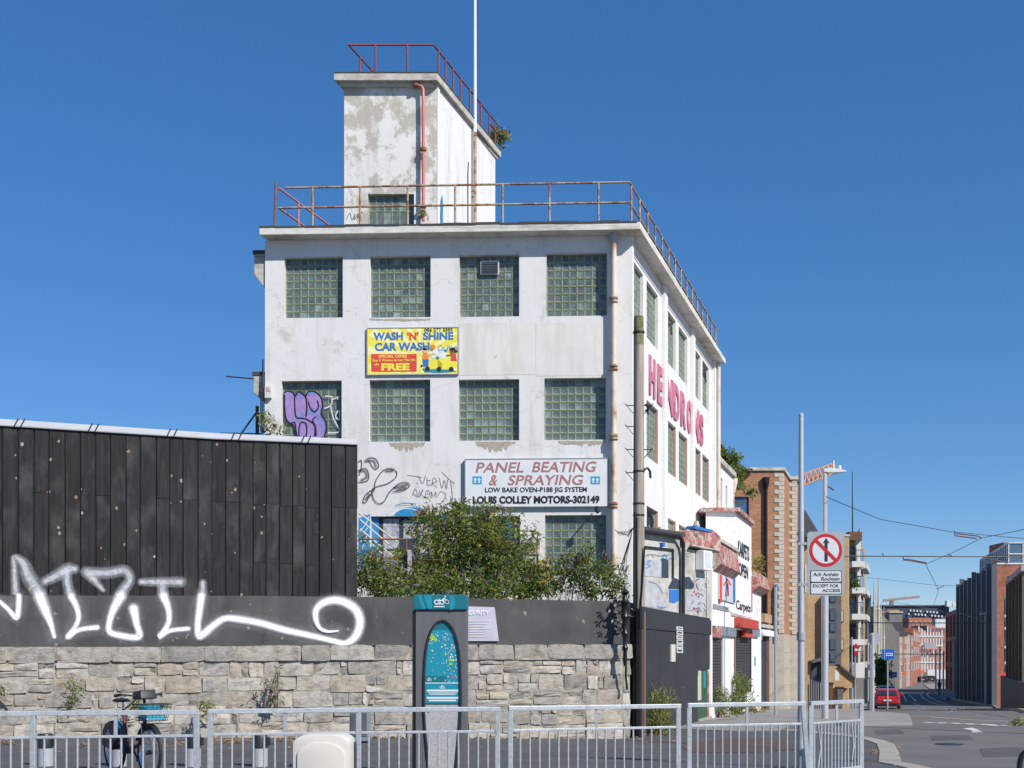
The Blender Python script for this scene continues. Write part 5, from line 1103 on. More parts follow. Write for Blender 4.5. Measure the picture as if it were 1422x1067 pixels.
# ------------------------------------------------------------------ docks, bicycle, cabinet
for x, lab in ((63, 'dark round bike dock standing left of the bicycle'), (165, 'dark round bike dock holding the bicycle'), (268, 'dark round bike dock between the two guardrail panels'), (361, 'dark round bike dock right of the gap, left of the cream cabinet')):
    p = P(x, 1000, 17.6); T = thing('bike_dock', lab, 'bike dock', (p.x, p.y, .085), 'bike docks'); zt3 = EYE-112*17.6/F
    k = MB(); k.lathe((p.x, p.y, 0), [(.11, .35), (.112, zt3-.02), (.1, zt3)], 20); k.build('upper_casing', M['terminal_dark'], T, smooth=True)
    k = MB(); k.lathe((p.x, p.y, 0), [(.115, .05), (.115, .34)], 20); k.build('lower_sleeve', M['pole_grey'], T, smooth=True)
    k = MB(); k.box(p.x+.09, p.x+.15, p.y-.05, p.y+.05, .38, .5); k.build('lock', M['plastic_black'], T, bevel=.01)
p = P(447, 1030, 10.2); T = thing('cream_cabinet', 'cream rounded-top cabinet in front of the guardrail', 'cabinet', (p.x, p.y, .05)); CFm = Fr((p.x, p.y), (1, 0)); cu = CFm.u
zt3 = EYE-113*10.2/F
def rr_pts(x0, x1, zb_, zt_, r):
    pts = [(cu(x0), zb_)]; 
    for i in range(9): a_ = math.pi-math.pi/2*i/8; pts.append((cu(x0)+r+r*math.cos(a_), zt_-r*.55+r*.55*math.sin(a_)))
    for i in range(9): a_ = math.pi/2-math.pi/2*i/8; pts.append((cu(x1)-r+r*math.cos(a_), zt_-r*.55+r*.55*math.sin(a_)))
    return pts+[(cu(x1), zb_)]
k = MB(); k.fprism(CFm, rr_pts(406, 485, .05, zt3, .16), -.4, 0); k.build('casing', M['cream_plastic'], T, bevel=.02, smooth=True)
k = MB(); k.fprism(CFm, rr_pts(413, 479, .1, zt3-.07, .2), .0, .018); k.build('door_panel', M['cream_plastic'], T, bevel=.008, smooth=True)
k = MB(); k.fprism(CFm, rr_pts(404.5, 486.5, .05, zt3-.03, .16), -.42, -.3); k.build('rear_shell', M['terminal_dark'], T)
p = P(503, 1030, 24.0); T = thing('grey_kiosk_box', 'slate-grey upright box standing by the foot of the stone wall', 'box', (p.x, p.y, 0)); k = MB(); k.box(P(487, 0, 24).x, P(513, 0, 24).x, 23.8, 24.25, -.02, P(0, 986, 24).z); k.build('casing', M['fascia_grey'], T, bevel=.015); k = MB(); k.box(P(489, 0, 24).x, P(511, 0, 24).x, 23.785, 23.797, .08, P(0, 990, 24).z); k.build('door', M['bldg_dark'], T)
# bicycle (local coordinates: x forward, y left)
def bicycle(root):
    def add(mbx, nm, m, par=None, **kw): return mbx.build(nm, M[m], par or root, local=True, **kw)
    wr = .33
    for nm, cx_ in (('rear_wheel', -.55), ('front_wheel', .55)):
        k = MB(); pts = [(cx_+wr*math.cos(a_), 0, wr+wr*math.sin(a_)) for a_ in np.linspace(0, 2*math.pi, 33)]; k.tube(pts, .022, 8, cap=False); w = add(k, nm, 'rubber', smooth=True)
        k = MB(); pts = [(cx_+(wr-.03)*math.cos(a_), 0, wr+(wr-.03)*math.sin(a_)) for a_ in np.linspace(0, 2*math.pi, 33)]; k.tube(pts, .012, 6, cap=False); add(k, 'rim', 'chrome', w, smooth=True)
        k = MB()
        for i in range(18): a_ = i*math.pi/9; k.tube([(cx_, .03*(-1)**i, wr), (cx_+(wr-.03)*math.cos(a_), 0, wr+(wr-.03)*math.sin(a_))], .0015, 3)
        o = add(k, 'spokes', 'chrome', w); o['kind'] = 'stuff'
        k = MB(); k.tube([(cx_, -.05, wr), (cx_, .05, wr)], .03, 10); add(k, 'hub', 'dark_metal', w)
        k = MB(); r2 = wr+.04
        for i in range(14):
            a0, a1 = math.pi*(.1+.65*i/14), math.pi*(.1+.65*(i+1)/14)
            if nm == 'front_wheel': a0, a1 = a0+.4, a1+.4
            k.hexa([(cx_+r2*math.cos(a0), -.04, wr+r2*math.sin(a0)), (cx_+r2*math.cos(a1), -.04, wr+r2*math.sin(a1)), (cx_+r2*math.cos(a1), .04, wr+r2*math.sin(a1)), (cx_+r2*math.cos(a0), .04, wr+r2*math.sin(a0)),
                    (cx_+(r2+.012)*math.cos(a0), -.035, wr+(r2+.012)*math.sin(a0)), (cx_+(r2+.012)*math.cos(a1), -.035, wr+(r2+.012)*math.sin(a1)), (cx_+(r2+.012)*math.cos(a1), .035, wr+(r2+.012)*math.sin(a1)), (cx_+(r2+.012)*math.cos(a0), .035, wr+(r2+.012)*math.sin(a0))])
        add(k, 'mudguard', 'bike_teal' if nm == 'rear_wheel' else 'plastic_black')
    for sgn in (-1, 1):
        k = MB(); f_ = Fr((0, sgn*.055), (1, 0)); k.fprism(f_, [(-.86, .36), (-.84, .55), (-.74, .66), (-.6, .70), (-.46, .66), (-.36, .55), (-.5, .36), (-.55, .3)], -.004, .004); add(k, 'skirt_guard', 'bike_red')
        text_obj('db', Fr((0, sgn*.055), (1, 0)), (-.72, -.55, .45, .58), M['map_white'], root, n=.006, depth=.002, pixels=False) if sgn < 0 else None
    k = MB(); k.tube([(-.12, 0, .32), (.25, 0, .42), (.42, 0, .75), (.40, 0, .95)], .028, 10); k.tube([(-.12, 0, .32), (-.22, 0, .62), (-.27, 0, .88)], .026, 10); k.tube([(-.12, 0, .32), (-.55, 0, .33)], .018, 8); k.tube([(-.24, 0, .68), (-.55, 0, .33)], .014, 8); add(k, 'frame', 'bike_red', smooth=True)
    for sgn in (-1, 1): k = MB(); k.tube([(.41, sgn*.05, .72), (.46, sgn*.055, .55), (.55, sgn*.05, .33)], .014, 8); add(k, 'fork', 'chrome', smooth=True)
    k = MB(); k.tube([(-.27, 0, .86), (-.29, 0, .99)], .014, 8); add(k, 'seat_post', 'chrome')
    k = MB(); v = []
    prof = [(-.42, .10, 1.02, .05), (-.36, .115, 1.035, .06), (-.28, .10, 1.03, .055), (-.2, .055, 1.025, .045), (-.12, .03, 1.02, .035), (-.07, .018, 1.01, .025)]
    for x, w_, z_, th_ in prof:
        for i in range(10): a_ = 2*math.pi*i/10; v.append((x, w_*math.cos(a_), z_-th_/2+th_/2*math.sin(a_)))
    k.add(v, [(i*10+j, i*10+(j+1) % 10, (i+1)*10+(j+1) % 10, (i+1)*10+j) for i in range(5) for j in range(10)]+[tuple(range(9, -1, -1)), tuple(range(50, 60))]); add(k, 'saddle', 'plastic_black', smooth=True)
    k = MB(); k.tube([(.40, 0, .95), (.385, 0, 1.06)], .02, 8); k.tube([(.24, -.31, 1.09), (.32, -.26, 1.1), (.40, -.1, 1.08), (.40, .1, 1.08), (.32, .26, 1.1), (.24, .31, 1.09)], .013, 8); hb = add(k, 'handlebar', 'plastic_black', smooth=True)
    for sgn in (-1, 1): k = MB(); k.tube([(.30, sgn*.28, 1.10), (.20, sgn*.33, 1.085)], .022, 8); add(k, 'grip', 'rubber', hb, smooth=True); k = MB(); k.tube([(.37, sgn*.22, 1.09), (.3, sgn*.3, 1.06)], .008, 6); add(k, 'brake_lever', 'chrome', hb)
    k = MB(); k.hexa([(.34, -.15, 1.03), (.55, -.12, 1.05), (.55, .12, 1.05), (.34, .15, 1.03), (.30, -.13, 1.13), (.50, -.10, 1.17), (.50, .10, 1.17), (.30, .13, 1.13)]); add(k, 'console', 'plastic_black', bevel=.02, smooth=True)
    k = MB(); k.tube([(.38, .13, 1.14), (.4, .13, 1.15)], .03, 10); add(k, 'bell', 'chrome', smooth=True)
    k = MB()
    for z_ in np.linspace(.76, .98, 6):
        e_ = (z_-.76)*.2; q = [(.47-e_*.2, -.16-e_, z_), (.74+e_, -.16-e_, z_), (.74+e_, .16+e_, z_), (.47-e_*.2, .16+e_, z_), (.47-e_*.2, -.16-e_, z_)]
        k.tube(q, .0045 if z_ < .97 else .008, 5)
    for t in np.linspace(0, 1, 7):
        for (a_, b_) in (((.47, -.16), (.74, -.16)), ((.74, -.16), (.74, .16)), ((.74, .16), (.47, .16))):
            x, y = a_[0]+(b_[0]-a_[0])*t, a_[1]+(b_[1]-a_[1])*t; k.tube([(x, y, .76), (x+(.04 if x > .7 else 0), y+(.04 if y > .1 else (-.04 if y < -.1 else 0)), .98)], .0035, 4)
    add(k, 'basket', 'dark_metal')
    k = MB(); k.hexa([(.49, -.14, .77), (.76, -.14, .77), (.76, .14, .77), (.49, .14, .77), (.47, -.1, .96), (.70, -.1, .93), (.70, .12, .93), (.47, .12, .96)]); add(k, 'basket_liner', 'teal_light', bevel=.015)
    k = MB(); k.tube([(-.12, -.08, .32), (-.12, .08, .32)], .05, 12); k.bar((-.12, .08, .32), (-.02, .1, .18), .02); k.bar((-.12, -.08, .32), (-.22, -.1, .46), .02); k.box(-.07, .03, .09, .17, .165, .19); k.box(-.27, -.17, -.17, -.09, .45, .475); add(k, 'crankset', 'dark_metal', split=True)
    k = MB(); k.tube([(.44, -.03, .9), (.5, -.06, .7), (.42, -.05, .5), (.3, -.03, .42)], .006, 5); add(k, 'brake_cable', 'plastic_black')
    k = MB(); k.tube([(.56, -.05, .5), (.57, -.05, .62)], .035, 10); add(k, 'front_lamp', 'chrome', smooth=True)
bp = P(183, 1000, 16.3); T = thing('hire_bicycle', 'hire bicycle with blue-green basket liner and dark red skirt guard parked in its dock', 'bicycle', (bp.x, bp.y, .09), rz=R(-48))
bpy.context.view_layer.update()
_w = wloc
def wloc(o): return Vector((0, 0, 0)) if o is T_bike else _w(o)
T_bike = T; bicycle(T); wloc = _w
# stray black hoop at the right edge
p = P(1419, 1060, 14.5); k = MB(); k.tube(spline([(p.x+.12, p.y, .05), (p.x, p.y, .12), (p.x-.03, p.y, .34), (p.x+.02, p.y, .52), (p.x+.2, p.y, .56), (p.x+.5, p.y, .56), (p.x+.56, p.y, .4), (p.x+.56, p.y, .05)], 5), .035, 10); tag(k.build('bike_hoop', M['black_paint'], smooth=True), 'curved black steel hoop at the bottom right corner on the road edge', 'bike hoop')
# poles on the plaza
def gpole(name, label, x, ybase, Y, ytop, r0, r1, m, cat='pole'):
    p = P(x, ybase, Y); p.z = G(p.x, p.y); T = thing(name, label, cat, p); k = MB(); k.tube([p, Vector((p.x, p.y, P(x, ytop, Y).z))], [r0, r1], 18); k.build('shaft', M[m], T, smooth=True); return T, p
T, p = gpole('lamp_post', 'tall plain pale-grey pole at the guardrail with the no-entry-ahead plate fixed beside it', 1112.5, 1072, 17.5, 578, .057, .034, 'pole_grey')
k = MB(); k.lathe((p.x, p.y, P(0, 578, 17.5).z), [(.036, -.01), (.036, .03), (.01, .05)], 14); k.build('cap', M['pole_grey'], T, smooth=True)
k = MB(); k.lathe((p.x, p.y, P(0, 884, 17.5).z), [(.06, -.06), (.066, -.06), (.066, .06), (.06, .06)], 14); k.build('collar', M['mast_grey'], T)
# traffic sign on brackets
Ys = 17.45; SFm = Fr((P(1121, 0, Ys).x, Ys), (1, 0)); T = thing('road_sign', 'grey road sign plate with crossed-out straight-ahead arrow above the words except for access', 'road sign', SFm.pt(.25, 2.6))
k = MB(); k.fprismp(SFm, [(1124, 738.5), (1170, 738), (1172.5, 741), (1172.5, 824), (1169.5, 827.5), (1124.5, 827.5), (1121.5, 824), (1121, 741)], -.004, .0); k.build('plate', M['sign_grey'], T)
for y in (755, 812): k = MB(); k.fbox(SFm, SFm.u(1108), SFm.u(1165), SFm.uz(0, y)[1]-.02, SFm.uz(0, y)[1]+.02, -.03, -.005); k.build('bracket', M['mast_grey'], T)
k = MB(); disc(k, SFm, 1146.6, 764.5, 22.8, .0005, .003, 48); k.build('red_disc', M['prohib_red'], T); k = MB(); disc(k, SFm, 1146.6, 764.5, 18.4, .0035, .005, 48); k.build('white_disc', M['sign_face'], T)
k = MB(); k.fprismp(SFm, [(1147, 747.2), (1151.9, 755), (1149.2, 754), (1149.2, 780), (1144.8, 780), (1144.8, 754), (1142.1, 755)], .0055, .007); k.build('arrow', M['sign_black'], T)
k = MB(); a_ = R(45); k.fprismp(SFm, [(1146.6+18.6*math.cos(t)+0, 764.5+18.6*math.sin(t)) for t in (R(225-7), R(225+7), R(45-7), R(45+7))], .0075, .009); k.build('diagonal_bar', M['prohib_red'], T)
k = MB(); k.fprismp(SFm, [(1125.2, 792.5), (1169, 792.5), (1169, 825.5), (1125.2, 825.5)], .0005, .002); k.build('plate_border', M['sign_black'], T)
for y0, y1 in ((793.5, 808.2), (810, 824.6)): k = MB(); k.fprismp(SFm, [(1127.5, y0), (1166.8, y0), (1168, y0+1.2), (1168, y1-1.2), (1166.8, y1), (1127.5, y1), (1126.3, y1-1.2), (1126.3, y0+1.2)], .0025, .004); k.build('text_plate', M['sign_face'], T)
for s2, bx, sh in (('Ach Amh\u00e1in', (1128.5, 1165, 795.2, 800.5), .2), ('Rochtain', (1140, 1166.5, 801.5, 806.6), .2), ('EXCEPT FOR', (1128.8, 1164.5, 811.6, 816), 0), ('ACCESS', (1141.5, 1166.5, 818, 822.4), 0)): text_obj(s2, SFm, bx, M['sign_black'], T, n=.0045, depth=.002, shear=sh, bold=.02)
# tall posts standing off to the right whose shadows fall across the road
for lab, x_, y_, h_ in (('tall grey lamp post standing on the road edge beyond the right side of the picture', 15.5, 27.0, 9.0), ('grey lamp post nearest the camera beyond the right side of the picture', 13.6, 12.0, 8.0)):
    T = thing('lamp_post', lab, 'lamp post', (x_, y_, G(x_, y_))); k = MB(); k.tube([(x_, y_, G(x_, y_)), (x_, y_, h_)], [.1, .06], 12); k.build('shaft', M['mast_grey'], T, smooth=True); k = MB(); k.tube([(x_, y_, h_), (x_-.8, y_+.6, h_+.35)], .035, 8); k.box(x_-1.2, x_-.7, y_+.45, y_+.7, h_+.3, h_+.42); k.build('lantern_arm', M['mast_grey'], T, split=True)
# fallen leaves
def leaves(name, spots, n, m, s_=.05):
    k = MB(); rr = random.Random(9)
    for (x, y, dx, dy), c in zip(spots, n):
        for _ in range(c):
            p = GP(x+rr.gauss(0, dx), y+rr.gauss(0, dy)); a_ = rr.uniform(0, 6.3); z = G(p.x, p.y)+.092+rr.uniform(0, .02); w = s_*rr.uniform(.6, 1.5)
            v = [Vector((p.x+w*math.cos(a_+t)*f, p.y+w*math.sin(a_+t)*f, z+rr.uniform(0, .025))) for t, f in ((0, 1), (1.57, .5), (3.14, 1), (4.71, .5))]; k.add(v, [(0, 1, 2, 3)])
    return k.build(name, m, kind='stuff', smooth='keep')
o = leaves('fallen_leaves', [(10, 1040, 14, 2), (115, 1043, 6, 2.5), (240, 1041, 18, 2.5), (320, 1037, 16, 2), (395, 1035, 14, 3), (540, 1029, 14, 1.5), (460, 1045, 60, 6), (700, 1031, 60, 1.2), (250, 1052, 60, 6), (860, 1035, 60, 4), (900, 1027, 14, 2), (1215, 1052, 3, 2), (1250, 1050, 2, 5)], [60, 14, 60, 90, 40, 90, 20, 80, 16, 12, 60, 14, 8], M['leaf_orange'])
# ------------------------------------------------------------------ street buildings, left side
def win(fr, x0, x1, y0, y1, parent, fm='offwhite', pm='glass_dark', n=0, t=.05, b=.07, bars=0, mid=False):
    u0, u1 = sorted((fr.u(x0), fr.u(x1))); xm = (x0+x1)/2; z1, z0 = fr.uz(xm, y0)[1], fr.uz(xm, y1)[1]
    k = MB(); k.fbox(fr, u0, u1, z0, z1, n-.1, n+t); w = k.build('window', M[fm], parent)
    if mid:
        zm_ = (z0+z1)/2; zs = ((z0+b, zm_-b/2), (zm_+b/2, z1-b))
    else: zs = ((z0+b, z1-b),)
    for a_, c_ in zs:
        if u1-b > u0+b and c_ > a_: k = MB(); k.fbox(fr, u0+b, u1-b, a_, c_, n+t-.02, n+t+.012); k.build('pane', M[pm], w)
    return w
def opening(fr, x0, x1, y0, y1):
    u0, u1 = sorted((fr.u(x0), fr.u(x1))); xm = (x0+x1)/2; return (u0, u1, fr.uz(xm, y1)[1], fr.uz(xm, y0)[1])
def recessed(fr, h, parent, fm, pm='glass_dark', d=.12, b=.07, mid=True):
    k = MB(); k.fbox(fr, h[0]-.01, h[1]+.01, h[2]-.01, h[3]+.01, -d-.06, -d); w = k.build('window', M[fm], parent)
    zm_ = (h[2]+h[3])/2
    for a_, c_ in (((h[2]+b, zm_-b/2), (zm_+b/2, h[3]-b)) if mid else ((h[2]+b, h[3]-b),)): k = MB(); k.fbox(fr, h[0]+b, h[1]-b, a_, c_, -d-.01, -d+.012); k.build('pane', M[pm], w)
    return w
# annex behind the warehouse
AF = Fr((sx(-7.42+.0, 46.3), 46.3), D, STN); T = thing('white_annex', 'lower white annex with two narrow slit windows behind the pink-lettered building', 'building', AF.pt(0, -.4))
hs = [opening(AF, 1000.5, 1003, 664, 706), opening(AF, 1007.8, 1010, 675, 706)]; k = MB(); L_ = AF.u(1018); facade(k, AF, 0, L_, -1, 9.2, hs, .25); k.quad(AF.pt(L_, -1), AF.pt(L_, 9.2), AF.pt(L_, 9.2, -8), AF.pt(L_, -1, -8)); k.quad(AF.pt(0, -1), AF.pt(0, 9.2), AF.pt(0, 9.2, -8), AF.pt(0, -1, -8)); k.quad(AF.pt(0, -1, -8), AF.pt(L_, -1, -8), AF.pt(L_, 9.2, -8), AF.pt(0, 9.2, -8)); k.build('wall', M['render_side'], T)
for h in hs: k = MB(); k.fbox(AF, h[0]-.01, h[1]+.01, h[2]-.01, h[3]+.01, -.3, -.25); k.build('window', M['glass_dark'], T)
k = MB(); k.fbox(AF, -.1, L_+.15, 9.202, 9.4, -8.1, .12); k.build('parapet_coping', M['concrete_trim'], T)
k = MB(); p = P(1017.5, 675, 50.5); k.tube([p, p+Vector((0, 0, -3))], .07, 8); k.lathe(p, [(.1, -.3), (.2, .1), (.22, .3)], 10); k.build('hopper_pipe', M['cream_pipe'], T, split=True)
# graffitied extension
A0_, A1_, A2_ = P(891, 800, 33.3), P(944, 800, 34.6), P(986, 800, 36.5)
X1 = Fr((A0_.x, A0_.y), (A1_.x-A0_.x, A1_.y-A0_.y)); X2 = Fr((A1_.x, A1_.y), (A2_.x-A1_.x, A2_.y-A1_.y)); T = thing('graffitied_extension', 'low graffitied stucco extension with a peeling red canopy below the white building', 'building', X1.pt(0, -.3))
l1 = X1.u(944); l2 = X2.u(986); zt4 = X1.uz(918, 741)[1]
k = MB(); k.fprism(X1, [(0, -.6), (l1, -.6), (l1, zt4), (0, zt4)], -2.0, 0); k.build('front_wall', M['stucco'], T); k = MB(); k.fprism(X2, [(.02, -.6), (l2, -.6), (l2, zt4-.35), (.02, zt4-.35)], -2.0, .02); k.build('side_wall', M['stucco'], T)
k = MB(); k.fprism(X1, [(-.1, zt4), (l1+.1, zt4-.03), (l1+.1, zt4+.09), (-.1, zt4+.12)], -2.2, .12); k.build('roof_edge', M['roof_felt'], T)
k = MB(); k.tube([X1.pt(-.2, zt4-.02, .17), X1.pt(l1-.25, zt4-.04, .17), X1.pt(l1-.05, zt4-.25, .17), X1.pt(l1-.0, zt4-.5, .12), X1.pt(l1, -.3, .12)], .055, 8); k.build('gutter_pipe', M['dark_metal'], T, smooth=True)
# red canopy: sloping front, wraps the corner on to the street
CA = [X2.px(945, 748, .1), X2.px(956, 736.5, .12), X2.px(983, 736, .16), X2.px(992, 746, .2), X2.px(993, 768, .2), X2.px(983, 760.5, .16), X2.px(953, 758, .12), X2.px(947.5, 766, .1)]
cen = [v-X2.N*.0 for v in CA]; back = [Vector((v.x, v.y, v.z))-X2.N*.9 for v in CA]
k = MB(); nC = len(CA); k.add(CA+back, [tuple(range(nC-1, -1, -1)), tuple(range(nC, 2*nC))]+[(i, (i+1) % nC, nC+(i+1) % nC, nC+i) for i in range(nC)]); can = k.build('canopy', M['awning_red'], T)
k = MB(); k.fboxp(X2, 952, 988, 758.5, 763.5, -.3, .22); k.build('canopy_soffit', M['stucco'], T); k = MB(); k.fboxp(X2, 957, 981, 734.8, 736.2, -.1, .18); k.build('blue_edge', M['sign_blue'], T)
k = MB(); k.fboxp(X2, 964.5, 976.5, 764.5, 793.5, .03, .30); hb = k.build('wall_cabinet', M['white_paint'], T, bevel=.02); k = MB(); k.fboxp(X2, 966.5, 974, 767, 789, .302, .31); k.build('cabinet_door', M['sign_face'], hb)
k = MB(); k.fboxp(X2, 979, 986, 763, 862, .022, .06); k.build('corner_pier', M['stucco'], T)
for x, y in ((917, 738), (967, 730)): k = MB(); k.lathe(P(x, y, 35.5), [(.07, -.15), (.1, 0), (.06, .13)], 8); k.build('vent_cap', M['concrete_trim'], T)
k = MB(); k.fboxp(X1, 894, 934, 761.2, 762.6, .0, .05); k.fboxp(X1, 932.5, 934, 762.7, 803, .0, .05); k.build('door_surround', M['dark_metal'], T, split=True)
k = MB(); k.fboxp(X1, 895, 918, 777, 802, .004, .012); k.fprismp(X1, [(893, 803), (906, 805), (920, 815), (923, 846), (893, 842)], .004, .012); k.fprismp(X2, [(968, 800), (979, 797), (985, 850), (950, 848), (952, 826), (960, 818)], .024, .03); k.build('painted_panel', M['mural_grey'], T, split=True)
k = MB(); k.fboxp(X1, 917.5, 928, 776, 803, .0, .008); k.fprismp(X1, [(928, 815), (935, 802), (944, 806), (944, 818), (928, 818)], .004, .010); k.fprismp(X2, [(948, 818), (949, 802), (956, 801), (963, 812), (962, 818)], .024, .03); k.build('painted_shape', M['navy'], T, split=True)
k = MB(); k.fprismp(X1, [(929, 819), (943, 819), (943, 834), (936, 838), (929, 836)], .004, .01); k.build('painted_shape', M['sign_blue'], T)
k = MB(); k.fboxp(X1, 916, 919, 754, 760, .0, .12); k.build('alarm_box', M['sign_blue'], T)
k = MB()
for pts in ([(921, 772), (920, 775), (924, 776), (925, 772), (921, 770)], [(898, 780), (903, 779), (898, 784), (903, 786), (897, 789)], [(905, 771), (907, 774)], [(912, 842), (918, 844), (924, 843)], [(930, 775), (936, 776)]): stroke(k, X1, pts, 1.6, n=.018)
k.build('graffiti_tag', M['spray_blue'], T, split=True)
k = MB(); rr = random.Random(2)
for _ in range(22):
    x, y = rr.uniform(959, 979), rr.uniform(804, 850); stroke(k, X2, [(x, y), (x+rr.uniform(-3, 3), y+rr.uniform(-3, 3)), (x+rr.uniform(-4, 4), y+rr.uniform(1, 5))], 1.3, n=.036)
k.build('graffiti_scribble', M['spray_black'], T, split=True)
k = MB()
for _ in range(16): x, y = rr.uniform(960, 974), rr.uniform(800, 850); stroke(k, X2, [(x, y), (x+rr.uniform(-2, 2), y+rr.uniform(-2, 2))], 1.8, n=.042, smooth=False)
k.build('graffiti_spots', M['spray_red'], T, kind='stuff', smooth='keep')
k = MB()
for pts in ([(896, 772), (905, 770), (915, 772), (928, 771)], [(900, 808), (912, 812), (920, 825)], [(950, 770), (960, 768)]): stroke(k, X1, pts, 2.2, n=.02)
k.build('graffiti_line', M['spray_grey'], T, split=True)
# white shop
SHF = Fr((sx(-6.08, 36.6), 36.6), D, STN); T = thing('white_shop', 'white painted corner shop with roller shutters, red fascia and carpet lettering', 'shop', SHF.pt(0, -.4))
ua, ub_, uc, ue3 = 0, SHF.u(1021.5), SHF.u(1043.5), SHF.u(1057); zl, zh = 5.15, 6.72
hs = [opening(SHF, 989.5, 1004.5, 886, 975), opening(SHF, 1020.5, 1044, 876, 964), ]
k = MB(); facade(k, SHF, 0, ub_, -1.5, zl, [hs[0]], .07); facade(k, SHF, ub_, uc, -1.5, zh, [hs[1]], .07); facade(k, SHF, uc, ue3, -1.5, 4.9, [], .3)
k.quad(SHF.pt(0, -1.5), SHF.pt(0, zl), SHF.pt(0, zl, -3), SHF.pt(0, -1.5, -3)); fx = SHF.pt(ub_, 0); wleft = 1.05
k.quad((fx.x-wleft, fx.y, 3.5), (fx.x, fx.y, 3.5), (fx.x, fx.y, zh), (fx.x-wleft, fx.y, zh)); k.quad((fx.x-wleft, fx.y, 3.5), (fx.x-wleft, fx.y, zh), (fx.x-wleft+1, fx.y+6, zh), (fx.x-wleft+1, fx.y+6, 3.5)); k.quad(SHF.pt(0, zl), SHF.pt(ub_, zl), SHF.pt(ub_, zl, -3), SHF.pt(0, zl, -3))
e_ = SHF.pt(uc, 0); k.quad((e_.x, e_.y, 3.5), (e_.x, e_.y, zh), (e_.x-2, e_.y, zh), (e_.x-2, e_.y, 3.5)); e_ = SHF.pt(ue3, 0); k.quad((e_.x, e_.y, -1.5), (e_.x, e_.y, 4.9), (e_.x-3, e_.y, 4.9), (e_.x-3, e_.y, -1.5))
k.build('wall', M['shop_white'], T, smooth='keep')
f2 = SHF.pt(uc+.1, 0, .12); f1 = SHF.pt(ub_, 0, .12)
k = MB(); k.zprism([(fx.x-wleft-.2, fx.y-.12), (f1.x+.0, f1.y-.12), (f2.x, f2.y), (f2.x-2, f2.y+.3), (fx.x-wleft, fx.y+3)], zh, zh+.14); k.build('cornice', M['awning_red'], T)
k = MB(); u0 = SHF.u(990); u1 = SHF.u(1018.5)
def wedge(fr, u0, u1, za, zb_, zc_, n1): return MB().hexa([fr.pt(u0, zb_, n1), fr.pt(u1, zb_, n1), fr.pt(u1, zc_, 0.005), fr.pt(u0, zc_, .005), fr.pt(u0, za, n1*.55), fr.pt(u1, za, n1*.55), fr.pt(u1, za, .005), fr.pt(u0, za, .005)])
wedge(SHF, u0, u1, zl+.1, zl-.62, zl-.85, .24).build('canopy', M['awning_red'], T); wedge(SHF, uc+.1, ue3+.6, 4.9, 4.35, 4.15, .3).build('canopy', M['awning_red'], T)
k = MB(); k.fbox(SHF, u0-.1, u1+.0, zl+.1, zl+.2, -.2, .2); k.build('canopy_cap', M['concrete_trim'], T)
for h, nm in ((hs[0], 0), (hs[1], 1)):
    k = MB(); k.fbox(SHF, h[0]-.01, h[1]+.01, h[2]-.01, h[3]+.01, -.13, -.07); sh = k.build('roller_shutter', M['shutter'], T); zz_ = h[2]
    while zz_ < h[3]-.05: k = MB(); k.fbox(SHF, h[0]+.02, h[1]-.02, zz_+.012, zz_+.085, -.068, -.045); k.build('slat', M['shutter'], sh); zz_ += .1
k = MB(); k.fboxp(SHF, 989, 997.5, 869, 885.5, .0, .10); k.build('fascia_end', M['awning_red'], T); k = MB(); k.fboxp(SHF, 997.7, 1019, 869.5, 884.5, .0, .09); k.build('fascia', M['fascia_grey'], T); k = MB(); k.fboxp(SHF, 1019.3, 1041, 858, 875, .0, .35); k.build('shop_awning', M['fascia_red'], T, bevel=.03)
k = MB(); k.fboxp(SHF, 1029, 1039.5, 875.5, 886, .02, .16); k.build('fascia_box', M['fascia_red'], T); k = MB(); k.fboxp(SHF, 1041.5, 1052, 872, 885, .0, .09); k.build('fascia', M['fascia_grey'], T); k = MB(); k.fboxp(SHF, 1019.4, 1020.6, 876, 945, .0, .02); k.build('painted_stripe', M['fascia_red'], T)
k = MB(); k.fboxp(SHF, 989.5, 1011, 838.5, 850, .0, .02); k.build('vent_plate', M['mast_grey'], T); k = MB(); k.fboxp(SHF, 1015, 1042, 855, 857.5, .0, .04); k.build('ledge', M['stucco'], T)
kb = MB(); kb.fboxp(SHF, 996.8, 1019.3, 797, 838.5, .015, .05); ad = kb.build('advert_panel', M['sign_face'], T)
for x0, x1, m in ((997, 1000.3, 'sign_red'), (1015.8, 1019, 'sign_blue')): k = MB(); k.fboxp(SHF, x0, x1, 798, 837.5, .051, .056); k.build('advert_stripe', M[m], ad)
k = MB(); k.fprismp(SHF, [(1002.5, 812), (1008, 803), (1013.5, 812), (1012.5, 814), (1008, 806.5), (1003.3, 814)], .051, .056); k.fprismp(SHF, [(1007.6, 810), (1009.4, 810), (1010, 828), (1007.4, 828)], .051, .056); k.build('advert_arrow', M['sign_red'], ad, split=True); k = MB(); k.fprismp(SHF, [(1004.5, 828), (1006.6, 812), (1007.4, 812), (1006.4, 828)], .051, .056); k.build('advert_arrow', M['sign_blue'], ad)
text_obj('KARPETS', SHF, (1024.5, 1040, 755, 776), M['sign_black'], T, n=.004, depth=.01, bold=.02); text_obj('OPEN', SHF, (1025.5, 1038.5, 784, 802), M['sign_black'], T, n=.004, depth=.01, bold=.02); text_obj('Carpets', SHF, (1022, 1042, 836, 852), M['sign_black'], T, n=.004, depth=.01, bold=.01)
text_obj('LET', SHF, (988.5, 993.5, 778, 789), M['sign_blue'], T, n=.004, depth=.01)
k = MB(); k.fboxp(SHF, 1043, 1044.5, 800, 850, .002, .012); k.build('painted_stripe', M['letter_pink'], T)
k = MB(); 
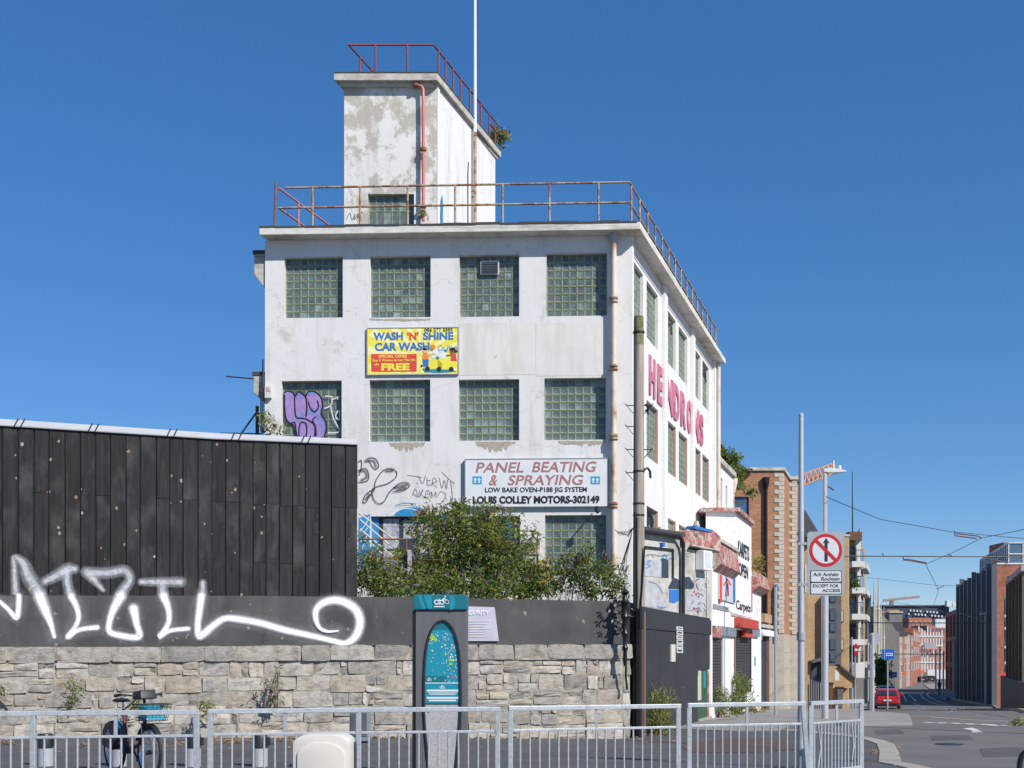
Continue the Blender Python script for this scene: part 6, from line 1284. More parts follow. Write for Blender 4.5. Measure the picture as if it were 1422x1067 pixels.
for _ in range(10): x, y = rr.uniform(1051, 1056), rr.uniform(805, 865); stroke(k, SHF, [(x, y), (x+rr.uniform(-1, 1), y+rr.uniform(2, 6))], 1.4, n=.01, smooth=False)
k.build('graffiti_spots', M['spray_red'], T, kind='stuff', smooth='keep')
k = MB(); k.fboxp(SHF, 1047.5, 1049, 912, 925, .0, .01); k.build('painted_mark', M['teal_light'], T); k = MB(); k.fbox(SHF, hs[1][0]-.05, hs[1][1], -1, hs[1][2]-.01, .0, .12); k.build('plinth', M['shop_white'], T)
# yard gates between shop and brick building
YF = Fr((sx(-6.08, 49.3), 49.3), D, STN); T = thing('yard_gate', 'dark graffitied gate under a white lintel between the white shop and the brick building', 'gate', YF.pt(0, -.5)); k = MB(); k.fboxp(YF, 1058, 1068.5, 888, 985, -.3, -.2); k.build('gate_leaf', M['navy'], T); k = MB(); k.fboxp(YF, 1069, 1073, 884, 985, -.3, -.15); k.build('timber_board', M['timber_brown'], T)
k = MB(); k.fboxp(YF, 1057.3, 1078, 874, 885, -.3, .05); k.build('lintel', M['shop_white'], T); k = MB(); k.fboxp(YF, 1064, 1073.5, 852, 866, -.3, -.05); k.build('timber_hatch', M['door_tan'] if 'door_tan' in M else M['brick_yellow'], T); k = MB(); k.fboxp(YF, 1060, 1074, 866.5, 873.5, -.3, .0); k.build('concrete_lintel', M['concrete_trim'], T)
for x0, x1, m in ((1059, 1061, 'sign_red'), (1062.5, 1064, 'sign_blue'), (1060, 1063, 'map_green')): k = MB(); k.fboxp(YF, x0, x1, 915 if m != 'map_green' else 905, 945 if m != 'map_green' else 909, -.2, -.19); k.build('painted_figure', M[m], T)
# orange brick building with stone quoins
def prism_building(T, fr, u1, zb_, zt_, m, back=8, name='wall', holes=(), d=.15, front=3.0, fholes=(), ffr=None):
    k = MB(); facade(k, fr, 0, u1, zb_, zt_, list(holes), d); o = fr.pt(0, 0)
    ff = Fr((o.x-front, o.y), (1, 0)); facade(k, ff, 0, front, zb_, zt_, list(fholes), d)
    a, b = fr.pt(0, 0), fr.pt(u1, 0); bb = Vector((b.x-front, b.y, 0)); aa = Vector((a.x-front, a.y, 0)); z = lambda p, v: Vector((p.x, p.y, v))
    k.quad(z(b, zb_), z(bb, zb_), z(bb, zt_), z(b, zt_)); k.quad(z(aa, zb_), z(aa, zt_), z(bb, zt_), z(bb, zb_)); k.quad(z(a, zt_), z(b, zt_), z(bb, zt_), z(aa, zt_))
    k.build(name, M[m], T, smooth='keep'); return ff
OF = Fr((sx(-6.08, 57.7), 57.7), D, STN); T = thing('brick_house', 'orange brick building with pale stone quoins and a black downpipe, beyond the white shop', 'building', OF.pt(0, -1)); zt5 = 10.60
ff = Fr((OF.O.x-8, OF.O.y), (1, 0)); h = opening(ff, 1016, 1040, 690, 724); u1 = OF.u(1096)
ff = prism_building(T, OF, u1, -2, zt5, 'brick_orange', front=8, fholes=[h]); recessed(ff, h, T, 'sign_blue', 'glass_blue', b=.09)
k = MB(); k.fbox(ff, -.1, 8.12, zt5, zt5+.16, -3, .1); k.fbox(OF, .11, u1, zt5+.001, zt5+.159, -.3, .1); k.build('parapet_coping', M['concrete_trim'], T, split=True)
def quoins(T, ff, uR, zb_, zt_, fr):
    z = zb_; i = 0; hh = .205
    while z < zt_-.1:
        w = .42 if i % 2 else .21
        k = MB(); k.fbox(ff, uR-w, uR+.025, z+.008, z+hh-.008, -.1, .03); k.build('quoin_stone', M['stone_pale'], T, bevel=.008)
        k = MB(); k.fbox(fr, .0, .63-w, z+.008, z+hh-.008, -.09, .026); k.build('quoin_stone', M['stone_pale'], T)
        z += hh; i += 1
quoins(T, ff, 8, 2.7, zt5-.05, OF)
k = MB(); p = ff.px(1063, 668, .12); k.tube([p, Vector((p.x, p.y, -1))], .075, 10); k.lathe(p, [(.08, -.45), (.17, -.1), (.18, .15)], 10); k.build('downpipe', M['black_paint'], T, split=True)
k = MB(); k.tube([ff.px(1078, 812, .1), ff.px(1077, 818, .15), ff.px(1077, 890, .15)], .06, 8); k.build('blue_pipe', M['sign_blue'], T)
k = MB(); k.fbox(ff, 8-2.6, 8.05, -2, 2.65, .0, .06); k.fbox(OF, .06, u1, -2, 2.65, .0, .05); k.build('rendered_base', M['garage'], T, split=True)
for z in (.2, 1.0, 1.8): k = MB(); k.fbox(OF, .3, u1-.2, z, z+.04, .05, .07); k.build('joint_line', M['concrete_trim'], T)
# slate roof with plants, just behind
k = MB(); a_ = P(960, 590, 56); b_ = P(1038, 652, 56); k.add([a_, b_, P(960, 652, 56), a_+Vector((2, 7, 0)), b_+Vector((2, 7, 0)), P(960, 652, 56)+Vector((2, 7, 0))], [(0, 2, 1), (3, 4, 5), (0, 1, 4, 3), (1, 2, 5, 4), (2, 0, 3, 5)]); k.build('slate_roof', M['slate'], T)
OF2 = Fr((sx(-5.76, 61.0), 61.0), D, STN); T = thing('brick_house', 'second stepped-out bay of orange brick with stone quoins, right of the first', 'building', OF2.pt(0, -1)); u1 = OF2.u(1112.5); ff = prism_building(T, OF2, u1, -2, zt5+.05, 'brick_orange', front=1.0)
quoins(T, ff, 1.0, 2.7, zt5, OF2); k = MB(); k.fbox(ff, -.1, 1.12, zt5+.051, zt5+.2, -.5, .1); k.fbox(OF2, .1, u1, zt5+.052, zt5+.199, -.5, .1); k.build('parapet_coping', M['concrete_trim'], T, split=True)
k = MB(); k.fbox(ff, 0, 1.05, -2, 2.65, .0, .05); k.fbox(OF2, .05, u1, -2, 2.65, .0, .045); k.build('rendered_base', M['garage'], T, split=True)
for y in (742, 753, 812): k = MB(); k.tube([OF2.px(1106, y, 0), OF2.px(1106, y, .3)], .05, 6); k.build('bracket_lamp', M['black_paint'], T)
# yellow brick apartments with dark bay
c3 = P(1178, 900, 76.0); AFm = Fr((c3.x, c3.y), D, STN); T = thing('yellow_brick_apartments', 'yellow brick apartment building with tall dark glass bay behind the road sign', 'building', (c3.x, c3.y, -1.8)); zt6 = P(0, 745, 76).z
ff = prism_building(T, AFm, 1.2, -3, zt6, 'brick_yellow', front=5.6)
k = MB(); k.fboxp(ff, 1142, 1165.5, 826, 925, .0, .5); bay = k.build('bay', M['bldg_dark'], T, bevel=.02)
for y0, y1 in ((829, 837), (845, 862), (865, 878), (888, 903), (906, 920)): win(ff.off(.5), 1152, 1160.5, y0, y1, T, 'navy', 'glass_blue', b=.06)
for y0, y1 in ((848, 864), (887, 903)): win(ff, 1166.5, 1171, y0, y1, T, 'bldg_dark', 'stone_pale', b=.05, t=.12)
k = MB(); k.fbox(ff, -.1, 5.7, zt6, zt6+.12, -.6, .06); k.build('parapet_coping', M['concrete_trim'], T)
k = MB(); k.add([P(1116, 708, 72), P(1138, 744, 72), P(1116, 746, 72), P(1118, 708, 80), P(1140, 744, 80), P(1118, 746, 80)], [(0, 2, 1), (3, 4, 5), (0, 1, 4, 3), (1, 2, 5, 4), (2, 0, 3, 5)]); k.build('slate_roof', M['slate'], T)
k = MB(); k.fprismp(ff, [(1158, 925), (1178, 942), (1178, 955), (1144, 955), (1144, 925)], .0, 1.2); k.build('porch', M['brick_yellow'], T); k = MB(); k.fprismp(ff, [(1158, 922.5), (1179, 940), (1179, 943), (1158, 926)], -.1, 1.4); k.build('porch_roof', M['slate'], T)
k = MB(); k.fprismp(ff, [(1123, 918), (1141, 912), (1141, 916), (1123, 921)], .0, 1.0); k.build('porch_roof', M['bldg_dark'], T); k = MB(); k.fboxp(ff, 1126, 1141, 920, 976, .0, .1); k.build('entrance', M['navy'], T)
k = MB(); k.fboxp(ff, 1152, 1158, 930, 945, 1.2, 1.22); k.build('notice', M['offwhite'], T)
c4 = P(1114, 900, 70); T = thing('salmon_building', 'narrow strip of salmon brick wall between the lamp post and the road sign', 'building', (c4.x, c4.y, -1.6)); k = MB(); k.box(P(1106, 0, 70).x, P(1121.5, 0, 70).x, 70, 74, -3, P(0, 790, 70).z); k.build('wall', M['brick_yellow'], T); k = MB(); k.box(P(1117.5, 0, 70).x, P(1119, 0, 70).x, 69.9, 69.99, P(0, 823, 70).z, P(0, 784, 70).z); k.build('white_pipe', M['offwhite'], T)
# palisade fence, bins
T = thing('palisade_fence', 'short run of pale grey metal palisade fence in front of the apartments', 'fence', P(1124, 976, 62)); 
for i in range(6): x = 1124+i*3.0; y = 62+i*1.2; a_ = P(x, 975, y); b_ = P(x+2.6, 975, y); t_ = P(x, 942+i*1.0, y).z; g_ = G(a_.x, y); k = MB(); k.hexa([(a_.x, y, g_), (b_.x, y+.3, g_), (b_.x, y+.35, g_), (a_.x, y+.05, g_), (a_.x, y, t_), (b_.x, y+.3, t_-.1), (b_.x, y+.35, t_-.1), (a_.x, y+.05, t_)]); k.build('pale', M['pole_grey'], T)
def bin_(x, y0, y1, w, Y, m, lab):
    a_ = P(x-w/2, y1, Y); b_ = P(x+w/2, y1, Y); g_ = G(a_.x, Y); t_ = P(0, y0, Y).z; T = thing('wheelie_bin', lab, 'bin', (a_.x, Y, g_)); k = MB(); d_ = (b_.x-a_.x); k.hexa([(a_.x+.06, Y+.05, g_+.05), (b_.x-.06, Y+.05, g_+.05), (b_.x-.06, Y+d_, g_+.05), (a_.x+.06, Y+d_, g_+.05), (a_.x, Y, t_-.1), (b_.x, Y, t_-.1), (b_.x, Y+d_, t_-.1), (a_.x, Y+d_, t_-.1)]); k.build('body', M[m], T, bevel=.03)
    k = MB(); k.box(a_.x-.03, b_.x+.03, Y-.04, Y+d_+.03, t_-.1, t_); k.build('lid', M['plastic_black'], T, bevel=.03); k = MB(); k.tube([(a_.x+.1, Y+.1, g_+.08), (b_.x-.1, Y+.1, g_+.08)], .08, 8); k.build('axle_wheel', M['rubber'], T)
bin_(1154, 948, 975, 6.5, 70, 'timber_brown', 'brown wheelie bin beside the apartment porch'); bin_(1167, 954, 972, 9, 74, 'bldg_dark', 'dark grey bin right of the brown wheelie bin')
# white balconies building
c5 = P(1193, 900, 98); BFm = Fr((c5.x, c5.y), D, STN); T = thing('balcony_apartments', 'apartment block with white balconies stacked in front of dark windows', 'building', (c5.x, c5.y, -2.3)); ff = prism_building(T, BFm, 14, -4, P(0, 746, 98).z, 'brick_yellow', front=3)
k = MB(); k.fboxp(ff, 1175, 1192.7, 740, 752, .0, .9); k.build('roof_hood', M['timber_brown'], T); k = MB(); k.fprismp(ff, [(1186, 752), (1192.5, 735), (1192.5, 940), (1189, 940), (1189, 830)], .0, .6); k.build('white_fin', M['balcony_white'], T)
for y0, y1 in ((760, 781), (795, 817), (830, 853), (866, 888), (895, 920)):
    win(ff.off(.02), 1178.5, 1188.5, y0, y1, T, 'bldg_dark', 'glass_dark'); k = MB(); k.fboxp(ff, 1176, 1193.5, y1+.5, y1+8.5, .1, 1.5); bl_ = k.build('balcony', M['balcony_white'], T, bevel=.02); k = MB()
    for i in range(5): p = ff.px(1178+i*3.4, y1, 1.35); k.tube([p, p+Vector((0, 0, .9))], .02, 4)
    k.build('balusters', M['dark_metal'], bl_, kind='stuff'); k = MB(); k.tube([ff.px(1177, y1-15, 1.35), ff.px(1192, y1-15, 1.35)], .03, 5); k.build('handrail', M['dark_metal'], bl_)
    a_, b_ = BFm.u(1195), BFm.u(1203); zc = ff.uz(1185, y1+4)[1]; k = MB(); k.fbox(BFm, 1, 9, zc-.2, zc+.25, .1, .6); k.build('balcony', M['balcony_white'], T); k = MB(); k.fbox(BFm, 1.3, 8.5, zc+.3, zc+1.6, -.05, .05); k.build('window', M['glass_dark'], T)
k = MB(); k.fboxp(ff, 1178, 1193, 922, 941, 1.0, 1.55); k.build('white_panel', M['balcony_white'], T); k = MB(); k.fboxp(ff, 1178, 1205, 941, 978, .2, .6); k.build('ground_wall', M['far_grey'], T)
p = P(1184, 745, 98); k = MB(); k.tube([p, P(1183.5, 655, 98)], [.06, .03], 6); k.build('aerial', M['dark_metal'], T)
# church with pinnacles
T = thing('church', 'pale stone church front with thin pointed pinnacles', 'church', P(1214, 960, 150)); z = lambda y: P(0, y, 150).z; X = lambda x: P(x, 0, 150).x
k = MB(); k.box(X(1205), X(1224), 150, 175, -5, z(856)); k.build('nave', M['stone_church'], T); k = MB(); k.add([(X(1203), 151, z(866)), (X(1213), 151, z(826)), (X(1213), 151, z(866)), (X(1203), 180, z(866)), (X(1213), 180, z(826)), (X(1213), 180, z(866))], [(0, 2, 1), (3, 4, 5), (0, 1, 4, 3), (1, 2, 5, 4), (2, 0, 3, 5)]); k.build('slate_roof', M['slate'], T)
for x, yt, w, yb in ((1212.5, 803, 1.6, 850), (1218.5, 800, 2.4, 860), (1222, 838, 1.8, 870), (1226, 843, 1.6, 900), (1214.5, 822, 1.6, 860)):
    k = MB(); cx_ = X(x); r_ = (X(x+w)-X(x-w))/2; k.lathe((cx_, 149.6, 0), [(r_, -5), (r_, z(yb-12)), (r_*1.25, z(yb-13)), (r_*.75, z(yb-16)), (.03, z(yt))], 8); k.build('pinnacle', M['stone_pale'], T)
k = MB(); k.box(X(1216), X(1221), 149.5, 150, -4, z(855)); k.build('buttress', M['stone_pale'], T); k = MB(); k.box(X(1210.5), X(1214.5), 149.9, 150.1, z(900), z(868)); k.build('window', M['glass_dark'], T)
# grey gable house with chimney
T = thing('grey_gable_house', 'grey rendered gable end with a wide chimney stack beyond the church', 'house', P(1238, 955, 185)); z = lambda y: P(0, y, 185).z; X = lambda x: P(x, 0, 185).x; Fg = Fr((0, 185), (1, 0))
k = MB(); k.fprismp(Fg, [(1225, 960), (1249, 960), (1249, 878), (1244, 876), (1238, 866), (1228, 857), (1225, 857)], -12, 0); k.build('wall', M['far_grey'], T); k = MB(); k.box(X(1238), X(1256), 186, 189, z(878), z(851)); ch = k.build('chimney', M['far_grey'], T)
k = MB(); k.box(X(1237.5), X(1256.5), 185.8, 189.2, z(851), z(849)); k.build('chimney_cap', M['stone_pale'], ch)
for i in range(7): k = MB(); k.lathe((X(1240+i*2.4), 187.5, z(849)), [(.13, 0), (.11, .35)], 8); k.build('chimney_pot', M['brick_yellow'], ch)
k = MB(); k.fprismp(Fg, [(1238, 866), (1252, 866), (1262, 884), (1249, 884)], -14, -.1); k.build('roof', M['slate'], T); k = MB(); k.fboxp(Fg, 1226, 1243, 848, 857, -6, -4); k.build('rear_chimney', M['brick_yellow'], T)
# terrace, striped facade, red brick blocks, scaffolding
def facade_block(name, label, Y0, x0, Y1, x1, ytop0, m, cols, rows, wm='balcony_white', pm='glass_dark', yb=955, roof=None, strips=()):
    p0, p1 = P(x0, 900, Y0), P(x1, 900, Y1); fr = Fr((p0.x, p0.y), (p1.x-p0.x, p1.y-p0.y)); L_ = (p1-p0).xy.length; zt_ = P(0, ytop0, Y0).z; zb_ = min(G(p0.x, Y0), G(p1.x, Y1))-.5
    T = thing(name, label, 'building', (p0.x, p0.y, zb_)); k = MB(); k.fbox(fr, 0, L_, zb_, zt_, -8, 0); k.build('wall', M[m], T)
    for (f0, f1, sm_) in strips: k = MB(); k.fbox(fr, f0*L_, f1*L_, zb_, zt_-.1, .0, .08); k.build('facing', M[sm_], T)
    cw = L_/cols; rh = (zt_-zb_-3)/rows
    for i in range(cols):
        for j in range(rows):
            u = (i+.5)*cw; zc_ = zb_+3+(j+.5)*rh; k = MB(); k.fbox(fr, u-cw*.17, u+cw*.17, zc_-rh*.30, zc_+rh*.28, -.05, .12); w = k.build('window', M[wm], T); k = MB(); k.fbox(fr, u-cw*.13, u+cw*.13, zc_-rh*.26, zc_+rh*.25, .1, .14); k.build('pane', M[pm], w)
    if roof: k = MB(); a_ = fr.pt(0, zt_, .2); b_ = fr.pt(L_, zt_, .2); k.add([a_, b_, fr.pt(L_, zt_+roof, -4), fr.pt(0, zt_+roof, -4), fr.pt(0, zt_, -8), fr.pt(L_, zt_, -8)], [(0, 1, 2, 3), (3, 2, 5, 4), (0, 3, 4), (1, 5, 2)]); k.build('roof', M['slate'], T)
    return T, fr, L_
facade_block('stone_terrace', 'pale stone and brick terrace with white windows beyond the grey gable', 188, 1248, 232, 1268, 876, 'stone_church', 4, 3, strips=((.22, .45, 'brick_red'), (.75, 1.0, 'brick_red')), roof=1.6)
facade_block('red_terrace', 'banded red brick terrace house further down the street', 236, 1268, 275, 1277, 873, 'brick_red', 3, 3, pm='glass_blue')
T, fr, L_ = facade_block('site_building', 'half-built block behind scaffolding and white netting at the end of the street', 290, 1277, 380, 1290, 872, 'brick_red', 4, 4)
facade_block('end_block', 'red brick block closing the view at the end of the street', 420, 1288, 424, 1318, 869, 'brick_red', 6, 4, wm='stone_church', pm='glass_dark', strips=())
facade_block('far_brick_block', 'low red brick building with grey flat roof under the long dark roof', 480, 1262, 482, 1294, 858, 'brick_red', 5, 3)
T = thing('scaffolding', 'grey scaffolding with pale netting in front of the half-built block', 'scaffolding', P(1285, 945, 288)); z = lambda y: P(0, y, 288).z; X = lambda x: P(x, 0, 288).x
for i in range(9): k = MB(); k.bar((X(1276+i*4), 288, -6), (X(1276+i*4), 288, z(870+i % 3*3)), .28); k.build('standard', M['offwhite'], T)
for y in (884, 897, 908, 920): k = MB(); k.bar((X(1275), 287.8, z(y)), (X(1309), 287.8, z(y)), .3); k.build('deck', M['offwhite'], T)
for x0, x1, y0, y1, m in ((1282, 1298, 893, 902, 'mast_grey'), (1286, 1312, 930, 943, 'far_white'), (1297, 1311, 860, 872, 'far_white')): k = MB(); k.box(X(x0), X(x1), 287, 287.3, z(y1), z(y0)); k.build('netting', M[m], T)
for x in (1284, 1290, 1297, 1304): k = MB(); k.box(X(x), X(x+3.5), 286.4, 286.8, z(903), z(901)); k.build('barrier', M['barrier_orange'], T)
T = thing('long_roof_hall', 'very distant hall with a long dark roof dotted with white letters-like vents', 'building', P(1270, 870, 620)); z = lambda y: P(0, y, 620).z; X = lambda x: P(x, 0, 620).x
k = MB(); k.box(X(1222), X(1318), 620, 660, -8, z(842)); k.build('hall', M['navy'], T); k = MB(); k.box(X(1226), X(1316), 619, 661, z(842), z(840.5)); k.build('roof_edge', M['bldg_dark'], T)
for i in range(11): 
    for j in range(2):
        if (i*7+j*3) % 5: k = MB(); k.box(X(1258+i*4.6+j*2), X(1260+i*4.6+j*2), 618.8, 619.8, z(849+j*5+i*.35), z(846.5+j*5+i*.35)); k.build('roof_vent', M['far_white'], T)
k = MB(); k.box(X(1311), X(1318), 616, 619, z(843), z(835)); k.box(X(1319), X(1324), 616, 619, z(843), z(837)); k.build('plant_room', M['far_white'], T, split=True)
# ------------------------------------------------------------------ right-hand side
def rblock(name, label, Y0, x0, Y1, x1, ytop, m, wide, nb, rows, pier=None, pm='glass_dark', zt=None):
    p0, p1 = P(x0, 900, Y0), P(x1, 900, Y1); U = (p1-p0); N_ = Vector((-U.y, U.x, 0)).normalized(); fr = Fr((p0.x, p0.y), (U.x, U.y), (N_.x, N_.y)); L_ = U.xy.length; zt_ = zt or P(0, ytop, Y0).z; zb_ = min(G(p0.x, Y0), G(p1.x, Y1))-1
    T = thing(name, label, 'building', (p0.x, p0.y, zb_)); z = lambda p, v: Vector((p.x, p.y, v)); q0 = p0+Vector((wide, 0, 0)); q1 = p1+Vector((wide, 0, 0))
    hs = []; bw = L_/nb; rh = (zt_-zb_-1.6)/rows
    for i in range(nb):
        for j in range(rows): hs.append((i*bw+bw*.2, (i+1)*bw-bw*.2, zb_+1.3+j*rh+(.3 if j else 0), zb_+1.3+(j+1)*rh-.3))
    k = MB(); facade(k, fr, 0, L_, zb_, zt_, hs, .3); k.quad(z(p0, zb_), z(q0, zb_), z(q0, zt_), z(p0, zt_)); k.quad(z(p0, zt_), z(q0, zt_), z(q1, zt_), z(p1, zt_)); k.quad(z(p1, zb_), z(p1, zt_), z(q1, zt_), z(q1, zb_)); k.quad(z(q0, zb_), z(q1, zb_), z(q1, zt_), z(q0, zt_)); k.build('wall', M[m], T, smooth='keep')
    for h in hs: k = MB(); k.fbox(fr, h[0]-.01, h[1]+.01, h[2]-.01, h[3]+.01, -.36, -.3); w = k.build('window', M['bldg_dark'], T); k = MB(); k.fbox(fr, h[0]+.1, h[1]-.1, h[2]+.1, h[3]-.1, -.3, -.28); k.build('pane', M[pm], w)
    if pier:
        for i in range(nb+1): k = MB(); k.fbox(fr, i*bw-.18, i*bw+.18, zb_, zt_+(.3 if i % 3 == 1 else 0), .0, .35); k.build('pier', M[pier], T)
    return T, fr, L_, zb_, zt_
T, fr, L_, zb_, zt_ = rblock('brick_office', 'modern red brick office with dark tall windows and a glazed top storey', 90, 1384, 116, 1333, 784, 'brick_red', 16, 8, 2, pier='pier_blue', pm='glass_blue')
fo = Fr((fr.O.x, fr.O.y), (1, 0)); k = MB(); k.fbox(fo, 0, 16, zt_, zt_+.12, -.4, .06); k.build('coping', M['far_white'], T)
k = MB(); a_ = fr.pt(1.5, 0, -1.0); b_ = fr.pt(L_*.72, 0, -1.0); k.add([(a_.x, a_.y, zt_), (b_.x, b_.y, zt_), (b_.x+12, b_.y, zt_), (a_.x+14, a_.y, zt_), (a_.x, a_.y, zt_+1.75), (b_.x, b_.y, zt_+1.75), (b_.x+12, b_.y, zt_+1.75), (a_.x+14, a_.y, zt_+1.75)], [(0, 1, 5, 4), (1, 2, 6, 5), (2, 3, 7, 6), (3, 0, 4, 7), (4, 5, 6, 7)]); gs = k.build('glazed_storey', M['glass_blue'], T)
gf = Fr((a_.x, a_.y), (1, 0))
for i in range(9): k = MB(); k.fbox(gf, i*1.1, i*1.1+.07, zt_, zt_+1.75, 0, .06); k.build('mullion', M['offwhite'], gs)
sfr = Fr((a_.x, a_.y), (b_.x-a_.x, b_.y-a_.y), (fr.N.x, fr.N.y))
for i in range(15): k = MB(); k.fbox(sfr, .2+i*1.25, .3+i*1.25, zt_, zt_+1.75, 0, .06); k.build('mullion', M['offwhite'], gs)
for z0 in (0, .85, 1.7): k = MB(); k.fbox(gf, 0, 12, zt_+z0, zt_+z0+.08, 0.061, .1); k.build('transom', M['offwhite'], gs); k = MB(); k.fbox(sfr, 0, 17.5, zt_+z0, zt_+z0+.08, 0.061, .1); k.build('transom', M['offwhite'], gs)
for u0, u1, y0, y1 in ((1.0, 5.5, 800, 960),): k = MB(); h = (fo.u(1400), fo.u(1430), fo.uz(1410, 975)[1], fo.uz(1410, 800)[1]); k.fbox(fo, *h, .01, .08); k.build('dark_recess_panel', M['brick_dark'], T)  # flat dark panel in place of a recess, its shade put in the colour
k = MB(); p = P(1410, 752, 100); k.box(p.x-1.0, p.x+1.2, 100, 103, zt_+1.7, zt_+2.6); k.build('plant_room', M['brick_red'], T)
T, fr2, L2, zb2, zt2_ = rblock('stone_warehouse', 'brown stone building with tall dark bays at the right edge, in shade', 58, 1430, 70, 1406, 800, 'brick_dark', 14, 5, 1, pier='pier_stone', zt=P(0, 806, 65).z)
k = MB(); k.fbox(fr2, -.3, L2, zt2_, zt2_+.3, -1, .4); k.build('cornice', M['concrete_trim'], T); k = MB(); k.fbox(fr2, -6, L2+1.0, zb2, zb2+3.0, .36, .6); k.build('boundary_wall', M['hoard'], T)
rblock('corner_brick_block', 'red brick corner building further down on the right', 150, 1334, 172, 1313, 844, 'brick_red', 10, 4, 3)
rblock('grey_block', 'plain grey block between the two brick buildings on the right', 119, 1336, 145, 1327, 866, 'far_grey', 9, 4, 3)
# ------------------------------------------------------------------ street furniture down the road
def post(name, label, cat, x, yb, yt, r, m='mast_grey', group=None):
    p = GP(x, yb); p.z = G(p.x, p.y); T = thing(name, label, cat, p, group); k = MB(); k.tube([p, Vector((p.x, p.y, P(0, yt, p.y).z))], r, 8); k.build('shaft', M[m], T, smooth=True); return T, p
def plate(T, p, x0, x1, y0, y1, m, n=.12, nm='plate', name2=None):
    f_ = Fr((p.x, p.y-n), (1, 0)); k = MB(); k.fboxp(f_, x0, x1, y0, y1, -.02, .01); return k.build(nm, M[m], T), f_
T, p = post('tram_mast', 'tall grey mast behind the road sign with a camera arm at its top', 'mast', 1145.5, 1001, 652, .075, 'pole_grey'); f_ = Fr((p.x, p.y), (1, 0))
k = MB(); k.tube([p, Vector((p.x, p.y, P(0, 828, p.y).z))], .11, 14); k.build('lower_sleeve', M['pole_grey'], T, smooth=True)
k = MB(); k.fprismp(f_, [(1143, 652), (1152, 650), (1174, 654), (1174, 656), (1152, 657), (1143, 656)], -.1, .1); k.build('arm', M['offwhite'], T, bevel=.01); k = MB(); k.lathe(f_.px(1166, 652, 0), [(.05, 0), (.06, .06), (.03, .12)], 8); k.build('camera', M['white_paint'], T)
k = MB(); k.tube([f_.px(1148, 675, 0), f_.px(1154, 678, 0), f_.px(1158, 681, 0)], .03, 6); k.build('cable_clamp', M['timber_brown'], T)
T, p = post('street_pole', 'slim grey pole beside the white shop front', 'pole', 1077, 996, 815, .05, 'mast_grey')
T, p = post('street_lamp', 'slim grey lighting pole in front of the white balconies', 'street lamp', 1195, 975, 800, .09); plate(T, p, 1192, 1200, 916, 922, 'mast_grey', nm='sign_back')
T, p = post('traffic_signal', 'traffic signal seen edge-on right of the lamp post with the road sign', 'traffic light', 1121, 985, 905, .05, 'offwhite'); f_ = Fr((p.x, p.y), (1, 0))
for y in (891, 905): k = MB(); k.lathe(f_.px(1122, y, .0), [(.12, -.22), (.18, -.15), (.19, .15), (.12, .22)], 10); k.build('signal_head', M['plastic_black'], T, smooth=True)
k = MB(); k.tube([f_.px(1119, 912, 0), f_.px(1129, 931, 0)], .04, 6); k.build('arm', M['white_paint'], T)
for x, yt, lab in ((1183, 885, 'left of a pair of thin grey posts by the balconies building'), (1187.5, 898, 'right of a pair of thin grey posts, carrying a red no-entry disc')):
    T, p = post('sign_post', lab, 'sign post', x, 985, yt, .06)
    if x > 1185: f_ = Fr((p.x, p.y-.1), (1, 0)); k = MB(); disc(k, f_, 1188.5, 902.5, 2.6, -.02, .02, 16, ry=9); k.build('red_disc', M['prohib_red'], T); k = MB(); k.fboxp(f_, 1186.5, 1190.5, 901, 904, .022, .03); k.build('white_bar', M['white_paint'], T)
T, p = post('sign_post', 'grey post carrying the back of a round sign, left of the red car', 'sign post', 1212, 989, 880, .06, 'pole_grey'); f_ = Fr((p.x, p.y+.1), (1, 0)); k = MB(); disc(k, f_, 1214, 887.5, 9, -.02, .02, 28); k.build('round_sign_back', M['mast_grey'], T)
T, p = post('sign_post', 'post with blue and white parking plates between the other posts left of the red car', 'sign post', 1205.5, 986, 890, .05, 'pole_grey'); plate(T, p, 1206, 1215, 922, 941, 'white_paint', nm='parking_plate'); f_ = Fr((p.x, p.y-.15), (1, 0)); k = MB(); k.fboxp(f_, 1206.5, 1214.5, 922.5, 930, .0, .02); k.build('blue_panel', M['bus_blue'], T)
T, p = post('sign_post', 'thin post standing between the round sign and the parking plates', 'sign post', 1209, 988, 884, .05, 'mast_grey')
for x, yb, x0, x1, y0, y1, lab in ((1232.5, 985, 1224.5, 1241.5, 902, 915.5, 'larger nearer blue bus stop sign above the red car'), (1241.5, 960, 1237, 1245.5, 933.5, 941, 'smaller blue bus stop sign further down the street')):
    T, p = post('bus_stop_sign', lab, 'bus stop sign', x, yb, y0, .05, 'pole_grey'); o, f_ = plate(T, p, x0, x1, y0, y1, 'bus_blue', nm='sign_panel'); w = x1-x0
    k = MB(); k.fboxp(f_, x0+w*.35, x0+w*.88, y0+(y1-y0)*.38, y0+(y1-y0)*.66, .012, .03); k.build('bus_symbol', M['white_paint'], T); k = MB(); k.fboxp(f_, x0+w*.4, x0+w*.83, y0+(y1-y0)*.44, y0+(y1-y0)*.56, .032, .04); k.build('bus_windows', M['bus_blue'], T); k = MB(); k.fboxp(f_, x0+w*.22, x0+w*.25, y0, y1, .012, .02); k.build('panel_seam', M['sign_face'], T)
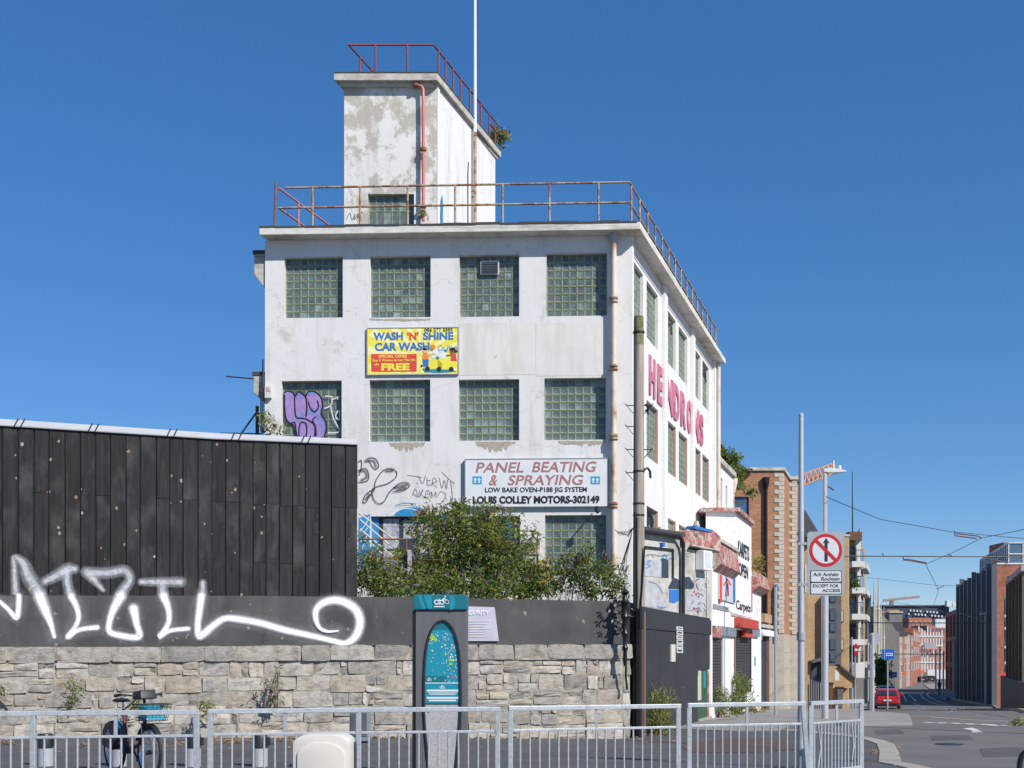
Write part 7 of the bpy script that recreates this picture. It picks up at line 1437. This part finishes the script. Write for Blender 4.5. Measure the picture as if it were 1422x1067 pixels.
for x, yb, yt, r, lab in ((1360, 976, 845, .09, 'tall twin-headed street lamp on the shaded far pavement'), (1369, 981, 852, .1, 'single-headed street lamp right of the twin-headed one'), (1325, 972, 888, .1, 'lamp standard beside the grey block on the right'), (1299.5, 962, 903, .1, 'first of the distant thin poles on the right pavement'), (1305, 964, 898, .1, 'second of the distant thin poles on the right pavement'), (1310, 966, 905, .09, 'third of the distant thin poles on the right pavement')):
    T, p = post('street_lamp', lab, 'street lamp', x, yb, yt, r)
    if x in (1360, 1369, 1325): f_ = Fr((p.x, p.y), (1, 0)); k = MB(); k.fprismp(f_, [(x-8 if x != 1360 else x-9, yt), (x+1, yt-1.5), (x+1, yt+1), (x-8, yt+2)], -.12, .12); k.build('lantern', M['offwhite'], T, bevel=.02)
T, p = post('tram_mast', 'thick grey overhead-line mast at the right edge with a glazed side panel', 'mast', 1401, 984, 823, .13, 'pole_grey'); f_ = Fr((p.x, p.y+.1), (1, 0)); k = MB(); k.fboxp(f_, 1395, 1400, 832, 935, -.1, .05); k.build('side_panel', M['glass_blue'], T); 
for y in (832, 855, 872, 898, 920): k = MB(); k.fboxp(f_, 1394.5, 1400.5, y-1, y+2.5, -.12, .08); k.build('panel_clamp', M['offwhite'], T)
k = MB(); k.lathe((p.x, p.y, P(0, 828, p.y).z), [(.14, -.2), (.22, -.1), (.22, .18), (.14, .2)], 12); k.build('head_collar', M['offwhite'], T, smooth=True)
T = thing('estate_board', 'small red, white and navy agent board beside the thick mast on the right', 'sign', f_.px(1394, 950, .3)); 
for y0, y1, m in ((934.5, 939, 'sign_red'), (939.2, 944.3, 'white_paint'), (944.5, 949, 'navy')): k = MB(); k.fboxp(f_, 1387, 1400, y0, y1, .3, .33); k.build('panel', M[m], T)
k = MB(); k.fboxp(f_, 1392, 1393, 949.2, 980, .28, .34); k.build('post', M['mast_grey'], T)
T, p = post('mirror_sign', 'pale post with a round traffic mirror and small blue sign, in shade on the right', 'traffic sign', 1348.5, 974, 930, .07, 'concrete_trim'); f_ = Fr((p.x, p.y-.12), (1, 0)); k = MB(); disc(k, f_, 1351, 944, 3.6, -.03, .02, 18); k.build('mirror', M['sign_face'], T); k = MB(); disc(k, f_, 1345.5, 939, 2.4, -.03, .02, 14); k.build('blue_disc', M['bus_blue'], T)
for x, y, Y, lab in ((1257, 934, 190, 'left of two small orange roadwork signs in the distance'), (1280, 933, 230, 'right of two small orange roadwork signs in the distance')):
    T = thing('roadwork_sign', lab, 'road sign', P(x, 950, Y)); f_ = Fr((0, Y), (1, 0)); k = MB(); k.fboxp(f_, x-2.2, x+2.2, y-2, y+2.2, 0, .1); k.build('panel', M['barrier_orange'], T); k = MB(); k.fboxp(f_, x-.3, x+.3, y+2.3, y+20, -.1, 0); k.build('post', M['mast_grey'], T)
for i, pts in enumerate(([(1292, 1022), (1345, 1021), (1352, 1027), (1294, 1029)], [(1360, 1040), (1422, 1038), (1422, 1050), (1366, 1052)], [(1215, 1014), (1250, 1013), (1256, 1019), (1216, 1020)])):
    drape('road_patch', gp(pts), .005, M['plaza'], 1.0, skirt=0)
p = GP(1318, 1034); k = MB(); k.lathe((p.x, p.y, G(p.x, p.y)), [(.3, .0), (.3, .012), (.26, .014)], 20); tag(k.build('drain_cover', M['dark_metal']), 'round iron cover set in the open road surface at the lower right', 'drain cover')
# ------------------------------------------------------------------ overhead line
def wire(name, label, pts, r, m='dark_metal', cat='overhead wire'):
    k = MB(); q = [P(*p) for p in pts]; k.tube(q, r*.7, 6); return tag(k.build(name, M[m], smooth=True), label, cat)
wire('span_tube', 'thick horizontal tube carrying the overhead line, the nearest and highest of three', [(1165, 772.5, 62), (1300, 773, 62), (1418, 773.5, 62)], .045, cat='overhead tube')
wire('span_tube', 'second overhead tube, ending at the single-headed street lamp', [(1196, 865, 95), (1369, 865.5, 88)], .055, cat='overhead tube'); wire('span_tube', 'third and lowest overhead tube, far down the street', [(1240, 908.5, 130), (1312, 908.5, 130)], .07, cat='overhead tube')
wire('contact_wire', 'contact wire zigzagging down the street from the upper right', [(1430, 734, 40), (1363, 747.5, 52), (1320, 769, 60), (1286, 783.5, 66)], .02); wire('contact_wire', 'contact wire running on to the far junction', [(1285.5, 784, 66), (1302, 817, 90), (1303, 822, 96), (1296, 841, 130)], .025)
wire('span_wire', 'long span wire from the tall mast across the sky to the right', [(1147, 690, 36), (1222, 721.5, 46), (1320, 738.5, 52), (1430, 749, 54)], .018); wire('span_wire', 'thin span wire across the sky above the church', [(1203, 802, 98), (1300, 813, 100), (1335, 814, 104)], .022)
wire('span_wire', 'thin span wire sloping down in front of the far roofs', [(1235, 835, 150), (1290, 845, 150), (1310, 850, 150)], .035); wire('span_wire', 'span wire sloping from the office to the second tube', [(1333, 852, 110), (1369, 864, 90)], .035); wire('span_wire', 'short wire at the far right above the tube', [(1395, 784, 60), (1430, 770, 60)], .016)
for i, (pts, Y) in enumerate((([(1328, 741), (1357, 744.5), (1363, 747)], 52), ([(1326, 738), (1326, 744), (1356, 748)], 51), ([(1254, 773), (1255, 778), (1261, 778.5), (1287, 783)], 63), ([(1255, 777), (1262, 777), (1286, 781.5)], 62.6), ([(1368, 776), (1380, 778), (1399, 782)], 61), ([(1301, 818), (1311, 814)], 95), ([(1316, 770), (1322, 772)], 61.5), ([(1225, 768), (1227, 772)], 61.5))):
    k = MB(); k.tube([P(x, y, Y) for x, y in pts], .03, 6); tag(k.build('registration_arm', M['timber_brown']), ['upper registration arm where the long span wire meets the contact wire', 'lower bar of that upper registration arm', 'registration arm hanging below the nearest tube, left of centre', 'thin bar parallel to the arm under the nearest tube', 'registration arm under the right end of the nearest tube', 'short arm at the far wire junction', 'small bracket on the nearest tube at its crossing with the contact wire', 'small bracket near the left end of the nearest tube'][i], 'wire bracket')
# ------------------------------------------------------------------ cranes
def lattice(T, a, b, w, n, r, m):
    a, b = Vector(a), Vector(b); t = (b-a); up_ = Vector((0, 0, 1)); s_ = t.cross(up_).normalized()*w/2; uu = up_*w
    ch = [lambda f: a+t*f-s_, lambda f: a+t*f+s_, lambda f: a+t*f+uu*(1.1-.3*f)]
    for c_, mm in zip(ch, (m, m, m)): k = MB(); k.bar(c_(0), c_(1), r*1.6); k.build('chord', M[mm], T)
    k = MB()
    for i in range(n):
        f0, f1 = i/n, (i+1)/n; fm_ = (f0+f1)/2
        for c_ in ch[:2]: k.bar(c_(f0), ch[2](fm_), r); k.bar(ch[2](fm_), c_(f1), r)
        k.bar(ch[0](f0), ch[1](f1), r)
    k.build('bracing', M[m], T, kind='stuff')
T = thing('tower_crane', 'orange lattice crane jib rising behind the brick buildings', 'crane', P(1060, 700, 190)); lattice(T, P(1062, 697, 190), P(1158, 657, 190), 2.0, 16, .10, 'crane_orange'); k = MB(); k.bar(P(1062, 697, 190), P(1062, 960, 190), 1.6); k.build('mast', M['crane_orange'], T)
k = MB(); k.tube([P(1155, 657, 190), P(1165, 655, 190)], .3, 6); k.tube([P(1158, 657, 190), P(1157, 640, 190)], .2, 5); k.build('jib_tip', M['offwhite'], T, split=True)
T = thing('tower_crane', 'tiny pale red crane on the horizon above the long dark roof', 'crane', P(1238, 860, 900)); lattice(T, P(1226, 836, 900), P(1277, 830, 900), 1.6, 14, .3, 'awning_red'); k = MB(); k.bar(P(1238, 870, 900), P(1238, 834, 900), 2.5); k.build('mast', M['far_grey'], T)
# ------------------------------------------------------------------ vehicles
def car(name, label, x, yb, heading, paint, W=1.76, Ln=4.0, H=1.45, lamps='lamp_red', plate_on=True):
    p = GP(x, yb); p.z = G(p.x, p.y); root = thing(name, label, 'car', p, rz=heading)
    # local: rear of car faces -y
    prof = [(-Ln/2, .35), (-Ln/2-.02, .62), (-Ln/2+.05, .92), (-Ln/2+.12, .98), (-Ln/2+.42, 1.36), (-Ln/2+.75, H), (.2, H-.01), (.75, 1.28), (1.15, .98), (Ln/2-.15, .84), (Ln/2, .62), (Ln/2, .30), (Ln/2-.3, .22), (-Ln/2+.25, .22)]
    def wd(y, z): return W/2*(1-.20*max(0, z-.9)/.5)*(1-.06*max(0, abs(y)-Ln/2+.5)/.5)
    k = MB(); n_ = len(prof); secs = (-1, -.86, -.5, .5, .86, 1); v = []
    for s_ in secs:
        e = abs(s_) == 1
        for y, z in prof:
            cy, cz = 0, .75; f = .955 if e else 1; v.append((wd(y, z)*s_, cy+(y-cy)*f, cz+(z-cz)*(f if e else 1+.0)))
    fs = [(i*n_+j, i*n_+(j+1) % n_, (i+1)*n_+(j+1) % n_, (i+1)*n_+j) for i in range(len(secs)-1) for j in range(n_)]+[tuple(range(n_-1, -1, -1)), tuple(range((len(secs)-1)*n_, len(secs)*n_))]
    k.add(v, fs); k.build('body', M[paint], root, local=True, smooth=True, bevel=.02)
    hw = W/2
    k = MB(); k.hexa([(-hw*.78, -Ln/2+.06, 1.0), (hw*.78, -Ln/2+.06, 1.0), (hw*.8, -Ln/2+.3, 1.0), (-hw*.8, -Ln/2+.3, 1.0), (-hw*.66, -Ln/2+.37, 1.34), (hw*.66, -Ln/2+.37, 1.34), (hw*.66, -Ln/2+.6, 1.34), (-hw*.66, -Ln/2+.6, 1.34)]); k.build('rear_window', M['glass_dark'], root, local=True, bevel=.02)
    for s_ in (-1, 1):
        k = MB(); k.hexa([(s_*hw*.70, -Ln/2-.03, .78), (s_*hw*.97, -Ln/2+.05, .78), (s_*hw*.97, -Ln/2+.25, .78), (s_*hw*.70, -Ln/2+.2, .78), (s_*hw*.72, -Ln/2+.02, .96), (s_*hw*.95, -Ln/2+.10, .96), (s_*hw*.95, -Ln/2+.3, .96), (s_*hw*.72, -Ln/2+.25, .96)]); k.build('tail_light', M[lamps], root, local=True, bevel=.015)
        for y in (-Ln/2+.72, Ln/2-.75):
            k = MB(); k.tube([(s_*(hw-.2), y, .31), (s_*(hw-.01), y, .31)], .31, 18); w = k.build('wheel', M['rubber'], root, local=True); k = MB(); k.tube([(s_*(hw-.02), y, .31), (s_*(hw+.0), y, .31)], .19, 14); o = k.build('rim', M['chrome'], w, local=True)
        k = MB(); k.hexa([(s_*(hw-.08), -.9, .98), (s_*(hw-.06), .85, .95), (s_*(hw-.02), .85, .95), (s_*(hw-.04), -.9, .98), (s_*(hw*.8), -.8, 1.33), (s_*(hw*.8), .35, 1.33), (s_*(hw*.83), .35, 1.33), (s_*(hw*.83), -.8, 1.33)]); k.build('side_window', M['glass_dark'], root, local=True)
        k = MB(); k.box(min(s_*hw, s_*(hw+.17)), max(s_*hw, s_*(hw+.17)), .55, .65, .95, 1.08); k.build('wing_mirror', M[paint], root, local=True, bevel=.02)
    k = MB(); k.box(-hw*.92, hw*.92, -Ln/2-.05, -Ln/2+.1, .26, .46); k.build('bumper', M['plastic_black'], root, local=True, bevel=.03)
    if plate_on: k = MB(); k.box(-.27, .27, -Ln/2-.075, -Ln/2-.03, .60, .71); k.build('number_plate', M['plate_white'], root, local=True)
    k = MB(); k.lathe((0, -Ln/2-.02, .85), [(.05, -.04), (.05, .04)], 10); k.build('badge', M['chrome'], root, local=True)
    return root
car('parked_car', 'red hatchback seen from behind, parked at the left kerb', 1232, 984, R(-17), 'car_red'); car('parked_car', 'small white car parked far down the left side', 1258.5, 951, R(150), 'car_white', plate_on=False); car('parked_car', 'pale car roof just ahead of the red hatchback', 1231, 973, R(-17), 'pole_grey')
car('parked_car', 'left of two tiny dark cars at the far end of the street', 1280, 948, R(-10), 'car_black'); car('parked_car', 'right of two tiny dark cars at the far end of the street', 1292, 947, R(-10), 'car_black')
# pedestrians far away
def person(label, x, yb, shirt, h=1.72, stride=.18, rz=0):
    p = GP(x, yb); p.z = G(p.x, p.y)+.1; T = thing('person', label, 'person', p, rz=rz)
    v = [(0, 0, .93), (0, 0, 1.15), (0, .01, 1.40), (0, .01, 1.50), (0, .02, 1.60), (0, .01, 1.72), (.17, 0, 1.42), (.21, .03, 1.15), (.22, .12, .90), (-.17, 0, 1.42), (-.21, -.03, 1.15), (-.22, -.10, .90), (.10, 0, .88), (.11, stride*.6, .50), (.11, stride, .08), (.11, stride+.15, .03), (-.10, 0, .88), (-.11, -stride*.2, .50), (-.11, -stride, .10), (-.11, -stride+.14, .03)]
    e = [(0, 1), (1, 2), (2, 3), (3, 4), (4, 5), (2, 6), (6, 7), (7, 8), (2, 9), (9, 10), (10, 11), (0, 12), (12, 13), (13, 14), (14, 15), (0, 16), (16, 17), (17, 18), (18, 19)]
    rad = [.14, .13, .15, .06, .10, .085, .065, .05, .035, .065, .05, .035, .10, .07, .05, .035, .10, .07, .05, .035]
    me = bpy.data.meshes.new('body'); me.from_pydata([tuple(c*h/1.72 for c in q) for q in v], e, []); o = bpy.data.objects.new('body', me); C.objects.link(o); o.parent = T; me.materials.append(M[shirt])
    o.modifiers.new('skin', 'SKIN'); sk = me.skin_vertices[0].data
    for i, r_ in enumerate(rad): sk[i].radius = (r_, r_*.8)
    sk[0].use_root = True; o.modifiers.new('sub', 'SUBSURF').levels = 1
    k = MB(); k.lathe((0, 0, 1.66*h/1.72), [(.095, -.02), (.11, .03), (.08, .09), (.02, .115)], 10); k.build('hair', M['hair'], T, local=True, smooth=True)
person('pedestrian in dark clothes walking on the shaded far pavement', 1304.5, 967, 'jersey'); person('distant pedestrian in a dark coat by the shop fronts beyond the red car', 1268, 951, 'jersey', rz=1.2); person('distant pedestrian in a teal top beside the bus stop', 1248, 952, 'teal_light', rz=.5)
# ------------------------------------------------------------------ vegetation
def leafcloud(blobs, n, ln, wd, seed=0, droop=.3, shell=.45, up=0.0):
    """blobs: (center, radii, weight). returns vertex/face arrays for bent two-triangle-pair leaves, spread through the volume in clumps"""
    r = np.random.default_rng(seed); W = np.array([b[2] for b in blobs], float); W /= W.sum(); out = []
    cl = max(1, n//14)
    bi = r.choice(len(blobs), cl, p=W); d = r.normal(size=(cl, 3)); d /= np.linalg.norm(d, axis=1)[:, None]; rad = shell+(1-shell)*r.random(cl)**.5; rad *= 1+.22*r.normal(size=cl)
    cen = np.array([b[0] for b in blobs])[bi]+d*rad[:, None]*np.array([b[1] for b in blobs])[bi]
    ci = r.integers(0, cl, n); base = cen[ci]+r.normal(size=(n, 3))*ln*.75
    ax = d[ci]*.6+r.normal(size=(n, 3))*.7; ax[:, 2] += up-droop*r.random(n); ax /= np.linalg.norm(ax, axis=1)[:, None]
    sd_ = np.cross(ax, r.normal(size=(n, 3))); sd_ /= np.linalg.norm(sd_, axis=1)[:, None]; nn = np.cross(ax, sd_)
    q_ = (.45+.55*r.random(cl)+.6*(r.random(cl) > .8))[ci]; L = ln*(q_*(.6+.8*r.random(n)))[:, None]*1.15; w = wd*(q_*(.6+.8*r.random(n)))[:, None]*1.15
    a = base; m1 = base+ax*L*.5+sd_*w/2; m2 = base+ax*L*.5-sd_*w/2; mid = base+ax*L*.5+nn*w*.25; t = base+ax*L-np.array([0, 0, 1])*L*.15
    V = np.stack([a, m1, mid, m2, t], 1).reshape(-1, 3); o = np.arange(n)*5
    Fc = np.concatenate([np.stack([o, o+1, o+2], 1), np.stack([o, o+2, o+3], 1), np.stack([o+1, o+4, o+2], 1), np.stack([o+2, o+4, o+3], 1)])
    return V, Fc, cen
def fastmesh(name, V, Fc, m, parent, kind=None):
    off = np.array(wloc(parent)) if parent else np.zeros(3); me = bpy.data.meshes.new(name); me.vertices.add(len(V)); me.vertices.foreach_set('co', (V-off).ravel())
    k = Fc.shape[1]; me.loops.add(len(Fc)*k); me.loops.foreach_set('vertex_index', Fc.ravel().astype(np.int32)); me.polygons.add(len(Fc)); me.polygons.foreach_set('loop_start', np.arange(0, len(Fc)*k, k, dtype=np.int32)); me.polygons.foreach_set('loop_total', np.full(len(Fc), k, dtype=np.int32)); me.materials.append(m); me.update(calc_edges=True); me.validate()
    o = bpy.data.objects.new(name, me); C.objects.link(o); o.parent = parent
    if kind: o['kind'] = kind
    return o
def px_blob(x, y, Y, rx, ry, rY=None, w=1):
    p = P(x, y, Y); s_ = Y/F; return (tuple(p), (rx*s_, (rY if rY else (rx+ry)/2*s_), ry*s_), w*rx*ry)
def shrub(name, label, cat, blobs, n, ln, wd, mats='leaf', seed=0, flowers=0, yellow=0, base=None, stems=6, shell=.45, fl='flower', droop=.3, dead=0, group=None, up=0.0):
    base = base or (blobs[0][0][0], blobs[0][0][1], G(blobs[0][0][0], blobs[0][0][1])); T = thing(name, label, cat, base, group)
    V, Fc, cen = leafcloud(blobs, n, ln, wd, seed, droop, shell, up); fastmesh('foliage', V, Fc, M[mats], T)
    if yellow: V2, F2, _ = leafcloud(blobs, yellow, ln*.9, wd*1.2, seed+50, droop, .9, up); fastmesh('yellow_leaves', V2, F2, M['leaf_dry'], T)
    rr = random.Random(seed); k = MB(); b0 = Vector(base)
    for i in range(stems):
        c = Vector(tuple(cen[rr.randrange(len(cen))])); mid_ = b0.lerp(c, .5)+Vector((rr.uniform(-.15, .15), rr.uniform(-.1, .1), rr.uniform(0, .2))); k.tube([b0+Vector((rr.uniform(-.2, .2), 0, 0)), mid_, c], [.022, .014, .005], 5)
    k.build('stems', M['stem'], T, kind='stuff')
    if flowers:
        k = MB(); kd = MB()
        for i in range(flowers+dead):
            bl = blobs[rr.choices(range(len(blobs)), [b[2] for b in blobs])[0]]; a_ = rr.uniform(math.pi*1.0, 2*math.pi); e_ = rr.uniform(-.1, 1.3); d_ = Vector((math.cos(a_)*math.cos(e_), math.sin(a_)*math.cos(e_), math.sin(e_)))
            c = Vector(bl[0])+Vector((d_.x*bl[1][0], d_.y*bl[1][1], d_.z*bl[1][2]))*1.08; t_ = (d_+Vector((rr.uniform(-.8, .8), rr.uniform(-.4, .4), rr.uniform(-.3, .6)))).normalized(); q = kd if i >= flowers else k; L_ = rr.uniform(.08, .16); 
            q.tube([c-t_*.05, c+t_*L_*.35, c+t_*L_], [.010, .020, .005], 5)
        k.build('flower_spikes', M[fl], T, kind='stuff')
        if dead: kd.build('spent_spikes', M['flower_dead'], T, kind='stuff')
    return T
shrub('buddleia_bush', 'largest buddleia bush with purple spikes rising over the boarding beneath the garage sign', 'bush', [px_blob(640, 765, 29.2, 68, 44), px_blob(610, 732, 29.2, 36, 26), px_blob(675, 755, 29.0, 55, 42), px_blob(590, 800, 28.8, 50, 30), px_blob(700, 800, 28.8, 50, 34), px_blob(655, 722, 29.3, 36, 20), px_blob(735, 805, 28.8, 24, 26), px_blob(650, 815, 28.2, 90, 18), px_blob(590, 705, 29.2, 10, 12, w=.5), px_blob(632, 700, 29.2, 9, 10, w=.5), px_blob(672, 708, 29.2, 14, 9, w=.5), px_blob(708, 722, 29.2, 16, 10, w=.5), px_blob(570, 742, 29, 12, 16, w=.5), px_blob(722, 770, 29, 14, 14, w=.5), px_blob(560, 780, 28.8, 16, 14, w=.6)], 21000, .105, .036, seed=1, flowers=60, yellow=1900, stems=34, shell=.3, dead=70)
shrub('buddleia_bush', 'low straggly buddleia at the corner beside the black fence, in front of the boarded opening', 'bush', [px_blob(520, 800, 27.6, 26, 30), px_blob(545, 812, 27.4, 34, 20), px_blob(530, 775, 27.8, 22, 14, w=.4), px_blob(505, 770, 27.6, 8, 26, w=.6)], 3600, .10, .03, seed=2, flowers=16, yellow=260, stems=16, shell=.3, dead=14)
shrub('buddleia_bush', 'airy buddleia bush with white wall showing through, in front of the lower glass-block window', 'bush', [px_blob(780, 805, 29.0, 42, 26), px_blob(745, 808, 29.0, 32, 24), px_blob(820, 800, 29.0, 32, 30), px_blob(800, 772, 29.2, 18, 14, w=.5), px_blob(850, 806, 28.8, 22, 24, w=.7), px_blob(866, 812, 28.4, 12, 18), px_blob(812, 765, 29.2, 8, 14, w=.4), px_blob(848, 775, 29, 8, 12, w=.4), px_blob(765, 785, 29, 10, 12, w=.4)], 4200, .105, .034, seed=3, flowers=26, yellow=500, stems=30, shell=.25, dead=30)
shrub('wall_plant', 'small leafy tuft growing out of the red flower board', 'plant', [px_blob(740, 752, 31.6, 9, 10), px_blob(733, 760, 31.6, 8, 5)], 300, .09, .03, seed=4, base=tuple(P(738, 766, 31.7)), stems=3)
shrub('climbing_plant', 'climbing plant sprawling over the slate roof and brick parapet', 'climber', [px_blob(1003, 645, 52, 10, 16), px_blob(1014, 640, 52, 10, 10, w=.8), px_blob(1003, 622, 52, 4, 10, w=.8), px_blob(1022, 632, 52, 6, 4, w=.6), px_blob(1022, 655, 53, 10, 8), px_blob(1030, 672, 55.5, 8, 5, w=.6), px_blob(1043, 682, 56, 6, 4, w=.5)], 1500, .16, .08, seed=5, base=tuple(P(1008, 668, 52)), stems=10)
shrub('roof_plant', 'small bush growing from the back edge of the tower roof', 'plant', [px_blob(690, 187, 39.6, 9, 8), px_blob(698, 190, 39.6, 5, 6)], 480, .12, .05, mats='weed', seed=6, base=tuple(P(686, 196, 39.6)), stems=5, yellow=60)
shrub('roof_plant', 'tiny tuft growing at the foot of the pink tower downpipe', 'plant', [px_blob(588, 297, 34.2, 3, 6)], 90, .08, .03, mats='weed', seed=7, base=tuple(P(588, 306, 34.2)), stems=2)
shrub('weeds', 'tall yellow-green weeds at the foot of the utility pole', 'weeds', [px_blob(912, 985, 28.2, 20, 24), px_blob(908, 1008, 27.9, 16, 18), px_blob(925, 975, 28.6, 14, 16, w=.5)], 2600, .13, .016, mats='weed', seed=8, flowers=20, fl='leaf_dry', yellow=260, stems=26, droop=-.4, up=.8)
shrub('weeds', 'spindly green weeds in front of the left roller shutter of the white shop', 'weeds', [px_blob(999, 975, 37.5, 10, 18), px_blob(1008, 985, 38, 12, 9)], 1000, .14, .03, mats='weed', seed=9, stems=14, droop=-.2, up=.5)
shrub('weeds', 'tall green weeds in front of the right roller shutter of the white shop', 'weeds', [px_blob(1024, 965, 41, 12, 24), px_blob(1030, 982, 41, 12, 12)], 1300, .16, .03, mats='leaf', seed=10, stems=16, droop=-.2, up=.5)
shrub('weeds', 'small dry weeds along the shop wall beyond the shutters', 'weeds', [px_blob(1052, 985, 44, 12, 5)], 400, .12, .02, mats='leaf_dry', seed=11, stems=8, up=.6)
shrub('wall_plant', 'green tuft growing from the stone wall left of the bicycle', 'plant', [px_blob(104, 965, 23.8, 6, 10)], 150, .09, .02, mats='weed', seed=12, base=tuple(P(103, 980, 24.0)), stems=4, up=.4)
shrub('wall_plant', 'green plant growing from the stone wall between two guardrail panels', 'plant', [px_blob(287, 982, 23.9, 6, 8)], 170, .08, .025, mats='weed', seed=13, base=tuple(P(286, 995, 24.3)), stems=4)
shrub('wall_plant', 'dry brown stalks with a green top growing on the stone wall', 'plant', [px_blob(386, 937, 24.5, 5, 9), px_blob(380, 960, 24.5, 10, 14, w=.15)], 170, .08, .02, mats='weed', seed=14, base=tuple(P(381, 982, 24.6)), stems=12)
shrub('wall_plant', 'tiny green tuft at the left edge of the stone wall', 'plant', [px_blob(2, 962, 23.5, 3, 8)], 60, .08, .02, mats='weed', seed=15, base=tuple(P(2, 975, 23.5)), stems=2)
shrub('wall_plant', 'small leafy sprout behind the bicycle handlebars on the stone wall', 'plant', [px_blob(188, 972, 23.7, 5, 8)], 90, .08, .025, mats='weed', seed=16, base=tuple(P(188, 984, 24.0)), stems=3)
shrub('wall_plant', 'leafy stalks climbing the left corner of the white building', 'plant', [px_blob(367, 582, 32.0, 3, 16), px_blob(378, 588, 32.1, 5, 8), px_blob(392, 596, 32.1, 3, 7)], 240, .09, .04, mats='weed', seed=17, base=tuple(P(372, 602, 32.1)), stems=6)
shrub('street_tree', 'small bright green tree on the pavement beyond the red car', 'tree', [px_blob(1222, 928, 120, 6, 14), px_blob(1226, 940, 120, 5, 10)], 1500, .35, .2, mats='leaf', seed=18, stems=5)
shrub('canopy_plant', 'orange and green weeds growing on the second red canopy', 'plant', [px_blob(1053, 786, 49, 5, 6)], 220, .14, .06, mats='leaf_dry', seed=19, base=tuple(P(1053, 792, 49)), stems=3)
shrub('balcony_plant', 'green potted plant on the middle white balcony', 'plant', [px_blob(1183, 812, 97, 6, 4)], 260, .22, .12, mats='leaf', seed=20, base=tuple(P(1183, 817, 97)), stems=3)
p = GP(1417, 1008); shrub('weeds', 'weeds on the road edge at the far right', 'weeds', [px_blob(1414, 1004, p.y, 9, 5), px_blob(1420, 1010, p.y, 8, 6)], 420, .10, .03, mats='weed', seed=21, base=(p.x, p.y, p.z), stems=8)
# stair rails and rusty frames among the bushes
T = thing('steel_stair', 'pale steel stair rails slanting down left of the big bush', 'stair rail', P(530, 780, 30.5))
for x0, y0, x1, y1 in ((498, 712, 552, 753), (500, 722, 540, 756), (500, 735, 548, 775), (512, 752, 536, 774), (514, 730, 514, 790)): k = MB(); k.tube([P(x0, y0, 30.5), P(x1, y1, 30.5)], .02, 6); k.build('rail', M['cream_pipe'], T, smooth=True)
T = thing('rusty_frame', 'rusty steel gate frame with a grey post among the bushes', 'frame', P(560, 800, 28.6))
for q in (((498, 749), (566, 749)), ((512, 776), (562, 776)), ((564.5, 748), (564.5, 790)), ((576, 778), (576, 812)), ((574, 778), (622, 778)), ((577, 803), (608, 803))): k = MB(); k.tube([P(q[0][0], q[0][1], 28.6), P(q[1][0], q[1][1], 28.6)], .022, 6); k.build('bar', M['rust'], T, smooth=True)
k = MB(); k.bar(P(569, 764, 28.5), P(569, 830, 28.5), .10); k.build('post', M['pole_grey'], T)
